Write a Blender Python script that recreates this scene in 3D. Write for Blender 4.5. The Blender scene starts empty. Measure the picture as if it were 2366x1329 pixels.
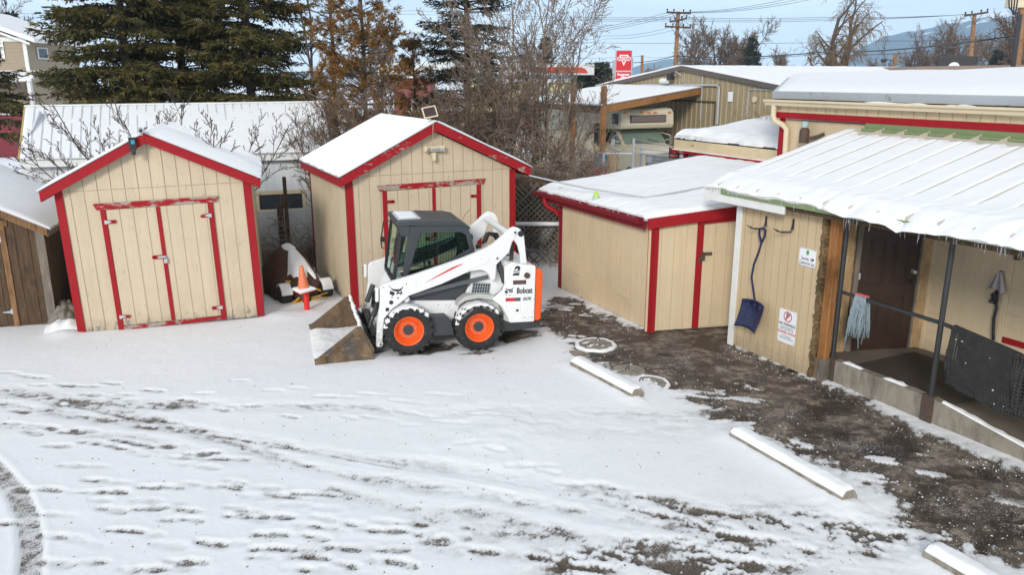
import bpy, bmesh, math, random
import numpy as np
from mathutils import Vector, Matrix, noise
R_ = math.radians; PI = math.pi
scene = bpy.context.scene
# ---------------------------------------------------------------- camera
cam = bpy.data.cameras.new('camera'); camo = bpy.data.objects.new('camera', cam)
scene.collection.objects.link(camo); scene.camera = camo
PIT = math.atan(486/1830.)
cam.sensor_width = 36.0; cam.lens = 36*1830/2366.; cam.clip_start = 0.1; cam.clip_end = 12000
camo.location = (0, 0, 4.05); camo.rotation_euler = (PI/2-PIT, 0, -R_(26))
# ---------------------------------------------------------------- world and sun
SUN_EL, SUN_AZ = 23, 222       # degrees; azimuth clockwise from +Y where the light comes from
w = bpy.data.worlds.new("World"); scene.world = w; w.use_nodes = True
nt = w.node_tree; nt.nodes.clear()
def wn(t, **k):
    n = nt.nodes.new(t)
    for a, v in k.items(): setattr(n, a, v)
    return n
out = wn('ShaderNodeOutputWorld'); bg = wn('ShaderNodeBackground'); bg.inputs[1].default_value = 0.1
sky = wn('ShaderNodeTexSky', sky_type='NISHITA', sun_disc=False)
sky.sun_elevation = R_(SUN_EL); sky.sun_rotation = R_(SUN_AZ); sky.altitude = 900; sky.air_density = 1.0; sky.dust_density = 1.0
tc = wn('ShaderNodeTexCoord'); sep = wn('ShaderNodeSeparateXYZ'); nt.links.new(tc.outputs['Generated'], sep.inputs[0])
mp = wn('ShaderNodeMapping'); mp.inputs['Scale'].default_value = (1.2, 1.2, 5.5); nt.links.new(tc.outputs['Generated'], mp.inputs[0])
nz = wn('ShaderNodeTexNoise'); nz.inputs['Scale'].default_value = 2.6; nz.inputs['Detail'].default_value = 6; nz.inputs['Roughness'].default_value = .55
nt.links.new(mp.outputs[0], nz.inputs['Vector'])
rmp = wn('ShaderNodeValToRGB'); rmp.color_ramp.elements[0].position = .36; rmp.color_ramp.elements[1].position = .66
nt.links.new(nz.outputs[0], rmp.inputs[0])
# cloud deck: brighter towards the zenith as an overcast sky is
zm = wn('ShaderNodeMath', operation='MULTIPLY_ADD', use_clamp=False); zm.inputs[1].default_value = -.28; zm.inputs[2].default_value = 1.13
zc = wn('ShaderNodeMath', operation='MAXIMUM'); zc.inputs[1].default_value = 0; nt.links.new(sep.outputs[2], zc.inputs[0]); nt.links.new(zc.outputs[0], zm.inputs[0])
cl = wn('ShaderNodeMix', data_type='RGBA'); cl.inputs[6].default_value = (4.15, 4.65, 5.25, 1); cl.inputs[7].default_value = (6.3, 6.6, 6.9, 1)
nt.links.new(rmp.outputs[0], cl.inputs[0])
sc = wn('ShaderNodeVectorMath', operation='SCALE'); nt.links.new(cl.outputs[2], sc.inputs[0]); nt.links.new(zm.outputs[0], sc.inputs[3])
mx = wn('ShaderNodeMix', data_type='RGBA'); mx.inputs[0].default_value = .90
nt.links.new(sky.outputs[0], mx.inputs[6]); nt.links.new(sc.outputs[0], mx.inputs[7])
nt.links.new(mx.outputs[2], bg.inputs[0]); nt.links.new(bg.outputs[0], out.inputs[0])
sun = bpy.data.lights.new('sun', 'SUN'); sun.energy = 1.5; sun.angle = R_(13); sun.color = (1, .95, .88)
suno = bpy.data.objects.new('sun', sun); scene.collection.objects.link(suno)
sd = Vector((math.sin(R_(SUN_AZ))*math.cos(R_(SUN_EL)), math.cos(R_(SUN_AZ))*math.cos(R_(SUN_EL)), math.sin(R_(SUN_EL))))
suno.rotation_euler = sd.to_track_quat('Z', 'Y').to_euler(); suno.location = (0, -10, 30)
scene.view_settings.view_transform = 'Standard'; scene.view_settings.look = 'None'; scene.view_settings.gamma = 1
scene.view_settings.exposure = 0.86
scene.render.engine = 'CYCLES'; scene.cycles.volume_bounces = 1; scene.cycles.max_bounces = 6; scene.cycles.transparent_max_bounces = 8
# ---------------------------------------------------------------- helpers
COL = scene.collection
rnd = random.Random(11)
F_ = Vector((math.sin(R_(26))*math.cos(PIT), math.cos(R_(26))*math.cos(PIT), -math.sin(PIT)))
RT_ = Vector((math.cos(R_(26)), -math.sin(R_(26)), 0)); UP_ = RT_.cross(F_)
def ray(x, y): return F_+RT_*((x-1183)/1830)-UP_*((y-664.5)/1830)
def at(x, y, dist):                    # a point at a horizontal distance along a sight line
    d = ray(x, y); return Vector((0, 0, 4.05))+d*(dist/math.hypot(d.x, d.y))
def gz(x, y, z=0.): d = ray(x, y); return Vector((0, 0, 4.05))+d*((z-4.05)/d.z)
def atX(x, y, v): d = ray(x, y); return Vector((0, 0, 4.05))+d*(v/d.x)
def wmat(o):
    m = o.matrix_basis.copy()
    while o.parent: o = o.parent; m = o.matrix_basis @ m
    return m
class MB:
    def __init__(s): s.v = []; s.f = []; s.m = []; s.M = None
    def add(s, vs, fs, mi=0):
        b = len(s.v)
        s.v += [tuple(s.M @ Vector(p)) for p in vs] if s.M is not None else [tuple(p) for p in vs]
        s.f += [tuple(i+b for i in f) for f in fs]; s.m += [mi]*len(fs); return s
    def box(s, x0, x1, y0, y1, z0, z1, mi=0):
        return s.add([(x0,y0,z0),(x1,y0,z0),(x1,y1,z0),(x0,y1,z0),(x0,y0,z1),(x1,y0,z1),(x1,y1,z1),(x0,y1,z1)],
                     [(0,3,2,1),(4,5,6,7),(0,1,5,4),(1,2,6,5),(2,3,7,6),(3,0,4,7)], mi)
    def bar(s, a, b, w, h=None, up=(0,0,1), mi=0):          # a rectangular bar from a to b
        a, b = Vector(a), Vector(b); h = h or w; d = (b-a).normalized(); u = Vector(up)
        if abs(d.dot(u)) > .98: u = Vector((1,0,0))
        r = d.cross(u).normalized(); u = r.cross(d)
        q = [r*(sx*w/2)+u*(sy*h/2) for sx, sy in ((-1,-1),(1,-1),(1,1),(-1,1))]
        return s.add([a+p for p in q]+[b+p for p in q], [(0,1,2,3),(7,6,5,4),(0,4,5,1),(1,5,6,2),(2,6,7,3),(3,7,4,0)], mi)
    def prism(s, poly, a0, a1, pl='xz', mi=0):              # polygon extruded along the third axis
        n = len(poly)
        def q(p, a): return (p[0], a, p[1]) if pl == 'xz' else (p[0], p[1], a) if pl == 'xy' else (a, p[0], p[1])
        return s.add([q(p, a0) for p in poly]+[q(p, a1) for p in poly],
                     [tuple(range(n)), tuple(range(2*n-1, n-1, -1))]+[(i, i+n, (i+1) % n+n, (i+1) % n) for i in range(n)], mi)
    def tube(s, pts, r, n=6, cap=True, mi=0):
        pts = [Vector(p) for p in pts]; k = len(pts); rr = r if hasattr(r, '__len__') else [r]*k
        vs = []; fs = []; pu = None
        for i, p in enumerate(pts):
            d = (pts[min(i+1, k-1)]-pts[max(i-1, 0)])
            d = d.normalized() if d.length > 1e-9 else Vector((0,0,1))
            if pu is None: pu = Vector((0,0,1)) if abs(d.z) < .9 else Vector((1,0,0))
            u = (pu-d*pu.dot(d))
            u = u.normalized() if u.length > 1e-6 else d.orthogonal().normalized()
            pu = u; v = d.cross(u)
            for j in range(n): a = 2*PI*j/n; vs.append(p+u*(math.cos(a)*rr[i])+v*(math.sin(a)*rr[i]))
        for i in range(k-1):
            for j in range(n): fs.append((i*n+j, i*n+(j+1) % n, (i+1)*n+(j+1) % n, (i+1)*n+j))
        if cap: fs.append(tuple(range(n-1, -1, -1))); fs.append(tuple(range((k-1)*n, k*n)))
        return s.add(vs, fs, mi)
    def lathe(s, prof, c=(0,0,0), ax='z', n=24, mi=0, cap=True):      # prof: (radius, height) pairs
        vs = []; fs = []; c = Vector(c)
        for r, h in prof:
            for j in range(n):
                a = 2*PI*j/n; x, y = r*math.cos(a), r*math.sin(a)
                vs.append(c+(Vector((x, y, h)) if ax == 'z' else Vector((x, h, y)) if ax == 'y' else Vector((h, x, y))))
        for i in range(len(prof)-1):
            for j in range(n): fs.append((i*n+j, i*n+(j+1) % n, (i+1)*n+(j+1) % n, (i+1)*n+j))
        if cap and prof[0][0] > 1e-6: fs.append(tuple(range(n-1, -1, -1)))
        if cap and prof[-1][0] > 1e-6: fs.append(tuple(range((len(prof)-1)*n, len(prof)*n)))
        return s.add(vs, fs, mi)
    def grid(s, fn, nu, nv, mi=0):
        b = [fn(i/nu, j/nv) for j in range(nv+1) for i in range(nu+1)]
        return s.add(b, [(j*(nu+1)+i, j*(nu+1)+i+1, (j+1)*(nu+1)+i+1, (j+1)*(nu+1)+i) for j in range(nv) for i in range(nu)], mi)
    def sheet(s, fn, nu, nv, fb, mi=0):                      # grid on top with a skirt down to fb(u, v)
        s.grid(fn, nu, nv, mi)
        ed = [(i/nu, 0) for i in range(nu+1)]+[(1, j/nv) for j in range(1, nv+1)]+[(i/nu, 1) for i in range(nu-1, -1, -1)]+[(0, j/nv) for j in range(nv-1, 0, -1)]
        n = len(ed)
        s.add([fn(*e) for e in ed]+[fb(*e) for e in ed], [(i, (i+1) % n, (i+1) % n+n, i+n) for i in range(n)]+[tuple(range(2*n-1, n-1, -1))], mi)
        return s
    def build(s, name, mat, parent=None, smooth=False, bevel=0, local=False, seg=2):
        me = bpy.data.meshes.new(name)
        vs = s.v
        if parent is not None and not local:
            im = wmat(parent).inverted(); vs = [tuple(im @ Vector(p)) for p in vs]
        me.from_pydata(vs, [], s.f)
        for m in (mat if isinstance(mat, (list, tuple)) else [mat]): me.materials.append(m)
        if any(s.m): me.polygons.foreach_set('material_index', s.m)
        bm = bmesh.new(); bm.from_mesh(me); bmesh.ops.recalc_face_normals(bm, faces=bm.faces); bm.to_mesh(me); bm.free()
        if smooth: me.polygons.foreach_set('use_smooth', [True]*len(me.polygons))
        if smooth == 'auto': me.set_sharp_from_angle(angle=R_(38))
        me.update()
        o = bpy.data.objects.new(name, me); COL.objects.link(o)
        if parent is not None: o.parent = parent
        if bevel:
            b = o.modifiers.new('bevel', 'BEVEL'); b.width = bevel; b.segments = seg; b.limit_method = 'ANGLE'; b.angle_limit = R_(40)
        return o
def tag(o, label, cat=None, group=None, kind=None):
    o['label'] = label
    if len(label.split()) > 16: print('LONG', label)
    if cat: o['category'] = cat
    if group: o['group'] = group
    if kind: o['kind'] = kind
    return o
def thing(name, label, cat, loc=(0,0,0), rz=0, group=None, M=None):
    o = bpy.data.objects.new(name, None); COL.objects.link(o); o.empty_display_size = .2
    if M is not None: o.matrix_basis = M
    else: o.location = loc; o.rotation_euler = (0, 0, rz)
    return tag(o, label, cat, group)
def struct(o): o['kind'] = 'structure'; return o
def copy_tree(o, parent=None):
    c = o.copy(); COL.objects.link(c); c.parent = parent
    for ch in list(o.children):
        if ch.name in bpy.data.objects: copy_tree(ch, c)
    return c
def frame(o, x, y):                    # matrix with given origin and in-plane axes
    x = Vector(x).normalized(); y = Vector(y).normalized(); z = x.cross(y)
    return Matrix(((x.x, y.x, z.x, o[0]), (x.y, y.y, z.y, o[1]), (x.z, y.z, z.z, o[2]), (0, 0, 0, 1)))
# ---- lettering, made as meshes while the scene is still empty
def letters(body, size, bold=0., squash=1., align='CENTER', shear=0.):
    cu = bpy.data.curves.new('t', 'FONT'); cu.body = body; cu.size = size; cu.offset = bold; cu.align_x = align; cu.align_y = 'CENTER'; cu.shear = shear; cu.space_line = .9
    cu.resolution_u = 3
    ob = bpy.data.objects.new('t', cu); COL.objects.link(ob); bpy.context.view_layer.update()
    me = ob.to_mesh(); vs = [(v.co.x*squash, v.co.y) for v in me.vertices]; fs = [tuple(p.vertices) for p in me.polygons]
    ob.to_mesh_clear(); bpy.data.objects.remove(ob); bpy.data.curves.remove(cu)
    return vs, fs
def put_letters(mb, lt, M, x=0, y=0, d=0.003):
    old = mb.M; mb.M = M if old is None else old @ M
    vs, fs = lt; mb.add([(a+x, b+y, d) for a, b in vs], fs); mb.M = old
L_ = {}
for k, a in dict(nop=('NO PARKING', .055, .0012, .95), unauth=('UNAUTHORIZED\nVEHICLES WILL BE', .032, 0, .98), tow=('TOWED AWAY', .052, .0015, .95),
                 exp=("AT VEHICLE\nOWNER'S EXPENSE", .032, 0, .98), P=('P', .13, .004, .9), sec=('Security', .066, .0008, .62), use=('Cameras In Use', .066, .0008, .62),
                 bob=('Bobcat', .125, .0042, .72), s570=('S570', .066, .0022, 1), two=('2', .19, .010, 1.0), speed=('SPEED', .04, .0008, 1.0),
                 con=('CONOCO', .82, .02, .8), ever=('Evergreen', .82, .03, .95), deli=('Deli', .82, .03, .95), dog=('DOG', .15, .006, 1), on=('ON', .07, .002, 1), prem=('PREMISES', .105, .003, .9)).items():
    L_[k] = letters(a[0], a[1], a[2], a[3], shear=.25 if k in ('s570', 'two', 'speed') else 0)
# ---------------------------------------------------------------- materials
class NB:                               # a small node builder
    def __init__(s, name):
        s.mat = bpy.data.materials.new(name); s.mat.use_nodes = True; s.t = s.mat.node_tree; s.p = s.t.nodes['Principled BSDF']
        s.tc = s.n('ShaderNodeTexCoord'); s.co = s.tc.outputs['Object']
    def n(s, t, **k):
        x = s.t.nodes.new(t)
        for a, v in k.items(): setattr(x, a, v)
        return x
    def lk(s, a, b): s.t.links.new(a, b)
    def map(s, sc, rot=(0,0,0)):
        m = s.n('ShaderNodeMapping'); m.inputs['Scale'].default_value = sc; m.inputs['Rotation'].default_value = rot; s.lk(s.co, m.inputs[0]); return m.outputs[0]
    def noise(s, scale, det=4, rough=.55, vec=None, dist=0):
        x = s.n('ShaderNodeTexNoise'); x.inputs['Scale'].default_value = scale; x.inputs['Detail'].default_value = det; x.inputs['Roughness'].default_value = rough; x.inputs['Distortion'].default_value = dist
        s.lk(vec if vec is not None else s.co, x.inputs['Vector']); return x.outputs[0]
    def ramp(s, fac, a, b, ca=(0,0,0,1), cb=(1,1,1,1)):
        r = s.n('ShaderNodeValToRGB'); e = r.color_ramp.elements; e[0].position = a; e[1].position = b; e[0].color = c4(ca); e[1].color = c4(cb); s.lk(fac, r.inputs[0]); return r.outputs[0]
    def mix(s, fac, a, b, bt='MIX'):
        m = s.n('ShaderNodeMix', data_type='RGBA', blend_type=bt)
        for i, v in ((0, fac), (6, a), (7, b)):
            if isinstance(v, (int, float)): m.inputs[i].default_value = v
            elif isinstance(v, tuple): m.inputs[i].default_value = c4(v)
            else: s.lk(v, m.inputs[i])
        return m.outputs[2]
    def math(s, op, a, b=None, c=None):
        m = s.n('ShaderNodeMath', operation=op)
        for i, v in enumerate((a, b, c)):
            if v is None: continue
            if isinstance(v, (int, float)): m.inputs[i].default_value = v
            else: s.lk(v, m.inputs[i])
        return m.outputs[0]
    def sep(s, v): x = s.n('ShaderNodeSeparateXYZ'); s.lk(v, x.inputs[0]); return x.outputs
    def bump(s, h, st=.3, dist=.01):
        b = s.n('ShaderNodeBump'); b.inputs['Strength'].default_value = st; b.inputs['Distance'].default_value = dist; s.lk(h, b.inputs['Height']); s.lk(b.outputs[0], s.p.inputs['Normal'])
    def done(s, col, rough=.6, metal=0., spec=None):
        for k, v in (('Base Color', col), ('Roughness', rough), ('Metallic', metal)):
            if isinstance(v, tuple): s.p.inputs[k].default_value = c4(v)
            elif isinstance(v, (int, float)): s.p.inputs[k].default_value = v
            else: s.lk(v, s.p.inputs[k])
        if spec is not None: s.p.inputs['Specular IOR Level'].default_value = spec
        return s.mat
def c4(c): return tuple(c) if len(c) == 4 else tuple(c)+(1,)
def sc3(c, k): return tuple(min(1, x*k) for x in c[:3])
def plain(name, col, rough=.6, metal=0., var=.18, scale=6, bump=0, bs=60, spec=None, stretch=(1,1,1)):
    b = NB(name); v = b.map(stretch)
    c = b.mix(b.noise(scale, 5, .6, v), sc3(col, 1-var), sc3(col, 1+var))
    if bump: b.bump(b.noise(bs, 4, .6, v), bump)
    return b.done(c, rough, metal, spec)
def painted_boards(name, col, wear=.5, dirt=(.20,.17,.12), grime=.35, low=None, rot=0):
    b = NB(name)
    st = b.noise(3.0, 6, .65, b.map((6, 6, .35)))
    c = b.mix(st, sc3(col, .86), sc3(col, 1.10))
    c = b.mix(b.math('MULTIPLY', b.ramp(b.noise(1.3, 5, .6), .45, .75), grime), c, sc3(col, .74), 'MIX')
    c = b.mix(b.noise(1., 1, .5, b.map((5.3, 5.3, .05))), sc3(col, 0) if False else c, b.mix(.16, c, sc3(dirt, .9)))
    fine = b.ramp(b.noise(17, 5, .75, b.map((1.5, 1.5, .5))), .60, .68)
    c = b.mix(b.math('MULTIPLY', fine, wear*.85), c, dirt)
    grain = b.ramp(b.noise(9, 6, .7, b.map((16, 16, .5))), .60, .76)
    c = b.mix(b.math('MULTIPLY', grain, wear), c, sc3(dirt, 1.5))
    if low is not None:                              # mud splashed up from the ground
        z = b.sep(b.co)[2]
        m = b.math('ADD', z, b.math('MULTIPLY', b.noise(7, 5, .7), .55))
        c = b.mix(b.ramp(m, low, low+.5, (.75,.75,.75), (0,0,0)), c, dirt)
    if rot:                                          # paint flaked off to bare grey wood, mostly near the ground
        z = b.sep(b.co)[2]; h = b.ramp(z, .02, rot, (.20,.20,.20), (0,0,0))
        c = b.mix(b.ramp(b.math('ADD', b.noise(7, 9, .75, b.map((1.6, 1.6, 1.0))), h), .685, .70), c, (.24,.215,.185))
    b.bump(b.noise(60, 4, .6, b.map((3, 3, .4))), .25, .004)
    return b.done(c, .75, 0, .25)
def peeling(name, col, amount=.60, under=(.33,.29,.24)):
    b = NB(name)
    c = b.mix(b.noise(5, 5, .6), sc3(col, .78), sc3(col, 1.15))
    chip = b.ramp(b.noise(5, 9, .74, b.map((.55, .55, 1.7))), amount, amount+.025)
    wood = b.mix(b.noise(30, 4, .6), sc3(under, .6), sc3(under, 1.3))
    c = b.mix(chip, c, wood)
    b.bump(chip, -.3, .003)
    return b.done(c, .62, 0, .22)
def woodm(name, c0, c1, sc=(14, 14, 1.1), rough=.75):
    b = NB(name); v = b.map(sc)
    g = b.noise(2.2, 8, .65, v, 1.2)
    c = b.mix(b.ramp(g, .3, .7), c0, c1)
    c = b.mix(b.ramp(b.noise(1.1, 4, .6), .5, .72), c, sc3(c0, .6))
    b.bump(g, .4, .006)
    return b.done(c, rough, 0, .2)
def snowm(name, grit=.1, dirt=(.30,.25,.20), tint=(.785,.775,.768)):
    b = NB(name)
    c = b.mix(b.noise(2.2, 5, .6), sc3(tint, .97), sc3(tint, 1.0))
    if grit: c = b.mix(b.math('MULTIPLY', b.ramp(b.noise(34, 3, .75), .70, .78), grit), c, dirt)
    h = b.math('ADD', b.noise(28, 6, .65), b.math('MULTIPLY', b.noise(140, 2, .6), .5))
    b.bump(h, .22, .012)
    return b.done(c, .72, 0, .12)
def metalsheet(name, col, rough=.5, rust=0.):
    b = NB(name); c = b.mix(b.noise(1.5, 6, .65), sc3(col, .8), sc3(col, 1.1))
    if rust: c = b.mix(b.ramp(b.noise(7, 8, .7), .66-rust*.2, .74), c, (.16,.075,.035))
    return b.done(c, rough, .35)
CREAM = (.60,.49,.345); TAN = (.59,.45,.275); RED = (.31,.009,.014)
M = {}
M['cream'] = painted_boards('cream_painted_siding', CREAM, .5, grime=.4, low=.06, rot=.35)
M['cream_side'] = painted_boards('weathered_cream_siding', (.62,.515,.36), .75, grime=.75, low=.05, rot=.4)
M['tan'] = painted_boards('tan_painted_siding', TAN, .28, grime=.3, low=.12)
M['tan2'] = painted_boards('tan_plain_siding', (.66,.525,.345), .25, grime=.45, low=-.2)
M['red'] = peeling('red_trim_paint', RED, .655)
M['red_worn'] = peeling('worn_red_paint', RED, .565)
M['red_peel'] = peeling('flaking_red_paint', RED, .515)
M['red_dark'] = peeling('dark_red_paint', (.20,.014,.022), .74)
M['white_paint'] = peeling('white_trim_paint', (.72,.72,.69), .68)
M['white_wall'] = painted_boards('white_painted_siding', (.70,.72,.73), .35, (.26,.26,.26), .4, low=-.2)
M['cream_peel'] = peeling('peeling_cream_paint', (.62,.50,.32), .60, (.30,.23,.15))
M['snow'] = snowm('snow', .06)
M['roofsnow'] = snowm('roof_snow', .0)
M['wood_old'] = woodm('weathered_brown_wood', (.042,.026,.016), (.135,.085,.050))
M['wood_grey'] = woodm('grey_weathered_wood', (.10,.085,.07), (.25,.215,.175))
M['wood_orange'] = woodm('orange_stained_wood', (.20,.082,.028), (.42,.20,.07))
M['wood_log'] = woodm('bare_log_wood', (.26,.16,.08), (.52,.37,.20), (6, 6, 1.5))
M['wood_rot'] = woodm('rotten_edge_wood', (.05,.035,.025), (.30,.20,.09), (9, 9, 6))
M['pole'] = woodm('utility_pole_wood', (.20,.10,.045), (.36,.20,.10), (20, 20, .3))
M['green_trim'] = plain('green_metal_trim', (.20,.255,.115), .55, .1, .12)
M['galv'] = metalsheet('galvanised_metal', (.50,.52,.54), .45)
M['gutter'] = plain('cream_gutter_metal', (.62,.52,.36), .5, 0, .12, 4)
M['steel_dark'] = plain('dark_painted_steel', (.035,.037,.04), .5, .2, .3, 8)
M['steel_rust'] = metalsheet('rusty_steel', (.10,.075,.06), .75, .9)
M['black'] = plain('black_plastic', (.018,.019,.021), .5, 0, .25, 10)
M['rubber'] = plain('rubber', (.030,.029,.027), .85, 0, .6, 9, .3, 50)
M['concrete'] = plain('concrete', (.30,.265,.215), .9, 0, .42, 5, .5, 45)
M['door_brown'] = plain('dark_brown_door_paint', (.036,.018,.012), .42, 0, .22, 6, .12, 160)
M['ice'] = None
b = NB('ice'); b.p.inputs['Transmission Weight'].default_value = .85; b.p.inputs['IOR'].default_value = 1.31; M['ice'] = b.done((.93,.96,1.0), .12)
b = NB('tinted_glass'); b.p.inputs['Transmission Weight'].default_value = 1.0; b.p.inputs['IOR'].default_value = 1.1; M['glass'] = b.done((.50,.72,.62), .03)
M['window_dark'] = plain('dark_window_glass', (.03,.035,.04), .08, 0, .3, 2, spec=.6)
M['sign_white'] = plain('white_sign_panel', (.78,.79,.80), .35, 0, .03)
M['ink'] = plain('black_lettering', (.015,.016,.02), .5, 0, .05)
M['ink_red'] = plain('red_lettering', (.55,.02,.02), .5, 0, .05)
M['ink_green'] = plain('green_printing', (.10,.33,.05), .5, 0, .3, 60)
M['ink_white'] = plain('white_lettering', (.80,.80,.80), .5, 0, .02)
M['sign_red'] = plain('red_sign_panel', (.55,.010,.022), .35, 0, .05)
M['grey_metal'] = plain('grey_painted_metal', (.42,.44,.46), .5, .1, .08)
M['navy'] = plain('navy_blue_plastic', (.010,.014,.055), .28, 0, .15)
M['cone_orange'] = plain('faded_orange_rubber', (.72,.19,.085), .6, 0, .16, 9)
M['post_orange'] = plain('orange_red_paint', (.70,.022,.012), .45, 0, .06)
M['tarp'] = plain('brown_tarpaulin', (.060,.026,.018), .5, 0, .35, 5, .5, 12)
M['yellow'] = plain('yellow_paint', (.62,.33,.03), .5, 0, .15)
M['tanmetal'] = plain('tan_steel_cladding', (.33,.265,.16), .55, .1, .10, 1.5)
M['brown_trim'] = plain('brown_steel_trim', (.115,.095,.08), .5, .1, .1)
M['rvcream'] = plain('aged_cream_fibreglass', (.50,.44,.31), .45, 0, .12, 2)
M['orange_lens'] = plain('orange_lens', (.70,.16,.03), .3, 0, .1)
M['teal'] = plain('teal_plastic', (.02,.30,.42), .4, 0, .1)
M['chrome'] = plain('worn_steel', (.5,.5,.5), .3, .9, .1)
M['mop'] = plain('blue_grey_mop_cotton', (.24,.30,.33), .95, 0, .3, 30)
M['pink'] = plain('pink_plastic', (.60,.12,.14), .5, 0, .1)
M['cloth'] = plain('pale_lilac_cloth', (.42,.37,.37), .9, 0, .2, 20)
M['bark'] = plain('tree_bark', (.085,.062,.048), .9, 0, .3, 9)
M['bark_grey'] = plain('grey_tree_bark', (.17,.145,.125), .9, 0, .3, 9)
M['twig'] = plain('brown_twigs', (.150,.100,.066), .9, 0, .35, 3)
M['twig_red'] = plain('reddish_twigs', (.145,.100,.080), .9, 0, .3, 2)
M['twig_pale'] = plain('pale_tan_twigs', (.185,.135,.098), .9, 0, .3, 3)
M['willow_twig'] = plain('yellow_brown_twigs', (.17,.11,.055), .9, 0, .25, 3)
M['weeds'] = plain('dead_brown_weeds', (.20,.135,.08), .9, 0, .4, 4)
def needles(name, a, b_, c_, sc=1.1):
    b = NB(name); n1 = b.noise(sc, 4, .6); c = b.mix(b.ramp(n1, .42, .62), a, b_)
    c = b.mix(b.ramp(b.noise(sc*4.5, 3, .6), .52, .70), c, c_)
    return b.done(c, .8, 0, .15)
M['spruce'] = needles('spruce_needles', (.042,.044,.017), (.108,.092,.027), (.19,.13,.034))
M['fir'] = needles('fir_needles', (.020,.025,.019), (.036,.040,.026), (.07,.066,.040))
M['rusty'] = needles('rusty_pine_needles', (.17,.100,.026), (.26,.13,.035), (.24,.070,.030), .7)
M['far_ever'] = needles('far_evergreen_needles', (.035,.042,.035), (.05,.055,.04), (.075,.07,.055))

M['wood_brown'] = woodm('weathered_orange_brown_wood', (.10,.050,.024), (.33,.185,.085))
b = NB('stained_concrete'); c = b.mix(b.noise(4, 6, .65), (.22,.19,.15), (.36,.32,.265)); c = b.mix(b.math('MULTIPLY', b.ramp(b.noise(3.2, 7, .7, b.map((1.6, 1.6, .5))), .46, .66), .75), c, (.115,.095,.072)); c = b.mix(b.ramp(b.noise(40, 4, .75), .62, .70), c, (.10,.085,.065)); b.bump(b.noise(45, 6, .7), .6, .008); M['kerb'] = b.done(c, .92, 0, .15)
# ---------------------------------------------------------------- ground: asphalt below, snow on top
def vn(x, y, s, seed):
    r = np.random.RandomState(seed).rand(256, 256); x = x*s; y = y*s
    xi = np.floor(x).astype(int); yi = np.floor(y).astype(int); fx = x-xi; fy = y-yi
    fx = fx*fx*(3-2*fx); fy = fy*fy*(3-2*fy)
    g = lambda a, b: r[a % 256, b % 256]
    return (g(xi,yi)*(1-fx)+g(xi+1,yi)*fx)*(1-fy)+(g(xi,yi+1)*(1-fx)+g(xi+1,yi+1)*fx)*fy
def fbm(x, y, s, seed, o=4):
    t = 0; a = .5; n = 0
    for k in range(o): t = t+a*vn(x+k*7.3, y-k*3.1, s*2**k, seed+k); n += a; a *= .55
    return t/n
def sst(x, a, b): t = np.clip((x-a)/(b-a), 0, 1); return t*t*(3-2*t)
BOBP = gz(942, 825)
def base_h(x, y):
    h = (fbm(x, y, .5, 3, 3)-.5)*.04
    h = h-.055*np.exp(-(((x-4.9)/.9)**2+((y-10.7)/1.3)**2))
    return h
def segd(x, y, a, b):
    ax, ay, bx, by = a[0], a[1], b[0], b[1]; dx, dy = bx-ax, by-ay; L2 = dx*dx+dy*dy
    t = np.clip(((x-ax)*dx+(y-ay)*dy)/L2, 0, 1)
    return np.hypot(x-ax-t*dx, y-ay-t*dy)
def polyd(x, y, pts):
    d = np.full(x.shape, 9e9)
    for a, b in zip(pts[:-1], pts[1:]): d = np.minimum(d, segd(x, y, a, b))
    return d
X0, X1, Y0, Y1, ST = -7.0, 14.0, 1.5, 24.0, .030
nx = int((X1-X0)/ST); ny = int((Y1-Y0)/ST)
gx, gy = np.meshgrid(np.linspace(X0, X1, nx), np.linspace(Y0, Y1, ny))
H = base_h(gx, gy)
T = .042+(fbm(gx, gy, 1.3, 21, 4)-.5)*.03
# the bare, trodden strip along the buildings
ty = np.array([1.5, 3.3, 3.9, 4.3, 4.5, 5.0, 5.4, 6.1, 6.5, 7.2, 7.9, 8.7, 9.5, 10.4, 11.1, 12.0, 12.7, 13.4])
tx = np.array([6.5, 6.42, 6.3, 6.25, 6.42, 6.5, 6.40, 6.25, 6.22, 6.3, 6.22, 5.98, 5.75, 5.85, 6.0, 6.35, 6.8, 7.5])
XL = np.interp(gy, ty, tx)
ry = np.array([1.5, 3.0, 4.5, 5.8, 7.0, 7.3, 7.5, 9.0, 9.2, 10.1, 10.35, 13.5])
rx = np.array([8.2, 8.2, 8.22, 8.30, 8.38, 8.38, 8.26, 8.26, 10.0, 10.0, 7.46, 7.48])
XR = np.interp(gy, ry, rx)
wob = (fbm(gx, gy, 1.8, 40, 5)-.5)
e = np.minimum(gx-XL, XR-gx)+wob*.55+(fbm(gx+gy*.4, gy*2-gx*.7, 6, 44, 4)-.5)*.45
e = np.where(gy > 12.2, e-(gy-12.2)*.5, e)
bare = sst(e, -.22, .42)
ca, sa = math.cos(R_(40)), math.sin(R_(40)); tu, tv = gx*ca-gy*sa, gx*sa+gy*ca
stri = fbm(tu, tv*2.2, 1.6, 55, 5)
T = T-bare*(.060+.035*stri)
# scraps of snow left on the bare strip
left = sst(fbm(tu*.8, tv*2.2, 2.0, 77, 5), .63, .68)
T = T+bare*left*sst(XL+1.6-gx, -.6, .9)*.05
T = np.where((bare > .5), np.maximum(T, -.035), T)
def W(*p): return [tuple(gz(*q)[:2]) for q in p]
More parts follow.
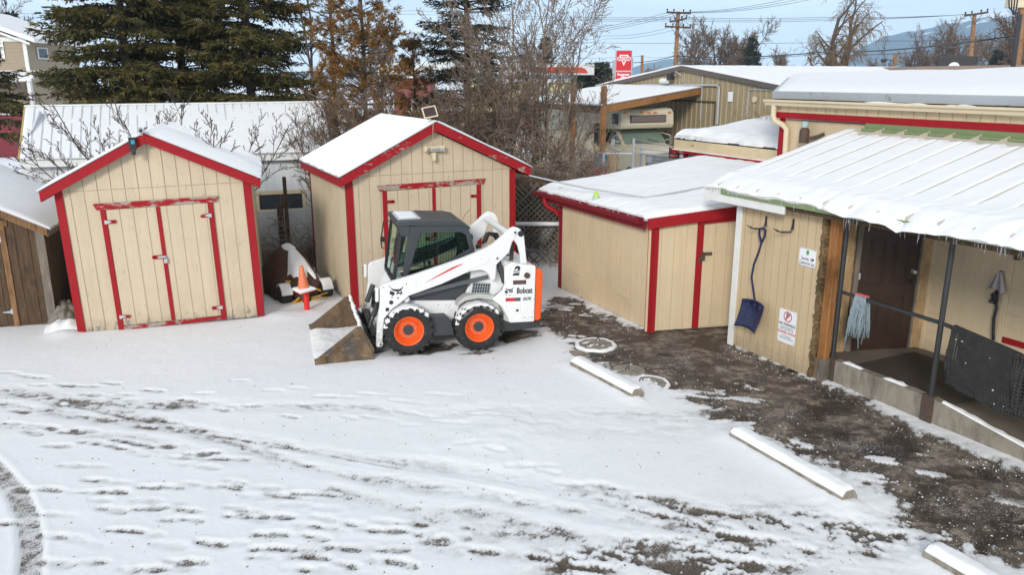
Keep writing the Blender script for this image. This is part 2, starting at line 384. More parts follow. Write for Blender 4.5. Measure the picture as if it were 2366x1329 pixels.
# wheel tracks and trodden lines across the yard
tracks = [(W((0,905),(200,935),(480,942),(700,945),(830,945),(1000,965),(1130,950),(1250,955)), .17, .95),
          (W((0,940),(250,975),(490,1005),(640,1035),(800,1060),(1000,1080),(1200,1110),(1450,1150),(1700,1200),(2000,1275)), .15, 1.0),
          (W((100,925),(400,985),(600,1050),(760,1095),(960,1130),(1200,1165),(1500,1215),(1800,1280)), .15, .9),
          (W((0,990),(180,1005),(330,1020),(520,1065),(700,1085),(760,1090)), .13, .6),
          (W((760,1140),(850,1165),(960,1180),(1100,1190),(1300,1235)), .17, .95),
          (W((880,1070),(1050,1090),(1250,1120),(1500,1190),(1700,1250),(1900,1290)), .15, 1.0),
          (W((960,1200),(1150,1235),(1400,1265),(1700,1310)), .18, .95),
          (W((1240,960),(1400,955),(1550,965),(1680,960)), .30, .75),
          (W((1230,985),(1400,1000),(1560,1000),(1690,990)), .26, .55),
          (W((700,1275),(900,1265),(1200,1290),(1500,1300)), .16, .6),
          (W((1880,1215),(2000,1190),(2100,1200)), .30, .9)]
sp = fbm(gx, gy, 9, 90, 3); ca, sa = math.cos(R_(40)), math.sin(R_(40)); tu, tv = gx*ca-gy*sa, gx*sa+gy*ca
sp2 = fbm(tu*1.1, tv*3.0, 3.4, 95, 5); sp3 = fbm(tu*1.5, tv*3.4, 9, 97, 3)
rut = np.zeros_like(T)
for pts, wd, am in tracks:
    d = polyd(gx, gy, pts)+(fbm(gx, gy, 2.2, 101, 3)-.5)*.16
    k = np.exp(-(d/wd)**2*1.4)
    rut = np.maximum(rut, k*am*(.52+.62*sst(sp2*.55+sp3*.45, .42, .58)))
    T = T+.005*np.exp(-((d-wd*1.35)/.05)**2)*am
# churned, brownish ground at the lower right
ch = np.maximum(np.exp(-polyd(gx, gy, W((1330,1310),(1700,1235),(2000,1205)))**2/.40**2), np.exp(-polyd(gx, gy, W((1560,1330),(1900,1255),(2150,1235)))**2/.45**2))
rut = np.maximum(rut, ch*1.3*sst(sp2*.6+sp3*.4, .42, .58))
T = T-rut*(.034+.030*(sp-.3))
for pts in (W((150,940),(600,1030),(1190,1137),(1500,1190)), W((400,1000),(640,1030),(900,1085)), W((560,1040),(1000,1110),(1190,1150))):
    d = polyd(gx, gy, pts); T = T-.014*np.exp(-(d/.018)**2)+.006*np.exp(-((d-.04)/.02)**2)
# the single broad tyre track at the left edge
d = polyd(gx, gy, W((-60,1040),(-10,1085),(40,1140),(65,1200),(75,1270),(70,1340),(60,1420)))
k = 1-sst(d, .085, .115)
T = T*(1-k)+k*(.006+.016*(fbm(gx, gy, 14, 120, 2)-.42))+.014*np.exp(-((d-.13)/.03)**2)
# footprints
fp = [(115,340),(330,385),(510,372),(525,435),(700,408),(930,425),(265,662),(420,645),(480,655),(330,752),(440,820),(440,875),(520,868),(235,858),(515,955),(690,948),(790,1002),(880,1002),(1150,975),(1170,1000),(540,1048),(605,1050),(695,1070),(330,1085),(235,1075),(960,1108),(1055,1110),(1235,1070),(1300,1070),(1437,1080),(1225,1137),(1290,1135),(1410,1030),(1480,1032),(1440,1172),(1830,1198),(260,1200),(420,1195),(820,1195),(900,1192),(1350,1228),(1450,1228),(700,850),(790,845),(870,835),(1060,850),(1180,895),(1260,885),(1380,880),(590,1235),(690,1225),(1560,1130),(1640,1130),(1800,1140),(1990,1100),(2080,1085),(1880,1020),(1750,1010),(1600,535),(1870,570),(2130,660),(650,660),(740,665),(820,715),(640,700),(560,640),(1080,985),(900,700),(1010,720),(120,860),(60,560),(150,605),(330,600),(240,470),(190,345),(360,470),(960,690),(210,975),(20,1015)]
prnd = random.Random(5)
for pts, n_ in ((((20,870),(330,930),(700,960),(1120,975)), 15), (((40,960),(350,1050),(620,1140),(900,1240)), 13), (((120,1150),(480,1180),(820,1215),(1250,1300)), 11), (((560,890),(760,915),(1010,925)), 7), (((1150,1060),(1320,1120),(1500,1160)), 7), (((300,1240),(600,1290),(900,1310)), 7)):
    for k in range(n_):
        f = k/(n_-1)*(len(pts)-1); i = min(int(f), len(pts)-2); f -= i
        fp.append(((pts[i][0]+(pts[i+1][0]-pts[i][0])*f+prnd.uniform(-8, 8))*1.972, (pts[i][1]+(pts[i+1][1]-pts[i][1])*f+(7 if k % 2 else -7)+prnd.uniform(-4, 4)-700)*1.972))
for (zx, zy) in fp:
    c = gz(zx/1.972, 700+zy/1.972); an = -R_(37)+prnd.uniform(-.22, .22)
    dx, dy = gx-c.x, gy-c.y
    m = (abs(dx) < .5) & (abs(dy) < .5)
    if not m.any(): continue
    sz = prnd.uniform(.85, 1.2); u = (dx[m]*math.cos(an)+dy[m]*math.sin(an))/sz; v = (-dx[m]*math.sin(an)+dy[m]*math.cos(an))/sz
    s1 = 1-sst(np.hypot((u-.05)/.115, v/.052), .8, 1.08); s2 = 1-sst(np.hypot((u+.10)/.062, v/.040), .8, 1.1)
    k = np.maximum(s1, s2)
    if prnd.random() < .35: k = np.maximum(k, .75*(1-sst(np.hypot((u-.22)/.20, v/.045), .6, 1.05)))
    rim = np.exp(-((np.hypot((u-.0)/.19, v/.085)-1)/.2)**2)
    dep = prnd.choice((.45, .6, .8, .9, 1.0))
    T[m] = T[m]-k*dep*(.032+.030*(sp[m]-.42)*2)+rim*.008
floor = .003-.018*np.clip(ch, 0, 1)-.003*sst(rut, .5, 1.); yard = (bare < .02)
T = np.where(yard, np.maximum(T, floor+(fbm(gx, gy, 11, 133, 3)-.5)*.012), T)
T = T+(fbm(gx, gy, 7, 140, 3)-.5)*.012
for a_, b_ in (((5.52, 9.34), (5.60, 7.9)), ((5.95, 6.5), (5.95, 4.8)), ((5.86, 3.9), (5.86, 2.3))): T = T+.075*np.exp(-(segd(gx, gy, a_, b_)/.17)**2)*(gx < a_[0]+.16)*(.7+.6*fbm(gx, gy, 5, 200, 3))
# drifts and heaps
for (px, py, r, hh) in [(650,735,.28,.10),(715,728,.32,.07),(655,640,1.0,.06),(150,775,.22,.14),(740,690,.5,.05),(1150,990,.9,.045),(1130,1010,.6,.035),(1180,1060,.8,.03),(560,905,.5,.02),
                        (1975,1170,.30,.05),(1215,1000,.5,.04),(1060,880,1.2,.03),(700,870,1.0,.02)]:
    c = gz(px, py); T = T+hh*np.exp(-((gx-c.x)**2+(gy-c.y)**2)/r**2)*(1+.9*(fbm(gx, gy, 4, 150, 4)-.5))
# bare soil under the loader
for (cx, cy, rx_, ry_, rot) in [(5.15,11.0,.75,.36,-.1),(3.95,11.0,.5,.3,0)]:
    d = np.hypot((gx-cx)/rx_, (gy-cy)/ry_)+(fbm(gx, gy, 5, 160, 4)-.5)*.9
    k = 1-sst(d, .6, 1.15); T = T*(1-k)+k*(-.010+.02*(fbm(gx, gy, 9, 170, 3)-.5))
T = np.clip(T, -.05, .3)
Z = H+np.where(T > 0, .46*T+.006*sst(T, 0, .012), T)
for (px, py, rx_, ry_) in [(945,822,.40,.12),(1112,812,.38,.13),(860,818,.30,.10)]:
    c = gz(px, py); d = np.hypot((gx-c.x)/rx_, (gy-c.y)/ry_)+(fbm(gx, gy, 6, 180, 4)-.5)*1.1; k = 1-sst(d, .5, 1.2); T = T*(1-k)+k*(.004+.02*(fbm(gx, gy, 12, 190, 3)-.5))
edge = np.minimum(np.minimum(gx-X0, X1-gx), np.minimum(gy-Y0, Y1-gy)); Z = Z-.25*(1-sst(edge, 0, .5))
def grid_mesh(name, gx, gy, z, mat, cover=None):
    ny, nx = gx.shape; n = nx*ny
    me = bpy.data.meshes.new(name); me.vertices.add(n)
    me.vertices.foreach_set('co', np.stack([gx, gy, z], -1).astype(np.float32).ravel())
    i = np.arange(n).reshape(ny, nx); q = np.stack([i[:-1,:-1], i[:-1,1:], i[1:,1:], i[1:,:-1]], -1).reshape(-1, 4)
    k = len(q); me.loops.add(k*4); me.loops.foreach_set('vertex_index', q.ravel().astype(np.int32))
    me.polygons.add(k); me.polygons.foreach_set('loop_start', np.arange(0, k*4, 4, dtype=np.int32)); me.polygons.foreach_set('loop_total', np.full(k, 4, np.int32))
    me.polygons.foreach_set('use_smooth', np.ones(k, bool))
    if cover is not None:
        a = me.attributes.new('cover', 'FLOAT', 'POINT'); a.data.foreach_set('value', cover.astype(np.float32).ravel())
    me.update(); me.validate(); me.materials.append(mat)
    o = bpy.data.objects.new(name, me); COL.objects.link(o); return o
b = NB('trodden_snow'); at_ = b.n('ShaderNodeAttribute', attribute_name='cover'); cov = at_.outputs['Fac']
fine = b.noise(75, 4, .75); fine2 = b.noise(17, 4, .7)
k = b.math('ADD', cov, b.math('MULTIPLY', b.math('SUBTRACT', fine, .5), .060)); k = b.math('ADD', k, b.math('MULTIPLY', b.math('SUBTRACT', fine2, .5), .022))
snowc = b.mix(b.noise(1.2, 5, .6), (.745,.74,.74), (.79,.78,.775))
wet = b.mix(b.ramp(cov, .012, .034), (.60,.59,.58), snowc)
soil = b.mix(b.noise(5, 5, .7), (.085,.068,.055), (.17,.14,.112)); soil = b.mix(b.ramp(b.noise(60, 3, .7), .5, .6), soil, (.05,.038,.028))
c = b.mix(b.ramp(k, .002, .011), soil, wet)
grit = b.ramp(b.noise(46, 2, .8), .765, .79); c = b.mix(b.math('MULTIPLY', grit, .55), c, (.22,.17,.13))
b.bump(b.math('ADD', b.noise(22, 6, .7), b.math('MULTIPLY', b.noise(120, 3, .7), .6)), .55, .014)
M['yardsnow'] = b.done(c, .75, 0, .1)
snow = grid_mesh('snow', gx, gy, Z, M['yardsnow'], T); struct(snow)
# asphalt under it
b = NB('wet_asphalt'); n1 = b.noise(1.1, 6, .62, b.map((1, 1.7, 1), (0, 0, .5)), .6); n2 = b.noise(4.5, 6, .7)
c = b.mix(b.ramp(n1, .40, .62), (.042,.030,.023), (.125,.098,.074)); c = b.mix(b.ramp(b.math('ADD', n2, b.math('MULTIPLY', n1, .5)), .74, .90), c, (.27,.215,.165))
c = b.mix(b.ramp(b.noise(1.6, 5, .6, b.map((1, .8, 1), (0, 0, 1.1))), .56, .68), c, (.026,.020,.016))
c = b.mix(b.ramp(b.noise(90, 3, .7), .58, .66), c, (.04,.033,.028))
zone = b.ramp(b.noise(1.3, 5, .65), .40, .66)
salt = b.ramp(b.math('ADD', b.noise(62, 3, .8), b.math('MULTIPLY', zone, .085)), .675, .70)
c = b.mix(salt, c, (.70,.71,.74))
b.bump(b.math('ADD', b.noise(95, 4, .7), b.math('MULTIPLY', n2, .8)), .35, .006)
M['asphalt'] = b.done(c, b.mix(b.ramp(n1, .38, .6), (.42,.42,.42), (.9,.9,.9)), 0, .3)
sx, sy = np.meshgrid(np.linspace(5.45, 10.4, 125), np.linspace(1.5, 14.2, 255))
asph = grid_mesh('asphalt_path', sx, sy, base_h(sx, sy)-.012, M['asphalt']); struct(asph)
# snow-covered country out to the horizon
b = NB('open_snow_ground'); c = b.mix(b.noise(.35, 6, .6), (.74,.77,.81), (.80,.81,.82)); c = b.mix(b.ramp(b.noise(.06, 6, .65), .58, .7), c, (.36,.30,.24)); M['openground'] = b.done(c, .8, 0, .1)
mb = MB(); rings = [4, 14, 30, 60, 120, 300, 800, 2500, 9000]; n = 48
vs = [(6+r*math.cos(2*PI*j/n), 12+r*math.sin(2*PI*j/n), -.06 if r < 200 else -.06-.0000*r) for r in rings for j in range(n)]
mb.add(vs, [(i*n+j, i*n+(j+1) % n, (i+1)*n+(j+1) % n, (i+1)*n+j) for i in range(len(rings)-1) for j in range(n)]+[tuple(range(n-1, -1, -1))])
struct(mb.build('ground', M['openground']))

# crumbs of snow and grit lying about
def crumbs(name, n, mat, label, cat, pick, r0, r1, seed):
    rr = random.Random(seed); V, Fc = [], []
    while n > 0:
        x, y = pick(rr)
        i, j = int((y-Y0)/(Y1-Y0)*(ny-1)), int((x-X0)/(X1-X0)*(nx-1))
        if not (2 < i < ny-3 and 2 < j < nx-3): continue
        n -= 1; z = max(Z[i, j], H[i, j]-.012); r = r0+(r1-r0)*rr.random()**3; b0 = len(V); a = rr.uniform(0, 6.3); c, s = math.cos(a)*r, math.sin(a)*r; h = r*rr.uniform(.5, .9); k = rr.uniform(.6, 1.2)
        V += [(x+c, y+s, z), (x-s*k, y+c*k, z+h*.2), (x-c, y-s, z), (x+s*k, y-c*k, z+h*.1), (x+c*.2, y, z+h), (x, y, z-h*.4)]
        Fc += [(b0+p, b0+(p+1) % 4, b0+4) for p in range(4)]+[(b0+(p+1) % 4, b0+p, b0+5) for p in range(4)]
    m = MB(); m.v = V; m.f = Fc; m.m = [0]*len(Fc); tag(m.build(name, mat), label, cat, kind='stuff')
def pick_edge(rr):
    y = rr.uniform(2.6, 12.6); return (np.interp(y, ty, tx)+rr.gauss(.25, .38), y) if rr.random() < .55 else (np.interp(y, ry, rx)-abs(rr.gauss(.05, .22)), y)
crumbs('snow_crumbs', 2800, M['snow'], 'small crumbs of snow and ice scattered along the edges of the bare path', 'snow', pick_edge, .003, .013, 3)
def pick_yard(rr): p = gz(rr.uniform(0, 2000), 760+570*rr.random()**1.3); return p.x, p.y
crumbs('grit', 900, M['wood_old'], 'dark grit and leaf scraps scattered on the yard snow', 'grit', pick_yard, .004, .013, 4)
# ---------------------------------------------------------------- siding and sheds
def boards(mb, M_, s0, s1, z0, top, pitch, d0=0., d1=.012, gap=.011, joint=None, off=0., apex=None, zb=None):
    """upright boards between grooves on a plane: local x along, local y up, local z outwards"""
    old = mb.M; mb.M = M_ if old is None else old @ M_
    xs = [s0]; x = s0+pitch*(1-off) if off else s0+pitch
    while x < s1-.02: xs.append(x); x += pitch
    xs.append(s1)
    if apex is not None: xs = sorted(set(xs+[apex]))
    zb = zb or (lambda x: z0)
    for a, b in zip(xs[:-1], xs[1:]):
        g0 = 0 if (apex is not None and abs(a-apex) < 1e-6) else gap/2; g1 = 0 if (apex is not None and abs(b-apex) < 1e-6) else gap/2
        a2, b2 = a+g0, b-g1
        spans = [(zb, top, d1)] if joint is None else [(zb, (lambda x: min(top(x), joint(x)-.004)), d1), ((lambda x: joint(x)+.004), top, d1+.004)]
        for lo, hi, dd in spans:
            if hi((a2+b2)/2) <= lo((a2+b2)/2)+.01: continue
            mb.prism([(a2, lo(a2)), (b2, lo(b2)), (b2, max(hi(b2), lo(b2)+.002)), (a2, max(hi(a2), lo(a2)+.002))], d0, dd, 'xy')
    mb.prism([(s0, zb(s0)), (s1, zb(s1)), (s1, top(s1))]+([(apex, top(apex))] if apex is not None else [])+[(s0, top(s0))], d0-.02, d0+.001, 'xy')
    mb.M = old
def gable(s0, a, s1, zl, za, zr): return lambda x: zl+(za-zl)*(x-s0)/(a-s0) if x <= a else za+(zr-za)*(x-a)/(s1-a)
def strap(mb, x, y, d, flip=1, bare=False):      # one strap hinge, in wall coordinates
    mb.box(min(x, x+flip*.13), max(x, x+flip*.13), y-.026, y+.026, d, d+.008)
    mb.lathe([(0, 0), (.030, 0), (.030, .008), (0, .008)], (x+flip*.135, y, d), 'z', 12)
def hinge_part(parent, Mw, x, y, d, flip, bare):
    m = MB(); m.M = Mw; strap(m, x, y, d, flip); h = m.build('hinge', M['red_worn'], parent)
    if bare:
        m = MB(); m.M = Mw; m.prism([(x-flip*.01, y-.03), (x+flip*.012, y-.03), (x+flip*.085, y-.006), (x+flip*.085, y+.008), (x+flip*.012, y+.03), (x-flip*.01, y+.03)], d+.0085, d+.012, 'xy')
        m.build('bare_plate', M['galv'], h)
    return h
def corr_roof(mb, p00, p10, p11, p01, n, amp, pitch, th, edge=0):
    """corrugated sheet; u runs along the ridge (p00->p10), v up the slope"""
    p00, p10, p11, p01 = map(Vector, (p00, p10, p11, p01)); L = (p10-p00).length
    nu = max(4, int(L/pitch*4))
    nrm = (p10-p00).cross(p01-p00).normalized()
    if nrm.z < 0: nrm = -nrm
    def f(u, v): return p00.lerp(p10, u).lerp(p01.lerp(p11, u), v)+nrm*(amp*math.cos(2*PI*u*L/pitch))
    mb.sheet(f, nu, n, lambda u, v: f(u, v)-nrm*th)
    return f, nrm
def snow_roof(name, p00, p10, p11, p01, th, parent, seed, amp=.004, pitch=.076, rag=.04, nv=24, nu=None, lump=.3, ribs=None, mat='roofsnow', roll=0.):
    """a blanket of snow on a roof slope; v runs up the slope, its lower edge ragged"""
    p00, p10, p11, p01 = map(Vector, (p00, p10, p11, p01)); L = (p10-p00).length
    nrm = (p10-p00).cross(p01-p00).normalized()
    if nrm.z < 0: nrm = -nrm
    dn = ((p00-p01).normalized())
    nu = nu or max(8, int(L/pitch*4))
    def q(u, v):
        r = rag*(noise.noise((u*L*3.1+seed, seed*1.7, 0))+.6*noise.noise((u*L*9+seed, 3.3, seed)))*max(0, 1-v*6)
        return p00.lerp(p10, u).lerp(p01.lerp(p11, u), v)+dn*r
    def f(u, v):
        p = q(u, v); e = min(1, min(u, 1-u)*L/.05, min(v*6+.12 if not roll else v*9+.30, (1-v)*12))
        e = math.sqrt(max(0, e))
        t = th*e*(1+lump*noise.noise((p.x*1.3+seed, p.y*1.3, p.z*2)))+amp*math.cos(2*PI*u*L/pitch)
        t += .12*th*noise.noise((p.x*5, p.y*5, p.z*5+seed))
        if roll and v < .16: t += roll*math.sin(PI*min(1, v/.16))*(.6+.8*noise.noise((u*L*2.3, seed, 1)))
        if ribs: t = ribs(u, v, t)
        return p+nrm*max(.004, t)
    m = MB(); m.sheet(f, nu, nv, lambda u, v: q(u, v)-nrm*.004)
    return m.build(name, M[mat], parent, smooth='auto')
def garden_shed(name, label, loc, rz, w, dep, zl, za, zr, ax, fas, door, seed, side=False, ov=(.19, .17), joint=None, tilt=0., bare=True, low=True):
    t = thing(name, label, 'shed', loc, rz, 'cream sheds with red trim')
    if tilt: t.rotation_euler = (0, -tilt, rz)
    Mr = wmat(t); F = Mr @ frame((0, 0, 0), (1, 0, 0), (0, 0, 1))
    top = gable(0, ax, w, zl, za, zr)
    m = MB(); boards(m, F, 0, w, 0, top, .198, joint=joint, apex=ax, zb=lambda x: .02)
    wl = m.build('front_wall', M['cream'], t)
    for nm, fr, sgn in (('side_wall', frame((0, dep, 0), (0, -1, 0), (0, 0, 1)), zl), ('side_wall', frame((w, 0, 0), (0, 1, 0), (0, 0, 1)), zr)):
        m = MB(); boards(m, Mr @ fr, .0, dep, 0, lambda x, s=sgn: s, .198, zb=lambda x: .02); m.build(nm, M['cream_side'], t)
    m = MB(); m.M = Mr; m.prism([(0, .02), (w, .02), (w, zr), (ax, za), (0, zl)], dep, dep+.02, 'xz'); m.build('back_wall', M['cream_side'], t)
    for x0, x1, zz, y0 in ((-.022, .095, zl, 0), (w-.10, w+.022, zr, 0)):
        m = MB(); m.M = Mr; m.box(x0, x1, -.034, -.0125, .03, zz+.015); m.box((x0 if x0 < 0 else w+.0005), (x0+.0215 if x0 < 0 else x1), -.0124, .075, .03, zz-.03)
        m.build('corner_trim', M['red'], t, bevel=.003)
    if side:
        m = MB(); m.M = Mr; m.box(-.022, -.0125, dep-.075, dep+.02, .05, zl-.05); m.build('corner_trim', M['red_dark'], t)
    # rake boards and eave boards
    (xl, zlo), (xr, zro), za2, fh = fas
    for a, b_, za_, zb_ in ((xl, ax, zlo, za2), (ax, xr, za2, zro)):
        m = MB(); m.M = Mr; m.prism([(a, za_-fh), (b_, zb_-fh), (b_, zb_), (a, za_)], -ov[1], -ov[1]+.022, 'xz'); m.build('rake_board', M['red_worn' if seed == 2 else 'red'], t, bevel=.003)
        m = MB(); m.M = Mr; m.prism([(a, za_-fh), (b_, zb_-fh), (b_, zb_), (a, za_)], dep+ov[1]-.022, dep+ov[1], 'xz'); m.build('rake_board', M['red'], t)
    for x, z in ((xl, zlo), (xr, zro)):
        m = MB(); m.M = Mr; m.box(x if x < 0 else x-.022, x+.022 if x < 0 else x, -ov[1]+.0225, dep+ov[1]-.0225, z-fh, z-.012); m.build('eave_board', M['red'], t)
    # soffit, then roof and snow
    for a, za_ in ((xl, zlo), (xr, zro)):
        m = MB(); m.M = Mr
        A, B = (a, za_), (ax, za2); y0, y1 = -ov[1]-.015, dep+ov[1]+.01
        m.M = None
        P = lambda x, y, z: Mr @ Vector((x, y, z))
        m.add([P(a*.98, -ov[1]+.023, za_-.022), P(ax, -ov[1]+.023, za2-.022), P(ax, dep+ov[1]-.023, za2-.022), P(a*.98, dep+ov[1]-.023, za_-.022)], [(0, 1, 2, 3)])
        m2 = MB(); ext = .03 if a < 0 else -.03
        c = [P(a-ext, y0, za_+.004), P(a-ext, y1, za_+.004), P(ax, y1, za2+.012), P(ax, y0, za2+.012)]
        corr_roof(m2, c[0], c[1], c[2], c[3], 3, .007, .076, .012); r = m2.build('roof', M['galv'], t, smooth='auto')
        c2 = [P(a-ext*.6, y0+.012, za_+.014), P(a-ext*.6, y1-.01, za_+.014), P(ax, y1-.01, za2+.020), P(ax, y0+.012, za2+.020)]
        snow_roof('roof_snow', c2[0], c2[1], c2[2], c2[3], .020 if seed == 2 else .026, r, seed*13+a, amp=.0085, rag=.035, lump=.5)
        m.build('soffit', M['cream_side'], t)
    # double doors
    d0, d1, dz, dm = door; fw = .078
    tt = lambda x: dz+.012*(x-d0)
    m = MB(); m.M = F
    m.prism([(d0-.09, dz+fw+.02), (d1+.10, dz+fw+.035), (d1+.06, dz+.012), (d0-.05, dz)], .0165, .040, 'xy')
    m.build('door_head', M['red_peel'], t, bevel=.003); m = MB(); m.M = F
    for x in (d0, d1-fw): m = MB(); m.M = F; m.box(x, x+fw, .03, tt(x)-.002, .0165, .038); m.build('door_jamb', M['red'], t, bevel=.003)
    m = MB(); m.M = F; m.prism([(d0+fw+.002, .02), (d1-fw-.002, .035), (d1-fw-.002, .10), (d0+fw+.002, .085)], .0165, .034, 'xy'); m.build('door_sill', M['red_peel'], t)
    mid = dm
    for k, (a, b_) in enumerate(((d0+fw+.004, mid-.003), (mid+.003, d1-fw-.004))):
        m = MB(); boards(m, F, a, b_, 0, lambda x: tt(x)-.012, .198, d0=.0165, d1=.028, zb=lambda x: .105, off=.35 if k else 0.)
        dr = m.build('door', M['cream'], t)
        fl = 1 if k == 0 else -1; hx = a-.03 if k == 0 else b_+.03
        hinge_part(dr, F, hx, dz-.20, .0385, fl, bare); hinge_part(dr, F, hx, .25, .0385, fl, bare)
        if k == 0:
            m = MB(); m.M = F; m.box(mid-.028, mid+.034, .11, tt(mid)-.015, .0285, .044); m.build('astragal', M['red'], dr, bevel=.003)
            m = MB(); m.M = F; m.box(mid-.16, mid-.03, 1.17, 1.23, .029, .042); m.lathe([(0, 0), (.03, 0), (.03, .013), (0, .013)], (mid-.16, 1.2, .029), 'z', 12); hp = m.build('hasp', M['red_worn'], dr)
            m = MB(); m.M = F; m.box(mid-.10, mid+.03, 1.185, 1.215, .0445, .052); m.box(mid-.01, mid+.04, 1.10, 1.165, .05, .085)
            m.tube([(mid-.0, 1.16, .068), (mid-.0, 1.20, .068), (mid+.015, 1.215, .068), (mid+.03, 1.20, .068), (mid+.03, 1.16, .068)], .006, 6); m.build('padlock', M['galv'], hp)
    return t, F
g1, g2 = gz(185, 772), gz(610, 737)
az = math.atan2(g2.y-g1.y, g2.x-g1.x)
shed1, F1 = garden_shed('garden_shed', 'cream shed left of the covered mower, its double doors standing fully clear of the loader', (g1.x, g1.y, -.02), az, 2.87, 3.0, 2.40, 3.06, 2.40, 1.40,
    ((-.19, 2.38), (3.04, 2.40), 3.20, .155), (.585, 2.27, 2.03, 1.43), 1, joint=lambda x: 2.34+.0*x, tilt=R_(1.2))
shed2, F2 = garden_shed('garden_shed', 'larger cream shed directly behind the loader, with a solar panel on its ridge', (3.44, 13.58, -.02), 0, 3.22, 2.95, 2.40, 3.14, 2.38, 1.61,
    ((-.15, 2.42), (3.50, 2.42), 3.31, .165), (.62, 2.52, 2.13, 1.58), 2, side=True, joint=lambda x: 2.40, bare=False)
# things fixed to the sheds
Mw = wmat(shed1)
t = thing('security_camera', 'small silver bullet camera on the peak of the left cream shed', 'camera', Mw @ Vector((1.36, -.20, 3.22)))
m = MB(); m.M = wmat(t); m.lathe([(.0, -.10), (.036, -.10), (.040, -.05), (.040, .14), (.03, .16), (0, .16)], (0, 0, .03), 'y', 16); m.build('housing', M['grey_metal'], t, smooth='auto')
m = MB(); m.M = wmat(t); m.lathe([(0, -.102), (.026, -.102), (.026, -.099), (0, -.099)], (0, 0, .03), 'y', 12); m.build('lens', M['black'], t)
m = MB(); m.M = wmat(t); m.box(-.02, .02, .02, .10, -.05, -.005); m.build('bracket', M['grey_metal'], t)
t = thing('motion_sensor', 'dark box with a teal face hanging under the peak of the left cream shed', 'sensor', Mw @ Vector((1.22, -.22, 2.98)))
m = MB(); m.M = wmat(t); m.box(-.052, .052, -.04, .045, -.02, .17); m.build('case', M['black'], t, bevel=.008)
m = MB(); m.M = wmat(t); m.box(-.02, .03, -.046, -.041, .07, .13); m.build('front_panel', M['teal'], t)
m = MB(); m.M = wmat(t); m.lathe([(.0, -.085), (.03, -.075), (.034, -.02), (.03, 0), (0, 0)], (0, -.01, -.02), 'z', 12); m.build('sensor_eye', M['steel_dark'], t)
t = thing('floodlight', 'twin white floodlight with motion sensor on the gable of the larger cream shed', 'light', (5.03, 13.56, 2.78))
m = MB(); m.M = wmat(t); m.lathe([(0, -.06), (.045, -.06), (.05, 0), (.05, .01), (0, .01)], (0, 0, -.06), 'y', 14); m.build('mount', M['gutter'], t)
for s in (-1, 0, 1):
    m = MB(); Mx = wmat(t) @ Matrix.Translation((s*.115, -.10, .03-abs(s)*.0)) @ Matrix.Rotation(-s*.5, 4, 'Z') @ Matrix.Rotation(.5, 4, 'X'); m.M = Mx
    m.box(-.075, .075, -.02, .06, -.045, .045); h = m.build('lamp_head', M['gutter'], t, bevel=.012)
    m = MB(); m.M = Mx; m.box(-.06, .06, -.024, -.0205, -.032, .032); m.build('lens', M['grey_metal'], h)
m = MB(); m.M = wmat(t); m.lathe([(0, -.11), (.03, -.10), (.042, -.05), (.03, 0), (.0, 0)], (0, -.07, -.08), 'z', 12); m.tube([(.02, -.05, -.15), (.06, -.03, -.2), (.05, -.02, -.24)], .006, 5); m.build('motion_sensor', M['gutter'], t, smooth='auto')
m = MB(); m.M = wmat(t); m.tube([(-.04, -.03, .02), (-.05, -.16, .3), (-.05, -.19, .52)], .004, 4); m.build('cable', M['gutter'], t)
t = thing('solar_panel', 'small tilted solar panel standing on the ridge of the larger cream shed', 'solar panel', (4.95, 13.45, 3.36))
Mx = wmat(t) @ Matrix.Translation((0, 0, .10)) @ Matrix.Rotation(-.16, 4, 'Y') @ Matrix.Rotation(-.35, 4, 'X')
m = MB(); m.M = Mx
for a in ((-.13, -.11, -.10, .10), (.11, .13, -.10, .10), (-.11, .11, -.10, -.08), (-.11, .11, .08, .10)): m.box(a[0], a[1], -.012, .012, a[2], a[3])
m.build('frame', M['gutter'], t)
m = MB(); m.M = Mx; m.box(-.11, .11, -.008, .008, -.08, .08); m.build('cells', plain('solar_cells', (.05,.025,.025), .15, 0, .2, 30), t)
m = MB(); m.M = wmat(t); m.tube([(0, 0, -.05), (0, .01, .06)], .012, 6); m.build('stand', M['gutter'], t)
# brown shed at the left edge
t = thing('garden_shed', 'weathered dark brown wooden shed at the left edge, beside the cream shed', 'shed', gz(130, 750))
Mb = frame(gz(130, 750), (1.0, -.19, 0), (-.0, 0, 1)); Mb = frame(gz(130, 750), (1, -.19, 0), (0, 0, 1))   # local x along the front, y up, z towards the viewer
top = lambda x: 1.70-.52*x
m = MB(); boards(m, Mb, -2.2, 0, 0, top, .20, zb=lambda x: .03); m.build('front_wall', M['wood_old'], t)
m = MB(); m.M = Mb; m.prism([(-2.45, .03), (-2.2, .03), (-2.2, 2.85), (-2.45, 2.85)], -1.2, -.1, 'xy'); m.box(-2.2, -.02, .03, 1.6, -2.40, -2.37); m.build('back_wall', M['wood_old'], t)
m = MB(); boards(m, Mb @ frame((0, 0, 0), (0, 0, -1), (0, 1, 0)), .02, 2.4, 0, lambda x: 1.68, .2, zb=lambda x: .03); m.build('side_wall', M['wood_old'], t)
m = MB(); m.M = Mb; m.box(-.10, .03, .0, 1.70, .0125, .036); m.build('corner_trim', M['wood_grey'], t, bevel=.003)
m = MB(); m.M = Mb; m.box(-.62, -.53, .03, 1.72, .0125, .034); m.box(-1.6, -.48, 1.722, 1.82, .0125, .036); m.build('door_frame', M['wood_brown'], t, bevel=.003)
m = MB(); boards(m, Mb, -1.5, -.625, 0, lambda x: 1.70, .2, d0=.0125, d1=.024, zb=lambda x: .06); dr = m.build('door', M['wood_old'], t)
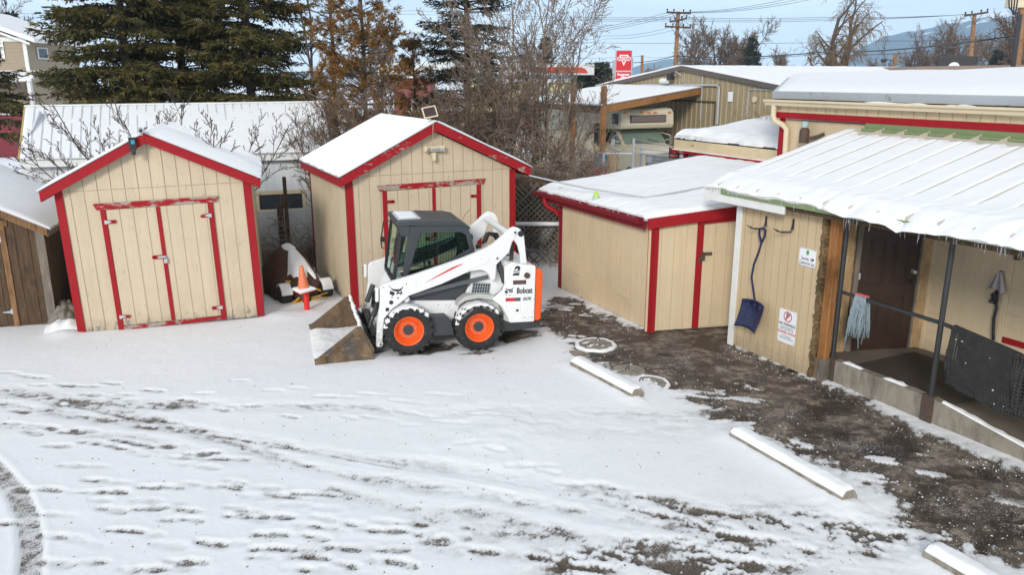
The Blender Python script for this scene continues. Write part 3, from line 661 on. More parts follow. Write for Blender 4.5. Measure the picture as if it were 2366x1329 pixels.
for zz in (1.50, .28):
    m = MB(); m.M = Mb; m.prism([(-.60, zz-.035), (-.60, zz+.05), (-.63, zz+.05), (-.63, zz+.02), (-.75, zz+.006), (-.75, zz-.006), (-.63, zz-.02), (-.63, zz-.035)], .0345, .039, 'xy'); m.build('hinge', M['galv'], dr)
m = MB(); m.M = Mb; m.prism([(-2.2, 2.78), (.14, 1.56), (.14, 1.70), (-2.2, 2.92)], .20, .24, 'xy'); m.build('rake_board', M['wood_brown'], t, bevel=.004)
m = MB(); m.M = Mb; m.box(.115, .145, 1.55, 1.69, -2.55, .198); m.build('eave_board', M['wood_grey'], t)
P = lambda x, y, z: Mb @ Vector((x, y, z))
c = [P(.20, 1.672, .26), P(.20, 1.672, -2.6), P(-2.2, 2.93, -2.6), P(-2.2, 2.93, .26)]
m = MB(); corr_roof(m, c[0], c[1], c[2], c[3], 3, .007, .076, .014); rf = m.build('roof', M['galv'], t, smooth='auto')
up = Vector((0, 0, .014)); snow_roof('roof_snow', c[0]+up, c[1]+up, c[2]+up, c[3]+up, .035, rf, 7, amp=.0045)
# ---------------------------------------------------------------- skid steer loader
BY, BPch = -9.6, 2.3
Mbob = Matrix.Translation((BOBP.x, BOBP.y, .012)) @ Matrix.Rotation(R_(BY), 4, 'Z') @ Matrix.Rotation(R_(BPch), 4, 'Y')
bob = thing('skid_steer_loader', 'white skid steer loader with black cab, orange rims and lowered rusty bucket', 'loader', M=Mbob)
_t0 = (gz(1107, 815)-gz(942, 825)).normalized(); _n0 = Vector((-_t0.y, _t0.x, 0)); _im = Mbob.inverted()
def bp(s, z, l=0., off=None):          # side-view measurements to loader coordinates on the plane at depth l
    p = BOBP+_t0*s+_n0*(l if off is None else off)+Vector((0, 0, z)); c = Vector((0, 0, 4.05))
    a, d = _im @ c, _im.to_3x3() @ (p-c); k = (l-a.y)/d.y; q = a+d*k; return (q.x, q.z)
def bpl(pts, l=0.): return [bp(s, z, l) for s, z in pts]
def lb(): m = MB(); m.M = Mbob; return m
def ring(m, outer, inner, y0, y1):
    n = len(outer); vs = [(p[0], y, p[1]) for y in (y0, y1) for pl in (outer, inner) for p in pl]
    f = []
    for i in range(n):
        j = (i+1) % n; f += [(i, j, n+j, n+i), (2*n+i, 3*n+i, 3*n+j, 2*n+j), (i, 2*n+i, 2*n+j, j), (n+i, n+j, 3*n+j, 3*n+i)]
    m.add(vs, f)
b = NB('white_loader_paint'); zz = b.sep(b.co)[2]; c = b.mix(b.noise(3, 5, .6), (.68,.68,.665), (.79,.79,.78)); c = b.mix(b.math('MULTIPLY', b.ramp(b.noise(13, 8, .75, b.map((1.5, 1.5, .8))), .60, .70), .6), c, (.30,.21,.13))
lowd = b.ramp(b.math('ADD', zz, b.math('MULTIPLY', b.noise(8, 6, .7), .7)), .55, 1.05, (.85,.85,.85), (0,0,0)); c = b.mix(b.math('MULTIPLY', lowd, b.ramp(b.noise(22, 5, .7), .40, .62)), c, (.22,.165,.115)); WHITE = b.done(c, .35, 0, .4)
b = NB('streaked_white_paint'); zz = b.sep(b.co)[2]; c = b.mix(b.noise(3, 5, .6), (.70,.70,.69), (.80,.80,.79))
st = b.ramp(b.noise(16, 6, .7, b.map((3.2, 1, .35))), .55, .66); low_ = b.ramp(b.math('ADD', zz, b.math('MULTIPLY', b.noise(9, 5, .7), .5)), .62, 1.15, (1,1,1), (0,0,0))
c = b.mix(b.math('MULTIPLY', b.math('MULTIPLY', st, low_), .95), c, (.24,.15,.085)); WHITE2 = b.done(c, .4, 0, .4)
DGREY = plain('charcoal_cab_plastic', (.038,.042,.047), .5, 0, .2, 8); LGREY = plain('grey_steel_link', (.095,.10,.105), .5, .2, .2, 8)
b = NB('orange_loader_paint'); c = b.mix(b.noise(6, 4, .6), (.72,.085,.010), (.84,.115,.014)); c = b.mix(b.math('MULTIPLY', b.ramp(b.noise(17, 7, .75), .54, .68), .55), c, (.20,.11,.06)); ORANGE = b.done(c, .38, 0, .4)
b = NB('worn_rusty_bucket_steel'); c = b.mix(b.ramp(b.noise(4.5, 7, .7), .36, .64), (.105,.060,.030), (.205,.140,.082)); c = b.mix(b.ramp(b.noise(3.2, 6, .7), .50, .62), c, (.075,.07,.062)); c = b.mix(b.ramp(b.noise(11, 7, .7, b.map((.8, 1, 2.0))), .58, .68), c, (.27,.21,.14)); c = b.mix(b.ramp(b.noise(8, 8, .7), .62, .72), c, (.11,.045,.02)); b.bump(b.noise(50, 5, .7), .35, .005); BUCK = b.done(c, .8, .25)
# tyres and rims
def wheel(s, l, out, snowy):
    c = (s, l, .385)
    m = lb(); W_ = .27
    hw = W_/2
    prof = [(.205,-hw*.75),(.235,-hw*.95),(.29,-hw),(.335,-hw*.98),(.358,-hw*.82),(.362,0),(.358,hw*.82),(.335,hw*.98),(.29,hw),(.235,hw*.95),(.205,hw*.75)]
    m.lathe(prof, c, 'y', 48, cap=False)
    for k in range(20):                 # angled lugs, alternating sides
        for sd in (-1, 1):
            a0 = 2*PI*(k+(.5 if sd > 0 else 0))/20; q = []
            for (aa, rr, yy) in ((0, .350, .02*sd), (.16, .350, .02*sd), (.05, .350, hw*.97*sd), (-.11, .350, hw*.97*sd), (0, .386, .02*sd), (.15, .386, .02*sd), (.04, .378, hw*1.0*sd), (-.10, .378, hw*1.0*sd)):
                an = a0+aa; q.append((s+rr*math.cos(an), l+yy, .385+rr*math.sin(an)))
            m.add(q, [(0,1,2,3),(7,6,5,4),(0,4,5,1),(1,5,6,2),(2,6,7,3),(3,7,4,0)])
            q = []
            for (aa, rr, yy) in ((-.11, .318, hw*.985), (.05, .318, hw*.985), (.05, .36, hw*.90), (-.11, .36, hw*.90), (-.11, .318, hw*1.05), (.02, .318, hw*1.05), (.04, .375, hw*1.01), (-.10, .375, hw*1.01)):
                an = a0+aa; q.append((s+rr*math.cos(an), l+yy*sd, .385+rr*math.sin(an)))
            m.add(q, [(0,1,2,3),(7,6,5,4),(0,4,5,1),(1,5,6,2),(2,6,7,3),(3,7,4,0)])
    wm = lb(); wm.lathe([(.0, out*(hw-.10)), (.078, out*(hw-.10)), (.078, out*(hw-.075)), (.0, out*(hw-.07))], c, 'y', 20)
    hub = wm.build('wheel', DGREY, bob)
    m.build('tyre', M['tyre'], hub, smooth='auto')
    m = lb(); o = lambda v: out*(hw-v)
    m.lathe([(.062, o(.088)), (.135, o(.084)), (.145, o(.070)), (.155, o(.078)), (.176, o(.050)), (.186, o(.052)), (.205, o(.012)), (.226, o(.004)), (.228, o(.018)), (.21, o(.05)), (.20, o(.12))], c, 'y', 40)
    m.build('rim', ORANGE, hub, smooth='auto')
    m = lb()
    for k in range(8):
        a = 2*PI*(k+.3)/8; m.lathe([(.0, o(.066)), (.011, o(.067)), (.013, o(.074)), (.013, o(.09)), (0, o(.09))], (s+.108*math.cos(a), l, .385+.108*math.sin(a)), 'y', 8)
    m.build('wheel_nuts', M['chrome'], hub)
    if snowy:
        m = lb()
        def f(u, v):
            a = R_(160-125*u); y_ = (v-.5)*W_*1.02; n_ = noise.noise((u*9+s*7, v*3, l))
            r = .376+.016*max(0, math.sin(PI*u))+.012*n_
            if v < .2 or v > .8: r -= .012
            return (s+r*math.cos(a), l+y_, .385+r*math.sin(a))
        m.sheet(f, 40, 8, lambda u, v: (lambda p: (s+(p[0]-s)*.93, p[1], .385+(p[2]-.385)*.93))(f(u, v)))
        for k in range(9):              # snow left between the lugs on the shoulder
            a = R_(165-k*15); rr = .01*rnd.random(); q = [(s+r_*math.cos(a+da), l+out*(hw*1.01), .385+r_*math.sin(a+da)) for r_, da in ((.386, .09), (.392, -.09), (.335+rr, -.055), (.322+rr, .02), (.345, .08))]
            q2 = [(p[0], p[1]-out*.02, p[2]) for p in q]; n = 5
            m.add(q+q2, [tuple(range(n)), tuple(range(2*n-1, n-1, -1))]+[(i, (i+1) % n, n+(i+1) % n, n+i) for i in range(n)])
        m.build('tyre_snow', M['snow'], hub, smooth='auto')
b = NB('tyre_rubber'); c = b.mix(b.noise(6, 5, .6), (.016,.016,.017), (.045,.044,.043)); c = b.mix(b.math('MULTIPLY', b.ramp(b.noise(16, 6, .75), .56, .70), .55), c, (.20,.19,.175)); M['tyre'] = b.done(c, .85, 0, .2)
for s in (.02, 1.10):
    wheel(s, .135, -1, True); wheel(s, 1.545, 1, False)
# chassis
def pr(name, pts, l0, l1, mat, bev=.008, parent=None, conv=None, m=None):
    m = m or lb(); m.prism(bpl(pts, l0 if conv is None else conv), l0, l1, 'xz'); return m.build(name, mat, parent or bob, bevel=bev)
pr('chassis', [(-.30,.36),(-.12,.80),(.05,.88),(.12,.80),(.85,.77),(1.0,1.02),(1.0,1.23),(1.42,1.33),(1.66,1.33),(1.95,1.28),(1.95,.32),(1.4,.28),(.25,.27),(-.2,.30)], .29, 1.39, WHITE)
pr('step', [(.33,.575),(.60,.575),(.68,.47),(.72,.27),(.36,.27),(.30,.42)], .10, .2895, DGREY)
pr('side_panel', [(.07,.80),(.86,.765),(.93,.93),(1.0,1.17),(.80,1.15),(.45,1.03),(.07,.90)], .268, .2895, DGREY, .004)
pr('fender', [(1.46,.43),(1.49,.56),(1.42,.69),(1.30,.79),(1.10,.83),(.90,.80),(.76,.72),(.80,.80),(.90,.87),(1.10,.90),(1.30,.87),(1.50,.74),(1.56,.58),(1.56,.43)], .10, .2895, plain('pale_grey_fender', (.44,.45,.42), .6, 0, .15, 5), .006)
pr('rear_frame', [(1.00,1.22),(.98,.80),(1.30,.79),(1.45,.90),(1.62,1.30),(1.45,1.43),(1.30,1.32)], .22, .2895, WHITE, .006)
pr('side_grille', [(.975,.79),(1.03,1.045),(1.29,1.025),(1.255,.795)], .205, .2195, M['black'], .004)
m = lb(); A = [bp(*p, .20) for p in ((.98,.80),(1.03,1.04),(1.29,1.02),(1.255,.80))]; V = lambda p: Vector((p[0], .198, p[1]))
for k in range(8):
    u = k/7; m.tube([V(A[0]).lerp(V(A[3]), u), V(A[1]).lerp(V(A[2]), u)], .0045, 4)
    if k < 6: u = k/5; m.tube([V(A[0]).lerp(V(A[1]), u), V(A[3]).lerp(V(A[2]), u)], .0045, 4)
m.build('wire_guard', M['grey_metal'], bob)
tail = pr('rear_side_panel', [(1.60,1.28),(1.64,1.325),(1.70,1.35),(1.96,1.305),(1.965,1.25),(1.945,.425),(1.565,.425),(1.52,.54),(1.44,.69),(1.30,.81),(1.45,.94),(1.545,1.12)], .06, .12, WHITE2, .014)
pr('rear_side_panel', [(1.60,1.28),(1.64,1.325),(1.70,1.35),(1.96,1.305),(1.945,.425),(1.565,.425),(1.30,.81),(1.45,.94)], 1.56, 1.62, WHITE, .014, conv=.06)
pr('engine_hood', [(1.50,1.30),(1.62,1.36),(1.92,1.31),(1.95,1.25),(1.95,.5),(1.5,.5)], .1205, 1.5595, WHITE, .01, conv=.06)
pr('tailgate', [(1.975,1.245),(2.05,1.235),(2.085,1.20),(2.085,1.1),(2.065,.46),(2.03,.425),(1.955,.42)], .10, 1.58, ORANGE, .018, conv=.06)
pr('bumper', [(1.42,.50),(1.57,.42),(2.055,.415),(2.055,.345),(1.95,.315),(1.57,.29),(1.45,.29)], .075, 1.60, plain('worn_black_steel', (.045,.045,.045), .6, .3, .5, 6), .008, conv=.06)
m = lb(); m.lathe([(.0,-.045),(.026,-.045),(.03,-.03),(.045,-.03),(.045,.012),(0,.012)], (bp(1.825,1.165,.06)[0], .06, bp(1.825,1.165,.06)[1]), 'y', 14); m.build('pivot_pin', M['steel_rust'], bob)
m = lb(); m.tube([(1.93, .5, bp(1.9,1.3,.06)[1]), (1.97, .42, bp(1.9,1.46,.06)[1]), (2.03, .36, bp(1.9,1.48,.06)[1])], .04, 10); m.build('exhaust_pipe', M['black'], bob)
# lift arms, rear links, cylinders
ARM = [(-.455,.175),(-.43,.50),(-.375,.80),(-.365,1.06),(-.335,1.115),(-.27,1.135),(.14,1.245),(.84,1.46),(1.11,1.56),(1.21,1.60),(1.33,1.67),(1.46,1.78),(1.545,1.865),(1.60,1.885),(1.655,1.86),(1.665,1.80),(1.645,1.74),(1.60,1.68),(1.555,1.53),(1.45,1.43),(1.365,1.35),(1.345,1.14),(1.325,1.11),(1.28,1.11),(1.25,1.20),(1.20,1.25),(1.13,1.28),(.97,1.265),(.89,1.235),(.53,1.085),(.05,.93),(-.06,.84),(-.20,.74),(-.32,.60),(-.365,.20),(-.385,.165),(-.43,.15)]
LNK = [(1.57,1.885),(1.63,1.91),(1.70,1.89),(1.755,1.84),(1.785,1.76),(1.83,1.34),(1.735,1.345),(1.72,1.50),(1.69,1.62),(1.64,1.70),(1.565,1.77),(1.545,1.83)]
for l in (.05, 1.53):
    m = lb(); m.prism(bpl(ARM, .05), l, l+.09, 'xz'); arm = m.build('lift_arm', WHITE, bob, bevel=.014, seg=3)
    m = lb(); m.prism(bpl(LNK, .05), l+.012, l+.078, 'xz'); lk = m.build('rear_link', WHITE, bob, bevel=.012)
    if l < 1:
        near = arm
        m = lb(); x, z = bp(1.735, 1.805, .05); m.lathe([(.0,.055),(.034,.055),(.034,l+.0105),(.048,l+.0105),(.048,l+.0115),(0,l+.0115)], (x, 0, z), 'y', 16); m.build('pivot_hole', M['black'], lk)
        for s_, z_, r in ((1.635,1.835,.03),(1.365,1.455,.024),(-.395,.21,.026)):
            x, z = bp(s_, z_, .05); m = lb(); m.lathe([(0,-.03),(r*.7,-.03),(r*.8,-.012),(r*1.5,-.012),(r*1.5,.004),(0,.004)], (x, l, z), 'y', 14); pn = m.build('pin', WHITE, arm, smooth='auto')
            m = lb(); m.lathe([(0,-.036),(r*.62,-.036),(r*.62,-.029),(0,-.029)], (x, l, z), 'y', 10); m.build('bolt_head', M['steel_rust'], pn)
        m = lb()                         # bosses and dark holes
        for s_, z_, r in ((-.21,.845,.032),(.02,1.115,.009),(-.31,1.08,.008),(-.23,1.09,.007),(.17,1.14,.005),(.17,1.115,.005),(-.27,.74,.03)):
            x, z = bp(s_, z_, .05); m.lathe([(0,-.003),(r,-.003),(r,.004),(0,.004)], (x, l, z), 'y', 12)
        m.build('arm_holes', M['black'], arm)
        m = lb(); m.prism(bpl([(.29,1.117),(.84,1.372),(.86,1.392),(.70,1.338),(.52,1.245)], .05), l-.003, l+.004, 'xz'); m.build('red_stripe', M['ink_red'], arm)
        m = lb(); pa = [(.90,1.275),(1.02,1.42),(1.10,1.465),(1.24,1.475),(1.27,1.44),(1.22,1.385),(1.05,1.325)]; m.prism(bpl(pa, .05), l-.008, l+.004, 'xz'); m.build('pressed_panel', WHITE, arm, bevel=.007, seg=3)
        pa = [(-.30,1.105),(.15,1.225),(.23,1.20),(.22,1.13),(.12,1.06),(-.05,1.00),(-.05,1.01),(.10,1.075),(.20,1.14),(.20,1.19),(.14,1.21),(-.30,1.093)]; m = lb(); m.prism(bpl(pa, .05), l-.005, l+.004, 'xz'); m.build('pressed_edge', WHITE, arm)
    x0, z0 = bp(1.42, 1.37, .05); x1, z1 = bp(1.555, .90, .05); y = .17 if l < 1 else 1.47
    m = lb(); m.tube([(x0, y, z0), (x0*.3+x1*.7, y, z0*.3+z1*.7)], .042, 14); m.tube([(x0*.3+x1*.7, y, z0*.3+z1*.7), (x1, y, z1-.2)], .022, 10); m.build('lift_cylinder', DGREY, bob, smooth='auto')
    x0, z0 = bp(.09, .905, .15); x1, z1 = bp(1.25, 1.145, .15); yl = .16 if l < 1 else 1.47
    m = lb(); m.bar((x0, yl, z0), (x1, yl, z1), .03, .062); m.build('control_link', LGREY, bob, bevel=.006)
    x0, z0 = bp(.02, .86, .12); m = lb(); m.lathe([(0,-.05),(.03,-.05),(.05,-.03),(.06,.1),(0,.1)], (x0, .16 if l < 1 else 1.45, z0), 'y', 14); m.build('link_pivot', WHITE, bob, smooth='auto')
    # tilt cylinder and headlight at the front of each arm
    yl = .42 if l < 1 else 1.26
    m = lb(); m.tube([(-.36, yl, .80), (-.46, yl, .52)], .042, 12); tcx = m.build('tilt_cylinder', DGREY, bob, smooth='auto')
    m = lb(); m.tube([(-.46, yl, .52), (-.53, yl, .34)], .02, 10); m.build('piston_rod', M['chrome'], tcx)
    x, z = bp(-.40, .97, .05); m = lb(); m.box(x-.035, x+.015, l-.005 if l < 1 else l+.06, l+.04 if l < 1 else l+.11, z-.11, z+.11); hl = m.build('headlight', WHITE, bob, bevel=.015)
    m = lb(); m.box(x-.041, x-.03, l+.003 if l < 1 else l+.07, l+.035 if l < 1 else l+.10, z-.07, z+.07); m.build('lens', M['chrome'], hl)
m = lb(); x, z = bp(1.60, 1.815, .05); m.tube([(x-.03, .14, z-.02), (x-.03, 1.53, z-.02)], .05, 14); m.build('cross_tube', WHITE, bob, smooth='auto')
m = lb(); m.tube([(-.36, .141, .33), (-.36, 1.529, .33)], .045, 12); m.build('cross_tube', WHITE, bob, smooth='auto')
m = lb(); x, z = bp(1.4, 1.6, .5)
for k in range(4):
    y = .62+k*.05; m.tube([(x-.12, y, z-.02-.02*k), (x-.05, y+.02, z+.12-.01*k), (x+.08, y+.03, z+.10-.02*k), (x+.14, y, z-.06), (x+.13, y-.1, z-.3)], .022 if k else .03, 7)
m.build('hydraulic_hoses', M['black'], bob, smooth='auto')
m = lb(); x, z = bp(1.66, 1.5, .2)
for k in range(3): m.tube([(x-.06+.03*k, .22+.03*k, z+.12), (x-.05+.02*k, .24, z-.10), (x-.08+.02*k, .26, z-.26)], .014, 6)
m.tube([(x-.06, .2, z-.04), (x-.16, .2, z-.05)], .014, 6); x2, z2 = bp(1.45, 1.0, .2); m.tube([(x2-.05, .2, z2+.22), (x2+.02, .19, z2+.08), (x2+.12, .19, z2+.04)], .008, 5); m.build('hydraulic_hoses', M['steel_rust'], bob, smooth='auto')
m = lb()
for k in range(3): m.tube([(-.22, .30+.05*k, .98), (-.34, .30+.05*k, .99), (-.40, .32+.05*k, .85), (-.42, .34+.05*k, .62), (-.50, .36+.1*k, .42)], .016, 6)
m.tube([(-.40, .2, .82), (-.55, .22, .70), (-.58, .3, .66)], .005, 4); m.build('front_hoses', M['black'], bob, smooth='auto')
# front frame and the far upright
pr('front_frame', [(-.34,.34),(-.30,.75),(-.20,.95),(-.10,1.08),(.02,1.08),(.05,.4),(-.2,.3)], .38, 1.30, WHITE, .008)
# cab
CO = [(.10,1.915),(.50,1.935),(.90,1.915),(.985,1.86),(1.03,1.74),(1.10,1.42),(.55,1.20),(-.03,1.06)]
CI = [(.27,1.805),(.50,1.81),(.88,1.80),(.945,1.755),(.965,1.68),(.995,1.54),(.56,1.305),(.055,1.125)]
for l in (.35, 1.29):
    m = lb(); ring(m, bpl(CO, .35), bpl(CI, .35), l, l+.05); sf = m.build('cab_side', DGREY, bob, bevel=.008)
    m = lb(); m.prism(bpl(CI, .35), l+.018, l+.024, 'xz'); m.build('side_window', M['glass'], sf)
    m = lb(); I = bpl(CI, .35); ly = l+.03
    def clip(vert, c0):
        xs = []
        for i in range(8):
            p, q = I[i], I[(i+1) % 8]; a, b_ = (p[0]-c0, q[0]-c0) if vert else (p[1]-c0, q[1]-c0)
            if (a < 0) != (b_ < 0): k = a/(a-b_); xs.append(p[1]+(q[1]-p[1])*k if vert else p[0]+(q[0]-p[0])*k)
        return sorted(xs)
    x = I[7][0]+.03
    while x < I[5][0]-.01:
        z = clip(True, x)
        if len(z) == 2: m.tube([(x, ly, z[0]), (x, ly, z[1])], .0032, 4)
        x += .043
    z = I[7][1]+.02
    while z < I[1][1]:
        q = clip(False, z)
        if len(q) == 2: m.tube([(q[0], ly+.006, z), (q[1], ly+.006, z)], .0028, 4)
        z += .034
    mid = clip(True, (I[1][0]+.03)); m.bar((I[1][0]+.03, ly-.012, mid[0]), (I[1][0]+.03, ly-.012, mid[1]), .012, .012, (1, 0, 0))
    q = clip(False, I[6][1]-.0); m.bar((q[0], ly-.012, I[6][1]), (I[6][0]+.02, ly-.012, I[6][1]), .012, .02)
    m.build('wire_mesh', M['black'], sf)
RP = [(-.06,1.905),(-.085,1.945),(-.06,1.985),(.30,1.995),(.80,1.975),(.93,1.945),(1.02,1.87),(1.0,1.84),(.92,1.90),(.10,1.925)]
m = lb(); m.prism(bpl(RP, .35), .33, 1.36, 'xz'); roof = m.build('cab_roof', DGREY, bob, bevel=.012)
m = lb()
for k in range(5): y = .62+k*.13; a, b_ = bp(.42, 1.985, .35), bp(.86, 1.955, .35); m.bar((a[0], y, a[1]+.004), (b_[0], y, b_[1]+.010), .04, .012)
m.build('roof_rib', DGREY, roof, bevel=.004)
a, b_ = bp(-.04, 1.99, .35), bp(.32, 1.995, .35); m = lb(); m.prism([(a[0], a[1]-.01), (b_[0], b_[1]-.01), (b_[0]-.02, b_[1]+.022), (a[0]+.03, a[1]+.018)], .52, 1.20, 'xz'); m.build('roof_window', M['grey_metal'], roof, bevel=.01)
m = lb(); m.sheet(lambda u, v: (a[0]+.03+u*.29, .55+v*.62, a[1]+.028+.010*math.sqrt(max(0, min(1, min(u, 1-u, v, 1-v)*8)))+.004*noise.noise((u*6, v*6, 2))), 14, 14, lambda u, v: (a[0]+.03+u*.29, .55+v*.62, a[1]+.012)); m.build('roof_snow', M['snow'], roof, smooth=True)
pr('visor', [(-.06,1.91),(-.03,1.80),(.03,1.76),(.10,1.80),(.11,1.92)], .335, .3495, DGREY, .003, conv=.35)
A_ = bp(-.035, 1.90, .35); B_ = bp(-.165, 1.08, .35)
m = lb(); m.add([(A_[0]+.02, .42, A_[1]), (A_[0]+.02, 1.28, A_[1]), (B_[0]+.02, 1.28, B_[1]), (B_[0]+.02, .42, B_[1]), (A_[0]+.028, .42, A_[1]), (A_[0]+.028, 1.28, A_[1]), (B_[0]+.028, 1.28, B_[1]), (B_[0]+.028, .42, B_[1])], [(0,1,2,3),(7,6,5,4),(0,4,5,1),(1,5,6,2),(2,6,7,3),(3,7,4,0)]); dr = m.build('cab_door', M['glass'], bob)
m = lb()
for y in (.385, 1.315): m.bar((A_[0]+.02, y, A_[1]), (B_[0]+.02, y, B_[1]), .06, .045, (1, 0, 0))
m.bar((B_[0]+.02, .415, B_[1]), (B_[0]+.02, 1.285, B_[1]), .05, .05); m.bar((A_[0]+.02, .415, A_[1]-.02), (A_[0]+.02, 1.285, A_[1]-.02), .05, .05); m.build('door_frame', M['black'], dr)
m = lb(); h = Vector((A_[0], 1.36, A_[1])); g_ = Vector((B_[0], 1.36, B_[1]))
m.tube([h.lerp(g_, .08)+Vector((.02, 0, 0)), h.lerp(g_, .08)+Vector((-.09, .02, 0)), h.lerp(g_, .45)+Vector((-.10, .02, 0)), h.lerp(g_, .62)+Vector((-.07, .02, 0)), h.lerp(g_, .62)+Vector((.0, 0, 0))], .011, 6)
p = h.lerp(g_, .45)+Vector((-.10, .02, 0)); m.box(p.x-.01, p.x+.07, p.y-.02, p.y+.02, p.z-.04, p.z+.04); m.build('grab_handle', M['black'], dr)
m = lb(); m.tube([h.lerp(g_, .98)+Vector((-.01, -.6, 0)), h.lerp(g_, .6)+Vector((-.01, -.75, 0))], .009, 5); m.build('wiper', M['black'], dr)
m = lb(); m.tube([h.lerp(g_, .15)+Vector((-.0, -1.0, 0)), h.lerp(g_, .2)+Vector((-.04, -1.0, 0)), h.lerp(g_, .5)+Vector((-.03, -.98, 0))], .012, 6); m.build('door_grip', M['black'], dr)
x, z = bp(.4, 1.1, .8); m = lb(); m.box(x+.12, x+.52, .60, 1.10, z-.2, z+.05); m.prism([(x+.44, z), (x+.60, z), (x+.68, z+.62), (x+.58, z+.62)], .62, 1.08, 'xz'); m.build('seat', DGREY, bob, bevel=.04, seg=3)
m = lb(); m.prism([(x-.30, z-.3), (x+.7, z-.3), (x+.7, z-.06), (x+.3, z-.12), (x-.25, z-.12)], .41, 1.28, 'xz'); m.tube([(x+.02, .60, z-.1), (x-.02, .60, z+.16), (x-.03, .60, z+.22)], [.015, .015, .03], 8); m.tube([(x+.02, 1.10, z-.1), (x-.02, 1.10, z+.16), (x-.03, 1.10, z+.22)], [.015, .015, .03], 8); m.build('cab_interior', DGREY, bob)
pr('cab_rear', [(1.00,1.74),(1.03,1.74),(1.10,1.42),(1.06,1.30),(1.0,1.3)], .401, 1.289, DGREY, .004, conv=.35)
m = lb(); p = bp(.97, 1.88, .8); m.tube([(p[0], .9, p[1]), (p[0]+.05, .92, p[1]+.10), (p[0]+.14, .95, p[1]+.17)], .004, 4); m.build('antenna', M['black'], bob)
# bucket
bk = lb(); y0, y1 = -.03, 1.70
SP = [(-1.345,.045),(-1.33,-.045),(-.50,-.02),(-.49,.02),(-.665,.525),(-.73,.515)]
S2 = bpl(SP, 0)
bk.prism([S2[1], (S2[1][0], S2[1][1]+.015), (S2[2][0], S2[2][1]+.015), S2[2]], y0+.021, y1-.021, 'xz')
bucket = bk.build('bucket', BUCK, bob)
m = lb(); m.prism([S2[2], S2[3], (S2[3][0]-.01, S2[3][1]+.15), S2[4], (S2[4][0]-.025, S2[4][1]), (S2[3][0]-.05, S2[3][1]+.14), (S2[3][0]-.06, S2[3][1]+.04)], y0+.021, y1-.021, 'xz'); m.build('back_plate', BUCK, bucket)
for y in (y0, y1-.02):
    m = lb(); m.prism(S2, y, y+.02, 'xz'); sp_ = m.build('side_plate', BUCK, bucket, bevel=.003)
    yy = y-.014 if y < 0 else y+.0205
    m = lb(); m.prism([S2[0], (S2[0][0]+.16, S2[0][1]+.04), (S2[5][0]+.03, S2[5][1]-.06), (S2[5][0], S2[5][1]+.005)], yy, yy+.0135, 'xz'); m.build('edge_strip', BUCK, sp_, bevel=.002)
    m = lb(); m.prism([(S2[0][0]-.02, S2[0][1]+.02), (S2[1][0]-.02, S2[1][1]), (S2[1][0]+.15, S2[1][1]), (S2[0][0]+.15, S2[0][1]+.045)], yy-.004 if y < 0 else yy, yy+.013, 'xz'); m.build('tip_plate', BUCK, sp_, bevel=.003)
m = lb(); m.box(S2[1][0]-.04, S2[1][0]+.12, y0+.03, y1-.03, S2[1][1]-.012, S2[1][1]-.001); m.build('cutting_edge', BUCK, bucket)
m = lb(); f_, b__ = S2[1], S2[3]
def bs(u, v):
    x = f_[0]-.03+u*(b__[0]-.02-f_[0]); e = min(1, min(v, 1-v)*12+.2)
    return (x, y0+.025+v*(y1-y0-.05), f_[1]+.02+.05*math.sqrt(min(1, u*5+.02))*e+.10*max(0, u-.55)**1.3+.025*noise.noise((u*3, v*5, 4))+.01*noise.noise((u*11, v*15, 4)))
m.sheet(bs, 30, 40, lambda u, v: (bs(u, v)[0], bs(u, v)[1], f_[1]-.004)); m.build('bucket_snow', M['snow'], bucket, smooth='auto')
m = lb()
for k in range(46):                     # snow caught along the top lip
    y = y0+.05+(y1-y0-.1)*k/45; t_ = S2[4]; r = .016+.014*rnd.random()
    m.lathe([(0,-r),(r*.8,-r*.6),(r*1.1,0),(r*.8,r*.6),(0,r)], (t_[0]-.012+rnd.uniform(-.012,.012), y, t_[1]+.006+rnd.uniform(-.012,.01)), 'z', 7)
    if k % 3 == 0: m.tube([(t_[0]+.0, y, t_[1]), (t_[0]+.05, y+.01, t_[1]-.10-.08*rnd.random())], [.014, .004], 5)
m.build('lip_snow', M['snow'], bucket, smooth=True)
m = lb()
for y in (.30, 1.12): m.prism([(S2[4][0]+.005, S2[4][1]-.06), (S2[4][0]+.10, S2[4][1]-.14), (S2[3][0]+.12, S2[3][1]+.10), (S2[3][0]+.06, S2[3][1]+.03), (S2[3][0]+.012, S2[3][1]+.10)], y, y+.26, 'xz')
m.box(S2[3][0]-.03, S2[3][0]+.06, .2, 1.5, S2[3][1]+.26, S2[3][1]+.34); m.build('bucket_mount', M['black'], bucket, bevel=.006)
# lettering and emblem
def emblem(m, fr, cx, cy, k):
    old = m.M; m.M = fr
    for pl in ([(-1,1),(-.78,.62),(-.45,.46),(.35,.42),(.72,.58),(1,.98),(.86,.50),(.62,.20),(.30,.08),(-.10,.10),(-.52,.22),(-.82,.50)],
               [(-1,.22),(-.60,.12),(-.30,-.12),(-.26,-.34),(-.46,-.42),(-.62,-.60),(-.78,-.36),(-1.04,-.34)], [(.10,.05),(.30,.02),(.52,-.14),(.40,-.30),(.18,-.22),(.06,-.44),(-.05,-.30)],
               [(.56,.10),(.86,.16),(.78,-.12),(.92,-.34),(.66,-.30),(.56,-.50),(.44,-.30),(.60,-.12)], [(.02,-.86),(.36,-.84),(.30,-1.02),(.08,-1.02)],
               [(-.9,-.70),(-.45,-.55),(-.86,-.75)], [(-.8,-.92),(-.38,-.66),(-.74,-.96)]):
        m.prism([(cx+a*k, cy+b2*k) for a, b2 in pl], .0005, .003, 'xy')
    m.M = old
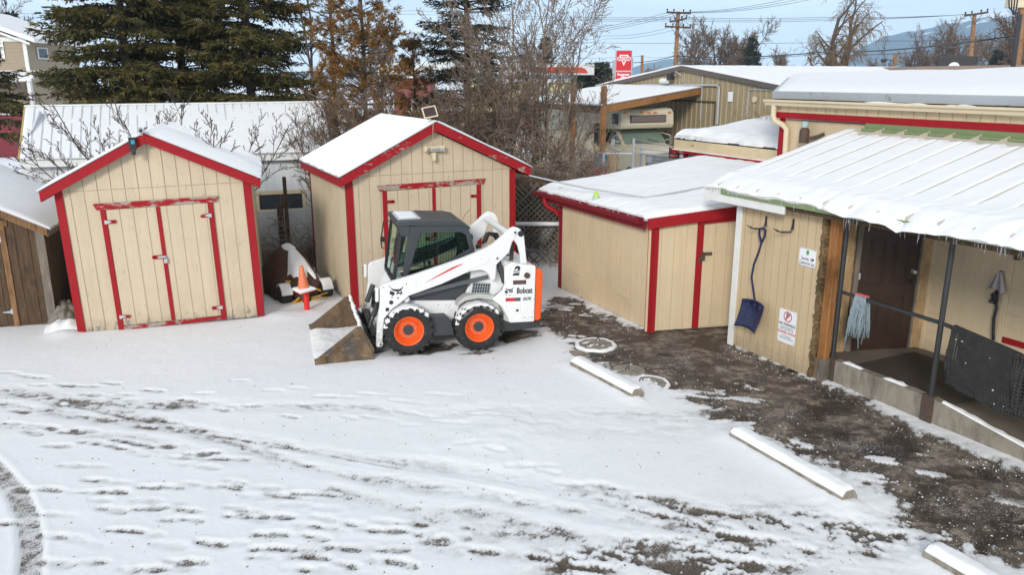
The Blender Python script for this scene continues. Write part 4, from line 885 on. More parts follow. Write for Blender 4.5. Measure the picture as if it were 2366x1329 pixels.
Ms = Mbob @ frame((0, .06, 0), (1, 0, 0), (0, 0, 1)); Ma = Mbob @ frame((0, .05, 0), (1, 0, 0), (0, 0, 1))
q = lambda s, z: bp(s, z, .06)
m = MB(); x, z = q(1.79, .925); put_letters(m, L_['bob'], Ms, x, z); m.build('lettering', M['ink'], tail)
m = MB(); emblem(m, Ms, q(1.555, .93)[0], q(1.555, .93)[1], .068); m.build('emblem', M['ink'], tail)
m = MB(); x, z = q(1.825, .795); put_letters(m, L_['s570'], Ms, x, z); m.build('lettering', M['ink'], tail)
m = MB(); x, z = q(1.66, 1.235); put_letters(m, L_['two'], Ms, x, z)
m.build('lettering', M['ink'], tail)
m = MB(); x, z = q(1.665, 1.228); old = m.M; m.M = Ms; m.box(x-.075, x+.075, z-.021, z+.021, .0032, .0036); m.M = old; m.build('badge_band', WHITE2, tail)
m = MB(); put_letters(m, L_['speed'], Ms, x, z, .0045); m.build('lettering', M['ink'], tail)
m = MB(); m.M = Ms; x, z = q(1.61, .795); m.box(x-.115, x+.03, z-.028, z+.028, .0005, .003); bd = m.build('model_badge', M['ink_red'], tail); m = MB(); m.M = Ms; m.box(x+.031, x+.125, z-.028, z+.028, .0005, .003); m.build('model_badge', LGREY, tail)
m = MB(); m.M = Ms; x, z = q(1.715, 1.06); m.box(x-.105, x+.105, z-.032, z+.032, .0005, .003); m.build('badge', plain('dark_red_badge', (.10,.02,.02), .4, .2, .3, 30), tail); m = MB(); m.M = Ms; m.box(x-.085, x+.085, z-.012, z+.010, .0032, .004); m.build('badge_band', LGREY, tail)
m = MB(); x, z = bp(-.125, 1.0, .05); emblem(m, Ma, x, z, .098); m.build('emblem', M['ink'], near)
m = lb()
for s_, z_, r in ((1.68,.62,.022),(1.80,.50,.009),(1.86,.50,.006),(1.91,.50,.009),(1.94,.78,.006),(1.93,.60,.006)):
    x, z = q(s_, z_); m.lathe([(0,-.006 if r > .02 else -.001),(r,-.006 if r > .02 else -.001),(r,.004),(0,.004)], (x, .06, z), 'y', 10)
for s_, z_ in ((.50,.70),(.62,.70),(.68,.70),(.66,.66),(.80,.72)):
    x, z = bp(s_, z_, .29); m.lathe([(0,-.001),(.008,-.001),(.008,.004),(0,.004)], (x, .29, z), 'y', 8)
m.build('bolt_holes', M['steel_rust'], bob)
# ---------------------------------------------------------------- small things in the yard
def wheel_stop(a, b_, label, seed):
    a, b_ = Vector((a[0], a[1], 0)), Vector((b_[0], b_[1], 0)); d = (b_-a); L = d.length
    t = thing('wheel_stop', label, 'wheel stop', (a+b_)/2+Vector((0, 0, .01)), math.atan2(d.y, d.x), 'concrete wheel stops along the path')
    m = MB(); m.M = wmat(t); m.prism([(-.11, 0), (.11, 0), (.10, .07), (.055, .135), (-.055, .135), (-.10, .07)], -L/2, L/2, 'yz')
    body = m.build('concrete_block', M['kerb'], t, bevel=.008)
    m = MB(); m.M = wmat(t)
    def f(u, v):
        x = (u-.5)*(L-.03); w_ = .100+.014*noise.noise((x*4, v*3, seed)); y = (v*2-1)*w_
        e = math.sqrt(max(0, min(1, min(u, 1-u)*28+.05)))
        z = .135-max(0, abs(y)-.055)*.95+(.026+.014*noise.noise((x*2.2, y*6, seed)))*e*math.sqrt(max(0, 1-(abs(y)/w_)**4))+.004*noise.noise((x*14, y*14, seed))
        return (x, y, z+.002)
    def fb(u, v):
        x = (u-.5)*(L-.03); y = (v*2-1)*.09; return (x, y, .135-max(0, abs(y)-.055)*1.4-.006)
    m.sheet(f, 90, 14, fb); m.build('snow_cap', M['snow'], t, smooth='auto')
p = gz(1318, 828+14), gz(1475, 915)
wheel_stop((5.56, 9.30), (5.66, 7.88), 'concrete wheel stop with snow cap nearest the loader, beside the two round lids', 1)
wheel_stop((6.02, 6.44), (6.02, 4.80), 'long snow-capped concrete wheel stop in the middle of the row along the bare path', 2)
wheel_stop((5.93, 3.86), (5.93, 2.30), 'concrete wheel stop cut off by the lower edge of the photo', 3)
def lid(px, py, rx, label, snowy, handles):
    c = gz(px, py); t = thing('manhole_cover', label, 'manhole cover', (c.x, c.y, -.045), .3, 'round concrete lids beside the path')
    m = MB(); m.M = wmat(t); m.lathe([(0, 0), (rx, 0), (rx, .05), (rx-.02, .06), (rx-.03, .055), (0, .058)], (0, 0, 0), 'z', 40); m.build('lid', M['kerb'], t)
    for hx, hy in handles:
        m = MB(); m.M = wmat(t); m.tube([(hx-.035, hy, .05), (hx-.035, hy, .09), (hx-.015, hy, .115), (hx+.015, hy, .115), (hx+.035, hy, .09), (hx+.035, hy, .05)], .008, 6); m.build('handle', M['steel_rust'], t)
    if snowy:
        m = MB(); m.M = wmat(t); n = 64; vs = []
        for j in range(n):
            a = 2*PI*j/n; k = 1+.14*noise.noise((math.cos(a)*2, math.sin(a)*2, px)); o = rx*1.10*k; i = rx*(.86+.10*noise.noise((math.cos(a)*3, math.sin(a)*3, px+3)))
            for r, z in ((o, .006), (o*.97, .052), ((o+i)/2, .070), (i, .060)): vs.append((r*math.cos(a), r*math.sin(a), z))
        m.add(vs, [(4*j+k, 4*((j+1) % n)+k, 4*((j+1) % n)+k+1, 4*j+k+1) for j in range(n) for k in range(3)]); m.build('snow_rim', M['snow'], t, smooth=True)
        m = MB(); m.M = wmat(t); rr = random.Random(px)
        for k in range(9):
            a = rr.uniform(0, 6.28); r0 = rx*rr.uniform(.1, .65); cx, cy = r0*math.cos(a), r0*math.sin(a); R0 = rr.uniform(.02, .07)
            m.add([(cx, cy, .068)]+[(cx+R0*rr.uniform(.5, 1.3)*math.cos(b2*.7854), cy+.6*R0*rr.uniform(.5, 1.3)*math.sin(b2*.7854), .058) for b2 in range(8)], [(0, 1+j, 1+(j+1) % 8) for j in range(8)])
        m.build('snow_dusting', M['snow'], t, smooth=True)
lid(1376, 797, .30, 'snow-rimmed round lid with two rebar loops nearest the cream lean-to shed', True, ((-.1, .02), (.12, .06)))
lid(1330, 822, .22, 'half-buried bare round lid between the loader and the first wheel stop', False, ())
lid(1452, 858, .24, 'bare round concrete lid with one loop, next to a snow-rimmed lid', False, ((0, .02),))
lid(1500, 887, .27, 'snow-rimmed round lid at the end of the first wheel stop', True, ((-.05, .1),))
# traffic cone standing on an orange post
c = gz(710, 722); t = thing('orange_post', 'bright orange-red post in the snow under the faded traffic cone', 'post', (c.x, c.y, -.05))
m = MB(); m.M = wmat(t); m.lathe([(0, 0), (.048, 0), (.048, .46), (0, .46)], (0, 0, 0), 'z', 18); post_ = m.build('shaft', M['post_orange'], t, smooth='auto')
t = thing('traffic_cone', 'faded orange traffic cone with snowy base set on top of the red post', 'cone', (c.x-.03, c.y, .415))
t.rotation_euler = (.05, -.08, .3)
Mc = wmat(t); m = MB(); m.M = Mc; m.lathe([(.13, 0), (.125, .03), (.108, .045), (.088, .11), (.033, .44), (.022, .455), (0, .455)], (0, 0, 0), 'z', 24); m.build('cone_body', M['cone_orange'], t, smooth='auto')
m = MB(); m.M = Mc; m.box(-.15, .15, -.15, .15, -.012, .018); m.build('base', M['cone_orange'], t, bevel=.012)
m = MB(); m.M = Mc; m.sheet(lambda u, v: ((u-.5)*.31, (v-.5)*.31, .03+.028*min(1, math.sqrt(max(0, min(u, 1-u, v, 1-v)*7)))+.010*noise.noise((u*4, v*4, 7))), 16, 16, lambda u, v: ((u-.5)*.31, (v-.5)*.31, .012)); m.build('base_snow', M['snow'], t, smooth='auto')
# mower under a brown tarpaulin
c = gz(688, 690); t = thing('covered_mower', 'snow-topped ride-on mower under a brown tarpaulin between the two cream sheds', 'mower', (c.x, c.y+.55, 0), .12)
Mm = wmat(t)
def tarp(u, v, off=0.):
    # rings from the hem (v=0) to the crown (v=1)
    a = 2*PI*u; prof = [(0, .08, 1.0), (.25, .34, 1.0), (.5, .58, .82), (.72, .80, .56), (.88, .93, .30), (1, 1.0, .0)]
    for p_, q_ in zip(prof[:-1], prof[1:]):
        if v <= q_[0]: k = (v-p_[0])/(q_[0]-p_[0]); z = p_[1]+(q_[1]-p_[1])*k; s = p_[2]+(q_[2]-p_[2])*k; break
    fold = 1+.075*math.sin(a*7+3*v)*(1-v*.6)+.05*noise.noise((math.cos(a)*2, math.sin(a)*2, v*3))
    x = .47*s*fold*math.cos(a); y = .95*s*fold*math.sin(a); 
    hem = max(0, .25-v)*4*(.06*math.sin(a*5)+.07*noise.noise((math.cos(a)*3, 3+math.sin(a)*3, 0)))
    # the far side stands taller (seat and wheel), with a slack flap to the left
    z2 = z*(.80+.26*(y+.95)/1.9)
    if x < 0: x *= 1+.30*max(0, .6-v)
    return Vector((x*(1+off), y*(1+off), z2+hem+off))
m = MB(); m.M = Mm; m.grid(lambda u, v: tarp(u, v), 96, 26); tp = m.build('tarpaulin', M['tarp'], t, smooth=True)
m = MB(); m.M = Mm
def ms(u, v):
    a0 = -2.25+1.35*u; w_ = .46+.54*v; wob = .16*noise.noise((u*6, v*2, 5)); p = tarp((a0/(2*PI)) % 1, min(.999, w_+wob*(1-v))); e = math.sqrt(max(0, min(1, min(u, 1-u)*7, v*6+.05)))
    return p+Vector((0, -.012, .035))*e+Vector((0, 0, .002))
m.grid(ms, 40, 24)
def ms2(u, v):
    a0 = 2*PI*u; p = tarp(u, .90+.099*v); return p+Vector((0, 0, .04*math.sqrt(v+.02)))
m.grid(ms2, 40, 5); m.build('tarpaulin_snow', M['snow'], t, smooth=True)
for sx in (-.36, .42):
    m = MB(); m.M = Mm; m.lathe([(.07, -.10), (.16, -.10), (.185, -.06), (.185, .06), (.16, .10), (.07, .10)], (sx, -.72, .17), 'x', 22); wh = m.build('wheel', M['rubber'], t, smooth='auto')
    m = MB(); m.M = Mm; m.sheet(lambda u, v: (sx-.095+.19*v+.012*noise.noise((u*5, v*5, sx)), -.72+.19*math.cos(R_(180-150*u)-.1), 0.17+(.188+.016*math.sin(PI*u))*math.sin(R_(180-150*u)-.1)), 20, 4, lambda u, v: (sx-.1+.2*v, -.72+.17*math.cos(R_(180-150*u)-.1), .17+.17*math.sin(R_(180-150*u)-.1))); m.build('wheel_snow', M['snow'], wh, smooth='auto')
m = MB(); m.M = Mm; m.box(-.3, .3, -.7, .7, .12, .4); m.build('mower_body', M['yellow'], t)
m = MB(); m.M = Mm; a = Vector((-.30, -.96, .03)); m.tube([a, (.12, -.84, .26), (.30, -.80, .16)], .022, 8); m.tube([a, (.38, -.98, .06)], .014, 6); m.tube([(-.2, -.98, .045), (.4, -.9, .13)], .012, 6); m.build('mower_linkage', M['yellow'], t, smooth='auto')
# lean-to utility shed
PHA = gz(1490, 765); PHB = gz(1685, 755); pd_ = (PHB-PHA).normalized()
ph = thing('utility_shed', 'low cream shed with one red-framed door and snowy lean-to roof beside the porch', 'shed', (7.45, 10.25, 0))
Fl = frame((7.50, 13.25, 0), (0, -1, 0), (0, 0, 1)); Ff = frame(PHA, pd_, (0, 0, 1))
m = MB(); boards(m, Fl, 0, 2.98, 0, lambda x: 1.82, .155, zb=lambda x: .03); m.build('side_wall', M['tan2'], ph)
m = MB(); boards(m, Ff, 0, 2.3, 0, lambda x: 1.86+.118*x, .21, zb=lambda x: -.01+.04*min(1, x)); m.build('front_wall', M['tan2'], ph)
m = MB(); m.box(7.5, 9.6, 13.26, 13.30, .02, 2.0); m.build('back_wall', M['tan2'], ph)
m = MB(); m.box(7.462, 7.486, 10.16, 10.30, -.02, 1.80); m.build('corner_trim', M['red'], ph, bevel=.003)
m = MB(); m.M = Ff; m.box(.03, .155, -.02, 1.88, .0125, .036); m.build('corner_trim', M['red'], ph, bevel=.003)
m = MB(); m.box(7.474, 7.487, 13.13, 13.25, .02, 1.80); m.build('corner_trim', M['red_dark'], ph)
m = MB(); m.M = Ff; m.box(.80, .905, .02, 1.758, .0125, .040); m.build('door_frame', M['red'], ph, bevel=.003); m = MB(); m.M = Ff; m.prism([(.795, 1.76), (1.75, 1.83), (1.75, 1.92), (.795, 1.84)], .0125, .042, 'xy'); m.build('door_head', M['red'], ph, bevel=.003)
m = MB(); boards(m, Ff, .907, 1.72, 0, lambda x: 1.75+.07*(x-.9), .205, d0=.0125, d1=.026, zb=lambda x: .05); dr = m.build('door', M['tan2'], ph)
m = MB(); m.M = Ff; m.box(.90, 1.06, 1.255, 1.305, .041, .052); m.box(.86, .93, 1.18, 1.26, .053, .085); m.tube([(.872, 1.25, .066), (.872, 1.30, .066), (.895, 1.32, .066), (.918, 1.30, .066), (.918, 1.25, .066)], .006, 6); m.box(.835, .865, 1.13, 1.22, .041, .05); m.build('hasp', M['steel_rust'], dr)
for y0_, y1_, z0_, z1_ in ((12.36, 12.64, .43, .63), (10.84, 11.18, .38, .57)):
    m = MB(); m.M = None
    m.box(7.478, 7.487, y0_, y1_, z0_, z0_+.012); m.box(7.478, 7.487, y0_, y1_, z1_-.012, z1_); m.box(7.478, 7.487, y0_, y0_+.012, z0_+.013, z1_-.013); m.box(7.478, 7.487, y1_-.012, y1_, z0_+.013, z1_-.013); m.box(7.478, 7.487, (y0_+y1_)/2-.008, (y0_+y1_)/2+.008, z0_+.013, z1_-.013)
    z = z0_+.02
    while z < z1_-.02: m.add([(7.477, y0_+.013, z), (7.477, y1_-.013, z), (7.4865, y1_-.013, z+.014), (7.4865, y0_+.013, z+.014)], [(0, 1, 2, 3)]); z += .021
    m.build('vent', M['tan2'], ph)
zr = lambda x: 1.88+.115*(x-7.36)
# roof: low eave on the left, rising to the right
RA = Vector((7.33, 10.30, zr(7.33))); RB = Vector((7.33, 13.85, zr(7.33))); RC = Vector((11.55, 13.85, zr(11.55))); RD = Vector((11.55, 9.05, zr(11.55)))
ddx = pd_/pd_.x
RD = Vector((11.55, 10.20+ddx.y*(11.55-7.33)+.0, zr(11.55))); RA.y = 10.20
m = MB(); m.add([RA+Vector((0, 0, -.03)), RB+Vector((0, 0, -.03)), RC+Vector((0, 0, -.03)), RD+Vector((0, 0, -.03)), RA, RB, RC, RD], [(0,1,2,3),(7,6,5,4),(0,4,5,1),(1,5,6,2),(2,6,7,3),(3,7,4,0)]); rf = m.build('roof', M['galv'], ph)
u3 = Vector((0, 0, .004)); snow_roof('roof_snow', RA+u3+Vector((.02, .03, 0)), RB+u3, RC+u3, RD+u3+Vector((0, .06, 0)), .085, rf, 31, amp=.004, pitch=.20, rag=.035, nv=60, nu=90, lump=.25, roll=.035)
m = MB(); q0 = RA+Vector((0, -.02, 0)); q1 = RD+Vector((0, -.02, 0)); m.prism([(q0.x+.02, q0.z-.155), (q1.x, q1.z-.15), (q1.x, q1.z+.012), (q0.x+.02, q0.z+.012)], 0, .03, 'xz')
m.v = [(x, q0.y+ddx.y*(x-q0.x)-.0-y, z) for x, y, z in m.v]; m.build('rake_board', M['red'], ph)
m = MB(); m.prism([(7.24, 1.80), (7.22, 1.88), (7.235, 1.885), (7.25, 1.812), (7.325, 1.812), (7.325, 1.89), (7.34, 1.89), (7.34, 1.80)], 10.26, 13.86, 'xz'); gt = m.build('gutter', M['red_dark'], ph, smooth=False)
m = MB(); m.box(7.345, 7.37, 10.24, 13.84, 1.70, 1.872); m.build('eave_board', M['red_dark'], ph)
m = MB(); m.tube([(7.28, 13.5, 1.80), (7.28, 13.45, 1.68), (7.30, 13.38, 1.62), (7.44, 13.28, 1.54), (7.46, 13.27, 1.45)], .042, 10); m.build('downspout', M['red'], ph, smooth='auto')
def icicles(m, pts, n, lmin, lmax, rr, rad=.009):
    for k in range(n):
        u = rr.random(); seg = min(int(u*(len(pts)-1)), len(pts)-2); f = u*(len(pts)-1)-seg; p = Vector(pts[seg]).lerp(Vector(pts[seg+1]), f)
        L = lmin+(lmax-lmin)*rr.random()**2.2; r = rad*(.5+rr.random()*.7)*(.6+L*2)
        p = p+Vector((rr.uniform(-.02, .02), 0, 0)); lean = rr.uniform(-.02, .02)
        m.tube([p+Vector((0, 0, .02)), p+Vector((lean*.3, lean*.4, -L*.35)), p+Vector((lean*.5, lean, -L*.75)), p+Vector((lean*.5, lean*1.2, -L))], [r, r*.75, r*.42, r*.08], 6)
m = MB(); icicles(m, [(7.29, 10.4, 1.885), (7.29, 13.8, 1.885)], 46, .02, .09, random.Random(3)); m.build('icicles', M['ice'], gt, smooth=True)['kind'] = 'stuff'
# bottle and cable on its roof
p = at(1345, 452, 14.15); t = thing('plastic_bottle', 'small green and clear bottle standing in the snow on the low shed roof edge', 'bottle', (7.46, 11.90, zr(7.46)+.03))
m = MB(); m.M = wmat(t); m.lathe([(0, 0), (.055, 0), (.06, .02), (.06, .10), (.03, .13), (0, .13)], (0, 0, 0), 'z', 16); m.build('bottle_body', plain('frosted_plastic', (.42,.50,.42), .3, 0, .1), t, smooth='auto')
m = MB(); m.M = wmat(t); m.lathe([(.0605, .085), (.058, .10), (.033, .13), (.028, .14), (.028, .175), (0, .178)], (0, 0, .005), 'z', 16); m.build('bottle_cap', plain('lime_plastic', (.40,.62,.03), .35, 0, .1), t, smooth='auto')
m = MB(); e0 = Vector((6.90, 13.40, 2.25)); e1 = Vector((8.0, 11.15, zr(8.0)+.10)); e2 = Vector((9.3, 11.0, zr(9.3)+.10)); mid = e0.lerp(e1, .5)-Vector((0, 0, .035))
m.tube([e0, e0.lerp(e1, .25)-Vector((0, 0, .02)), mid, e0.lerp(e1, .75)-Vector((0, 0, .02)), e1, e2], .016, 7); tag(m.build('power_cable', M['grey_metal'], None, smooth='auto'), 'grey cable strung from the larger cream shed to the low snowy roof', 'cable')

c = gz(152, 752); t = thing('tarp_heap', 'crumpled grey tarp half under snow between the brown shed and the cream shed', 'tarp', (c.x, c.y+.25, 0))
m = MB(); m.M = wmat(t); m.grid(lambda u, v: ((u-.5)*.55, (v-.5)*1.0, .34*math.sin(PI*u)**.6*math.sin(PI*min(1, v*1.0))**.5+.07*noise.noise((u*7, v*9, 1))+.03*noise.noise((u*19, v*19, 2))), 26, 34); m.build('sheet', plain('grey_tarp', (.20,.175,.15), .7, 0, .3, 9, .4, 30), t, smooth=True)
m = MB(); m.M = wmat(t); m.sheet(lambda u, v: (-.30+u*.62, -.80+v*.55, .02+.15*math.sqrt(max(0, math.sin(PI*u)*math.sin(PI*v)))*(1+.5*noise.noise((u*4, v*4, 8)))), 16, 14, lambda u, v: (-.30+u*.62, -.80+v*.55, -.03)); m.build('snow_heap', M['snow'], t, smooth=True)
# ---------------------------------------------------------------- main building on the right
hb = thing('building', 'cream building on the right with snowy ribbed porch roof, red stripe and concrete ramp', 'building', (8.25, 9.1, 0))
WX = 8.25
Fw = frame((WX, 9.10, 0), (0, -1, 0), (0, 0, 1))       # porch wall: x along towards the viewer, y up, z out
m = MB(); boards(m, Fw, 0, 1.62, 0, lambda x: 2.52, .150, zb=lambda x: .02); m.build('porch_wall', M['tan'], hb)
m = MB(); m.M = Fw; m.box(-.03, .085, .0, 2.50, .0125, .038); m.box(-.03, -.0, .0, 2.5, -.10, .0124); m.build('corner_trim', M['white_paint'], hb, bevel=.003)
m = MB(); m.box(WX+.001, 11.0, 9.02, 9.09, .02, 2.40); m.build('porch_end_wall', M['tan'], hb)
# splintered wall edge, log slab and dark beam
rr = random.Random(8); m = MB(); m.M = Fw
for k in range(60):
    z = .02+k*.041; w_ = .045+.035*rr.random(); d = rr.uniform(.0, .035); m.prism([(1.615, z), (1.62+w_, z+rr.uniform(-.02, .02)), (1.62+w_*rr.uniform(.6, 1.1), z+.05), (1.615, z+.05)], -.03-rr.random()*.03, .012+d, 'xy')
m.build('splintered_edge', M['wood_rot'], hb)
m = MB(); m.M = Fw; m.box(1.695, 1.83, .32, 2.50, -.12, -.02); m.build('porch_post', M['wood_orange'], hb, bevel=.01)
m = MB(); m.M = Fw; m.box(1.66, 1.85, .0, .33, -.14, -.0); m.build('post_block', M['wood_grey'], hb, bevel=.01)
m = MB(); m.M = Fw; m.tube([(1.80, 2.4, -.012), (1.815, 1.6, .0), (1.79, .9, .0), (1.75, .35, .02), (1.73, .05, .03)], .006, 5); m.build('cable', M['wood_orange'], hb)
# door wall
Fd = frame((9.0, 7.50, .29), (.87, -.27, 0), (0, 0, 1))
def laps(mb, fr, s0, s1, z0, z1, ex, d=.014, seed=1, brk=()):
    mb.M = fr; z = z0
    while z < z1-.01:
        t_ = min(z+ex, z1); mb.prism([(0, z+.003), (d, z+.003), (.004, t_), (0, t_)], s0, s1, 'xz') if False else mb.add([(s0, z+.004, 0), (s1, z+.004, 0), (s1, z+.004, d), (s0, z+.004, d), (s0, t_, 0), (s1, t_, 0), (s1, t_, .005), (s0, t_, .005)], [(0,1,2,3),(7,6,5,4),(0,4,5,1),(1,5,6,2),(2,6,7,3),(3,7,4,0)])
        z = t_
    mb.M = None
m = MB(); laps(m, Fd, -.62, -.085, -.02, 2.25, .165); m.build('door_side_wall', M['wood_log'], hb)
m = MB(); m.M = Fd; m.box(-.62, 1.25, -.3, 2.20, -.10, -.001); m.build('door_wall', M['wood_old'], hb)
m = MB(); m.M = Fd; m.box(-.083, -.005, -.01, 2.25, 0, .05); m.box(.886, .915, -.01, 2.25, 0, .05); m.box(-.004, .885, 2.06, 2.20, 0, .05); m.build('door_frame', M['wood_grey'], hb, bevel=.004)
m = MB(); m.M = Fd; m.box(.917, 1.09, -.01, 2.30, 0, .035); m.build('log_plank', M['wood_log'], hb, bevel=.01)
m = MB(); m.M = Fd; m.box(.0, .882, .0, 2.055, .0, .022); dr = m.build('door', M['door_brown'], hb)
m = MB(); m.M = Fd
for x in (.14, .51):
    for z0_, z1_ in ((.20, .80), (.94, 1.62), (1.72, 1.95)):
        for g in (0, .035):
            a0, a1, b0, b1 = x+g, x+.24-g, z0_+g, z1_-g; w_ = .012 if g == 0 else .008
            m.box(a0, a1, b0, b0+w_, .0221, .0285); m.box(a0, a1, b1-w_, b1, .0221, .0285); m.box(a0, a0+w_, b0+w_, b1-w_, .0221, .0285); m.box(a1-w_, a1, b0+w_, b1-w_, .0221, .0285)
m.build('moulding', M['door_brown'], dr, bevel=.003)
for z, k in ((1.13, 'galv'), (.99, 'black')):
    m = MB(); m.M = Fd; m.lathe([(0, .0), (.03, .0), (.03, .01), (.014, .015), (.014, .04), (.028, .05), (.030, .07), (.0, .08)], (.82, z, .0225), 'z', 14); m.build('door_knob', M['chrome'] if k == 'galv' else M['black'], dr, smooth='auto')
for z in (.25, 1.05, 1.85):
    m = MB(); m.M = Fd; m.box(-.012, .012, z, z+.09, .0505, .057); m.build('hinge', M['grey_metal'], dr)
# back wall of the porch
BX = 10.05; Fb = frame((BX, 7.22, .27), (0, -1, 0), (0, 0, 1))
m = MB(); laps(m, Fb, .11, .335, 0, 2.3, .14); laps(m, Fb, 1.21, 4.6, 0, 2.3, .165); m.build('back_wall', M['tan2'], hb)
m = MB(); m.M = Fb; m.box(-.1, 4.6, -.3, 2.4, -.12, -.001); m.build('inner_wall', M['tan2'], hb)
m = MB(); m.M = Fb; m.box(.0, .108, 0, 2.3, 0, .035); m.box(1.125, 1.207, 0, 2.3, 0, .028); m.build('wall_trim', M['tan2'], hb, bevel=.003)
m = MB(); m.M = Fb; m.box(.337, 1.122, .02, 2.1, .0, .022); pdoor = m.build('flush_door', M['tan2'], hb)
m = MB(); m.M = Fb; m.box(1.22, 2.6, .44, .52, .0155, .028); m.build('red_rail', M['red'], hb)
m = MB(); m.M = Fb; m.box(1.21, 1.29, 1.55, 1.67, .0285, .07); m.build('switch_box', M['steel_rust'], hb, bevel=.01)
m = MB(); m.M = Fb; m.lathe([(0, 0), (.045, 0), (.045, .004), (0, .004)], (.99, 1.63, .0225), 'z', 20); m.build('red_sticker', M['ink_red'], pdoor)
# porch floor, ramp and kerb
fl = thing('porch_ramp', 'concrete porch slab and ramp with a snow-dusted kerb along the asphalt', 'ramp', (8.38, 7.2, 0))
zt = lambda y: .33 if y > 5.75 else max(.02, .33-.137*(5.75-y))
m = MB(); ys = [7.34, 5.75, 3.48, 1.6]
m.prism([(y, zt(y)) for y in ys]+[(1.6, -.1), (7.34, -.1)], 8.38, 8.51, 'yz'); kerb = m.build('kerb', M['kerb'], fl, bevel=.006)
m = MB(); m.prism([(y, zt(y)-.06) for y in (7.6, 5.75, 3.48, 1.6)]+[(1.6, -.1), (7.6, -.1)], 8.511, 10.2, 'yz'); m.build('porch_floor', plain('dirty_concrete', (.14,.115,.09), .9, 0, .45, 2.2, .3, 50), fl)
m = MB()
def ks(u, v):
    y = 7.25-u*5.2; n_ = noise.noise((y*1.6, 0, 3)); w0 = .035+.03*n_; on = max(0, min(1, (noise.noise((y*3.1, 2, 9))+(.35 if y < 5.62 else .02))*3.5))*(1+.4*noise.noise((y*11, v*3, 4)))
    if y < 4.55 and noise.noise((y*4, 1, 1)) < -.1: on = 0
    x = 8.39+w0*.5+v*(.10-w0*.5+.03*noise.noise((y*3, 5, 5))); e = math.sqrt(max(0, min(1, min(v, 1-v)*5)))
    return (x, y, zt(y)+(.024*e*on if on > .05 else -.02)+.004*noise.noise((y*9, v*3, 2)))
m.sheet(ks, 260, 6, lambda u, v: (ks(u, v)[0], ks(u, v)[1], zt(ks(u, v)[1])-.03)); m.build('kerb_snow', M['snow'], kerb, smooth='auto')
for y in (5.76, 7.25):
    m = MB(); m.box(8.355, 8.379, y-.075, y+.075, .02, zt(y)+.02); m.box(8.355, 8.45, y-.075, y+.075, zt(y)+.0205, zt(y)+.03); pl = m.build('post_plate', M['steel_rust'], fl, bevel=.003)
    m = MB()
    for dy in (-.04, .04): m.lathe([(0, -.012), (.012, -.01), (.012, 0), (0, 0)], (8.355, y+dy, .10), 'x', 8)
    m.build('bolts', M['steel_rust'], pl)
m = MB(); m.grid(lambda u, v: (8.60+v*1.2, 7.05-u*1.5, .285+.012*noise.noise((u*3, v*3, 1))), 14, 14); m.build('door_mat', plain('wet_brown_matting', (.045,.033,.022), .95, 0, .5, 12, .6, 90), fl)
# steel posts and handrail
for y, z0_, lab, nm in ((7.25, zt(7.25), 'dark steel porch post beside the log slab', 'porch_post'), (5.76, zt(5.76), 'dark steel porch post standing at the top of the ramp', 'porch_post')):
    t = thing('steel_post', lab, 'post', (8.405, y, z0_), 0, 'steel posts holding the porch roof')
    m = MB(); m.tube([(8.405, y, z0_+.03), (8.405, y, 2.50)], .032, 14); m.build('shaft', M['steel_dark'], t, smooth='auto')
    m = MB(); m.box(8.36, 8.45, y-.06, y+.06, 2.50, 2.515); m.build('top_plate', M['steel_dark'], t)
m = MB(); m.bar((8.405, 7.215, 1.285), (8.405, 5.795, 1.265), .04, .04); m.bar((8.405, 5.725, 1.262), (8.405, 4.0, 1.05), .04, .04); m.bar((8.405, 4.0, 1.05), (8.405, 3.96, .2), .04, .04); tag(m.build('handrail', M['steel_dark'], None, bevel=.004), 'dark square-tube handrail running between the two porch posts and down the ramp', 'handrail')
# mop head over the rail
t = thing('mop_head', 'blue-grey cotton mop head hung over the porch handrail', 'mop', (8.405, 6.92, 1.29))
m = MB(); rr = random.Random(4)
for k in range(95):
    y = 6.98-.17*rr.random(); side = -1 if rr.random() < .6 else 1; L = .40+.16*rr.random(); x0 = 8.405+side*.028; o = side*rr.uniform(.005, .05); sw = rr.uniform(-.05, .05); sp_ = -.03*(y-6.9)
    if k > 90: L += .2
    pts = [(8.405, y, 1.318), (x0, y, 1.30)]+[(x0+o*min(1, q_*2)+.006*math.sin(q_*9+k), y+sw*q_+.01*math.sin(q_*12+k*2)+.16*(y-6.895)*q_, 1.30-L*q_) for q_ in (.2, .4, .6, .8, 1)]
    m.tube(pts, .0065, 5)
mp_ = m.build('mop_strands', M['mop'], t, smooth=True)
m = MB(); m.box(8.375, 8.435, 6.80, 6.985, 1.312, 1.334); m.build('headband', M['pink'], t, bevel=.006)
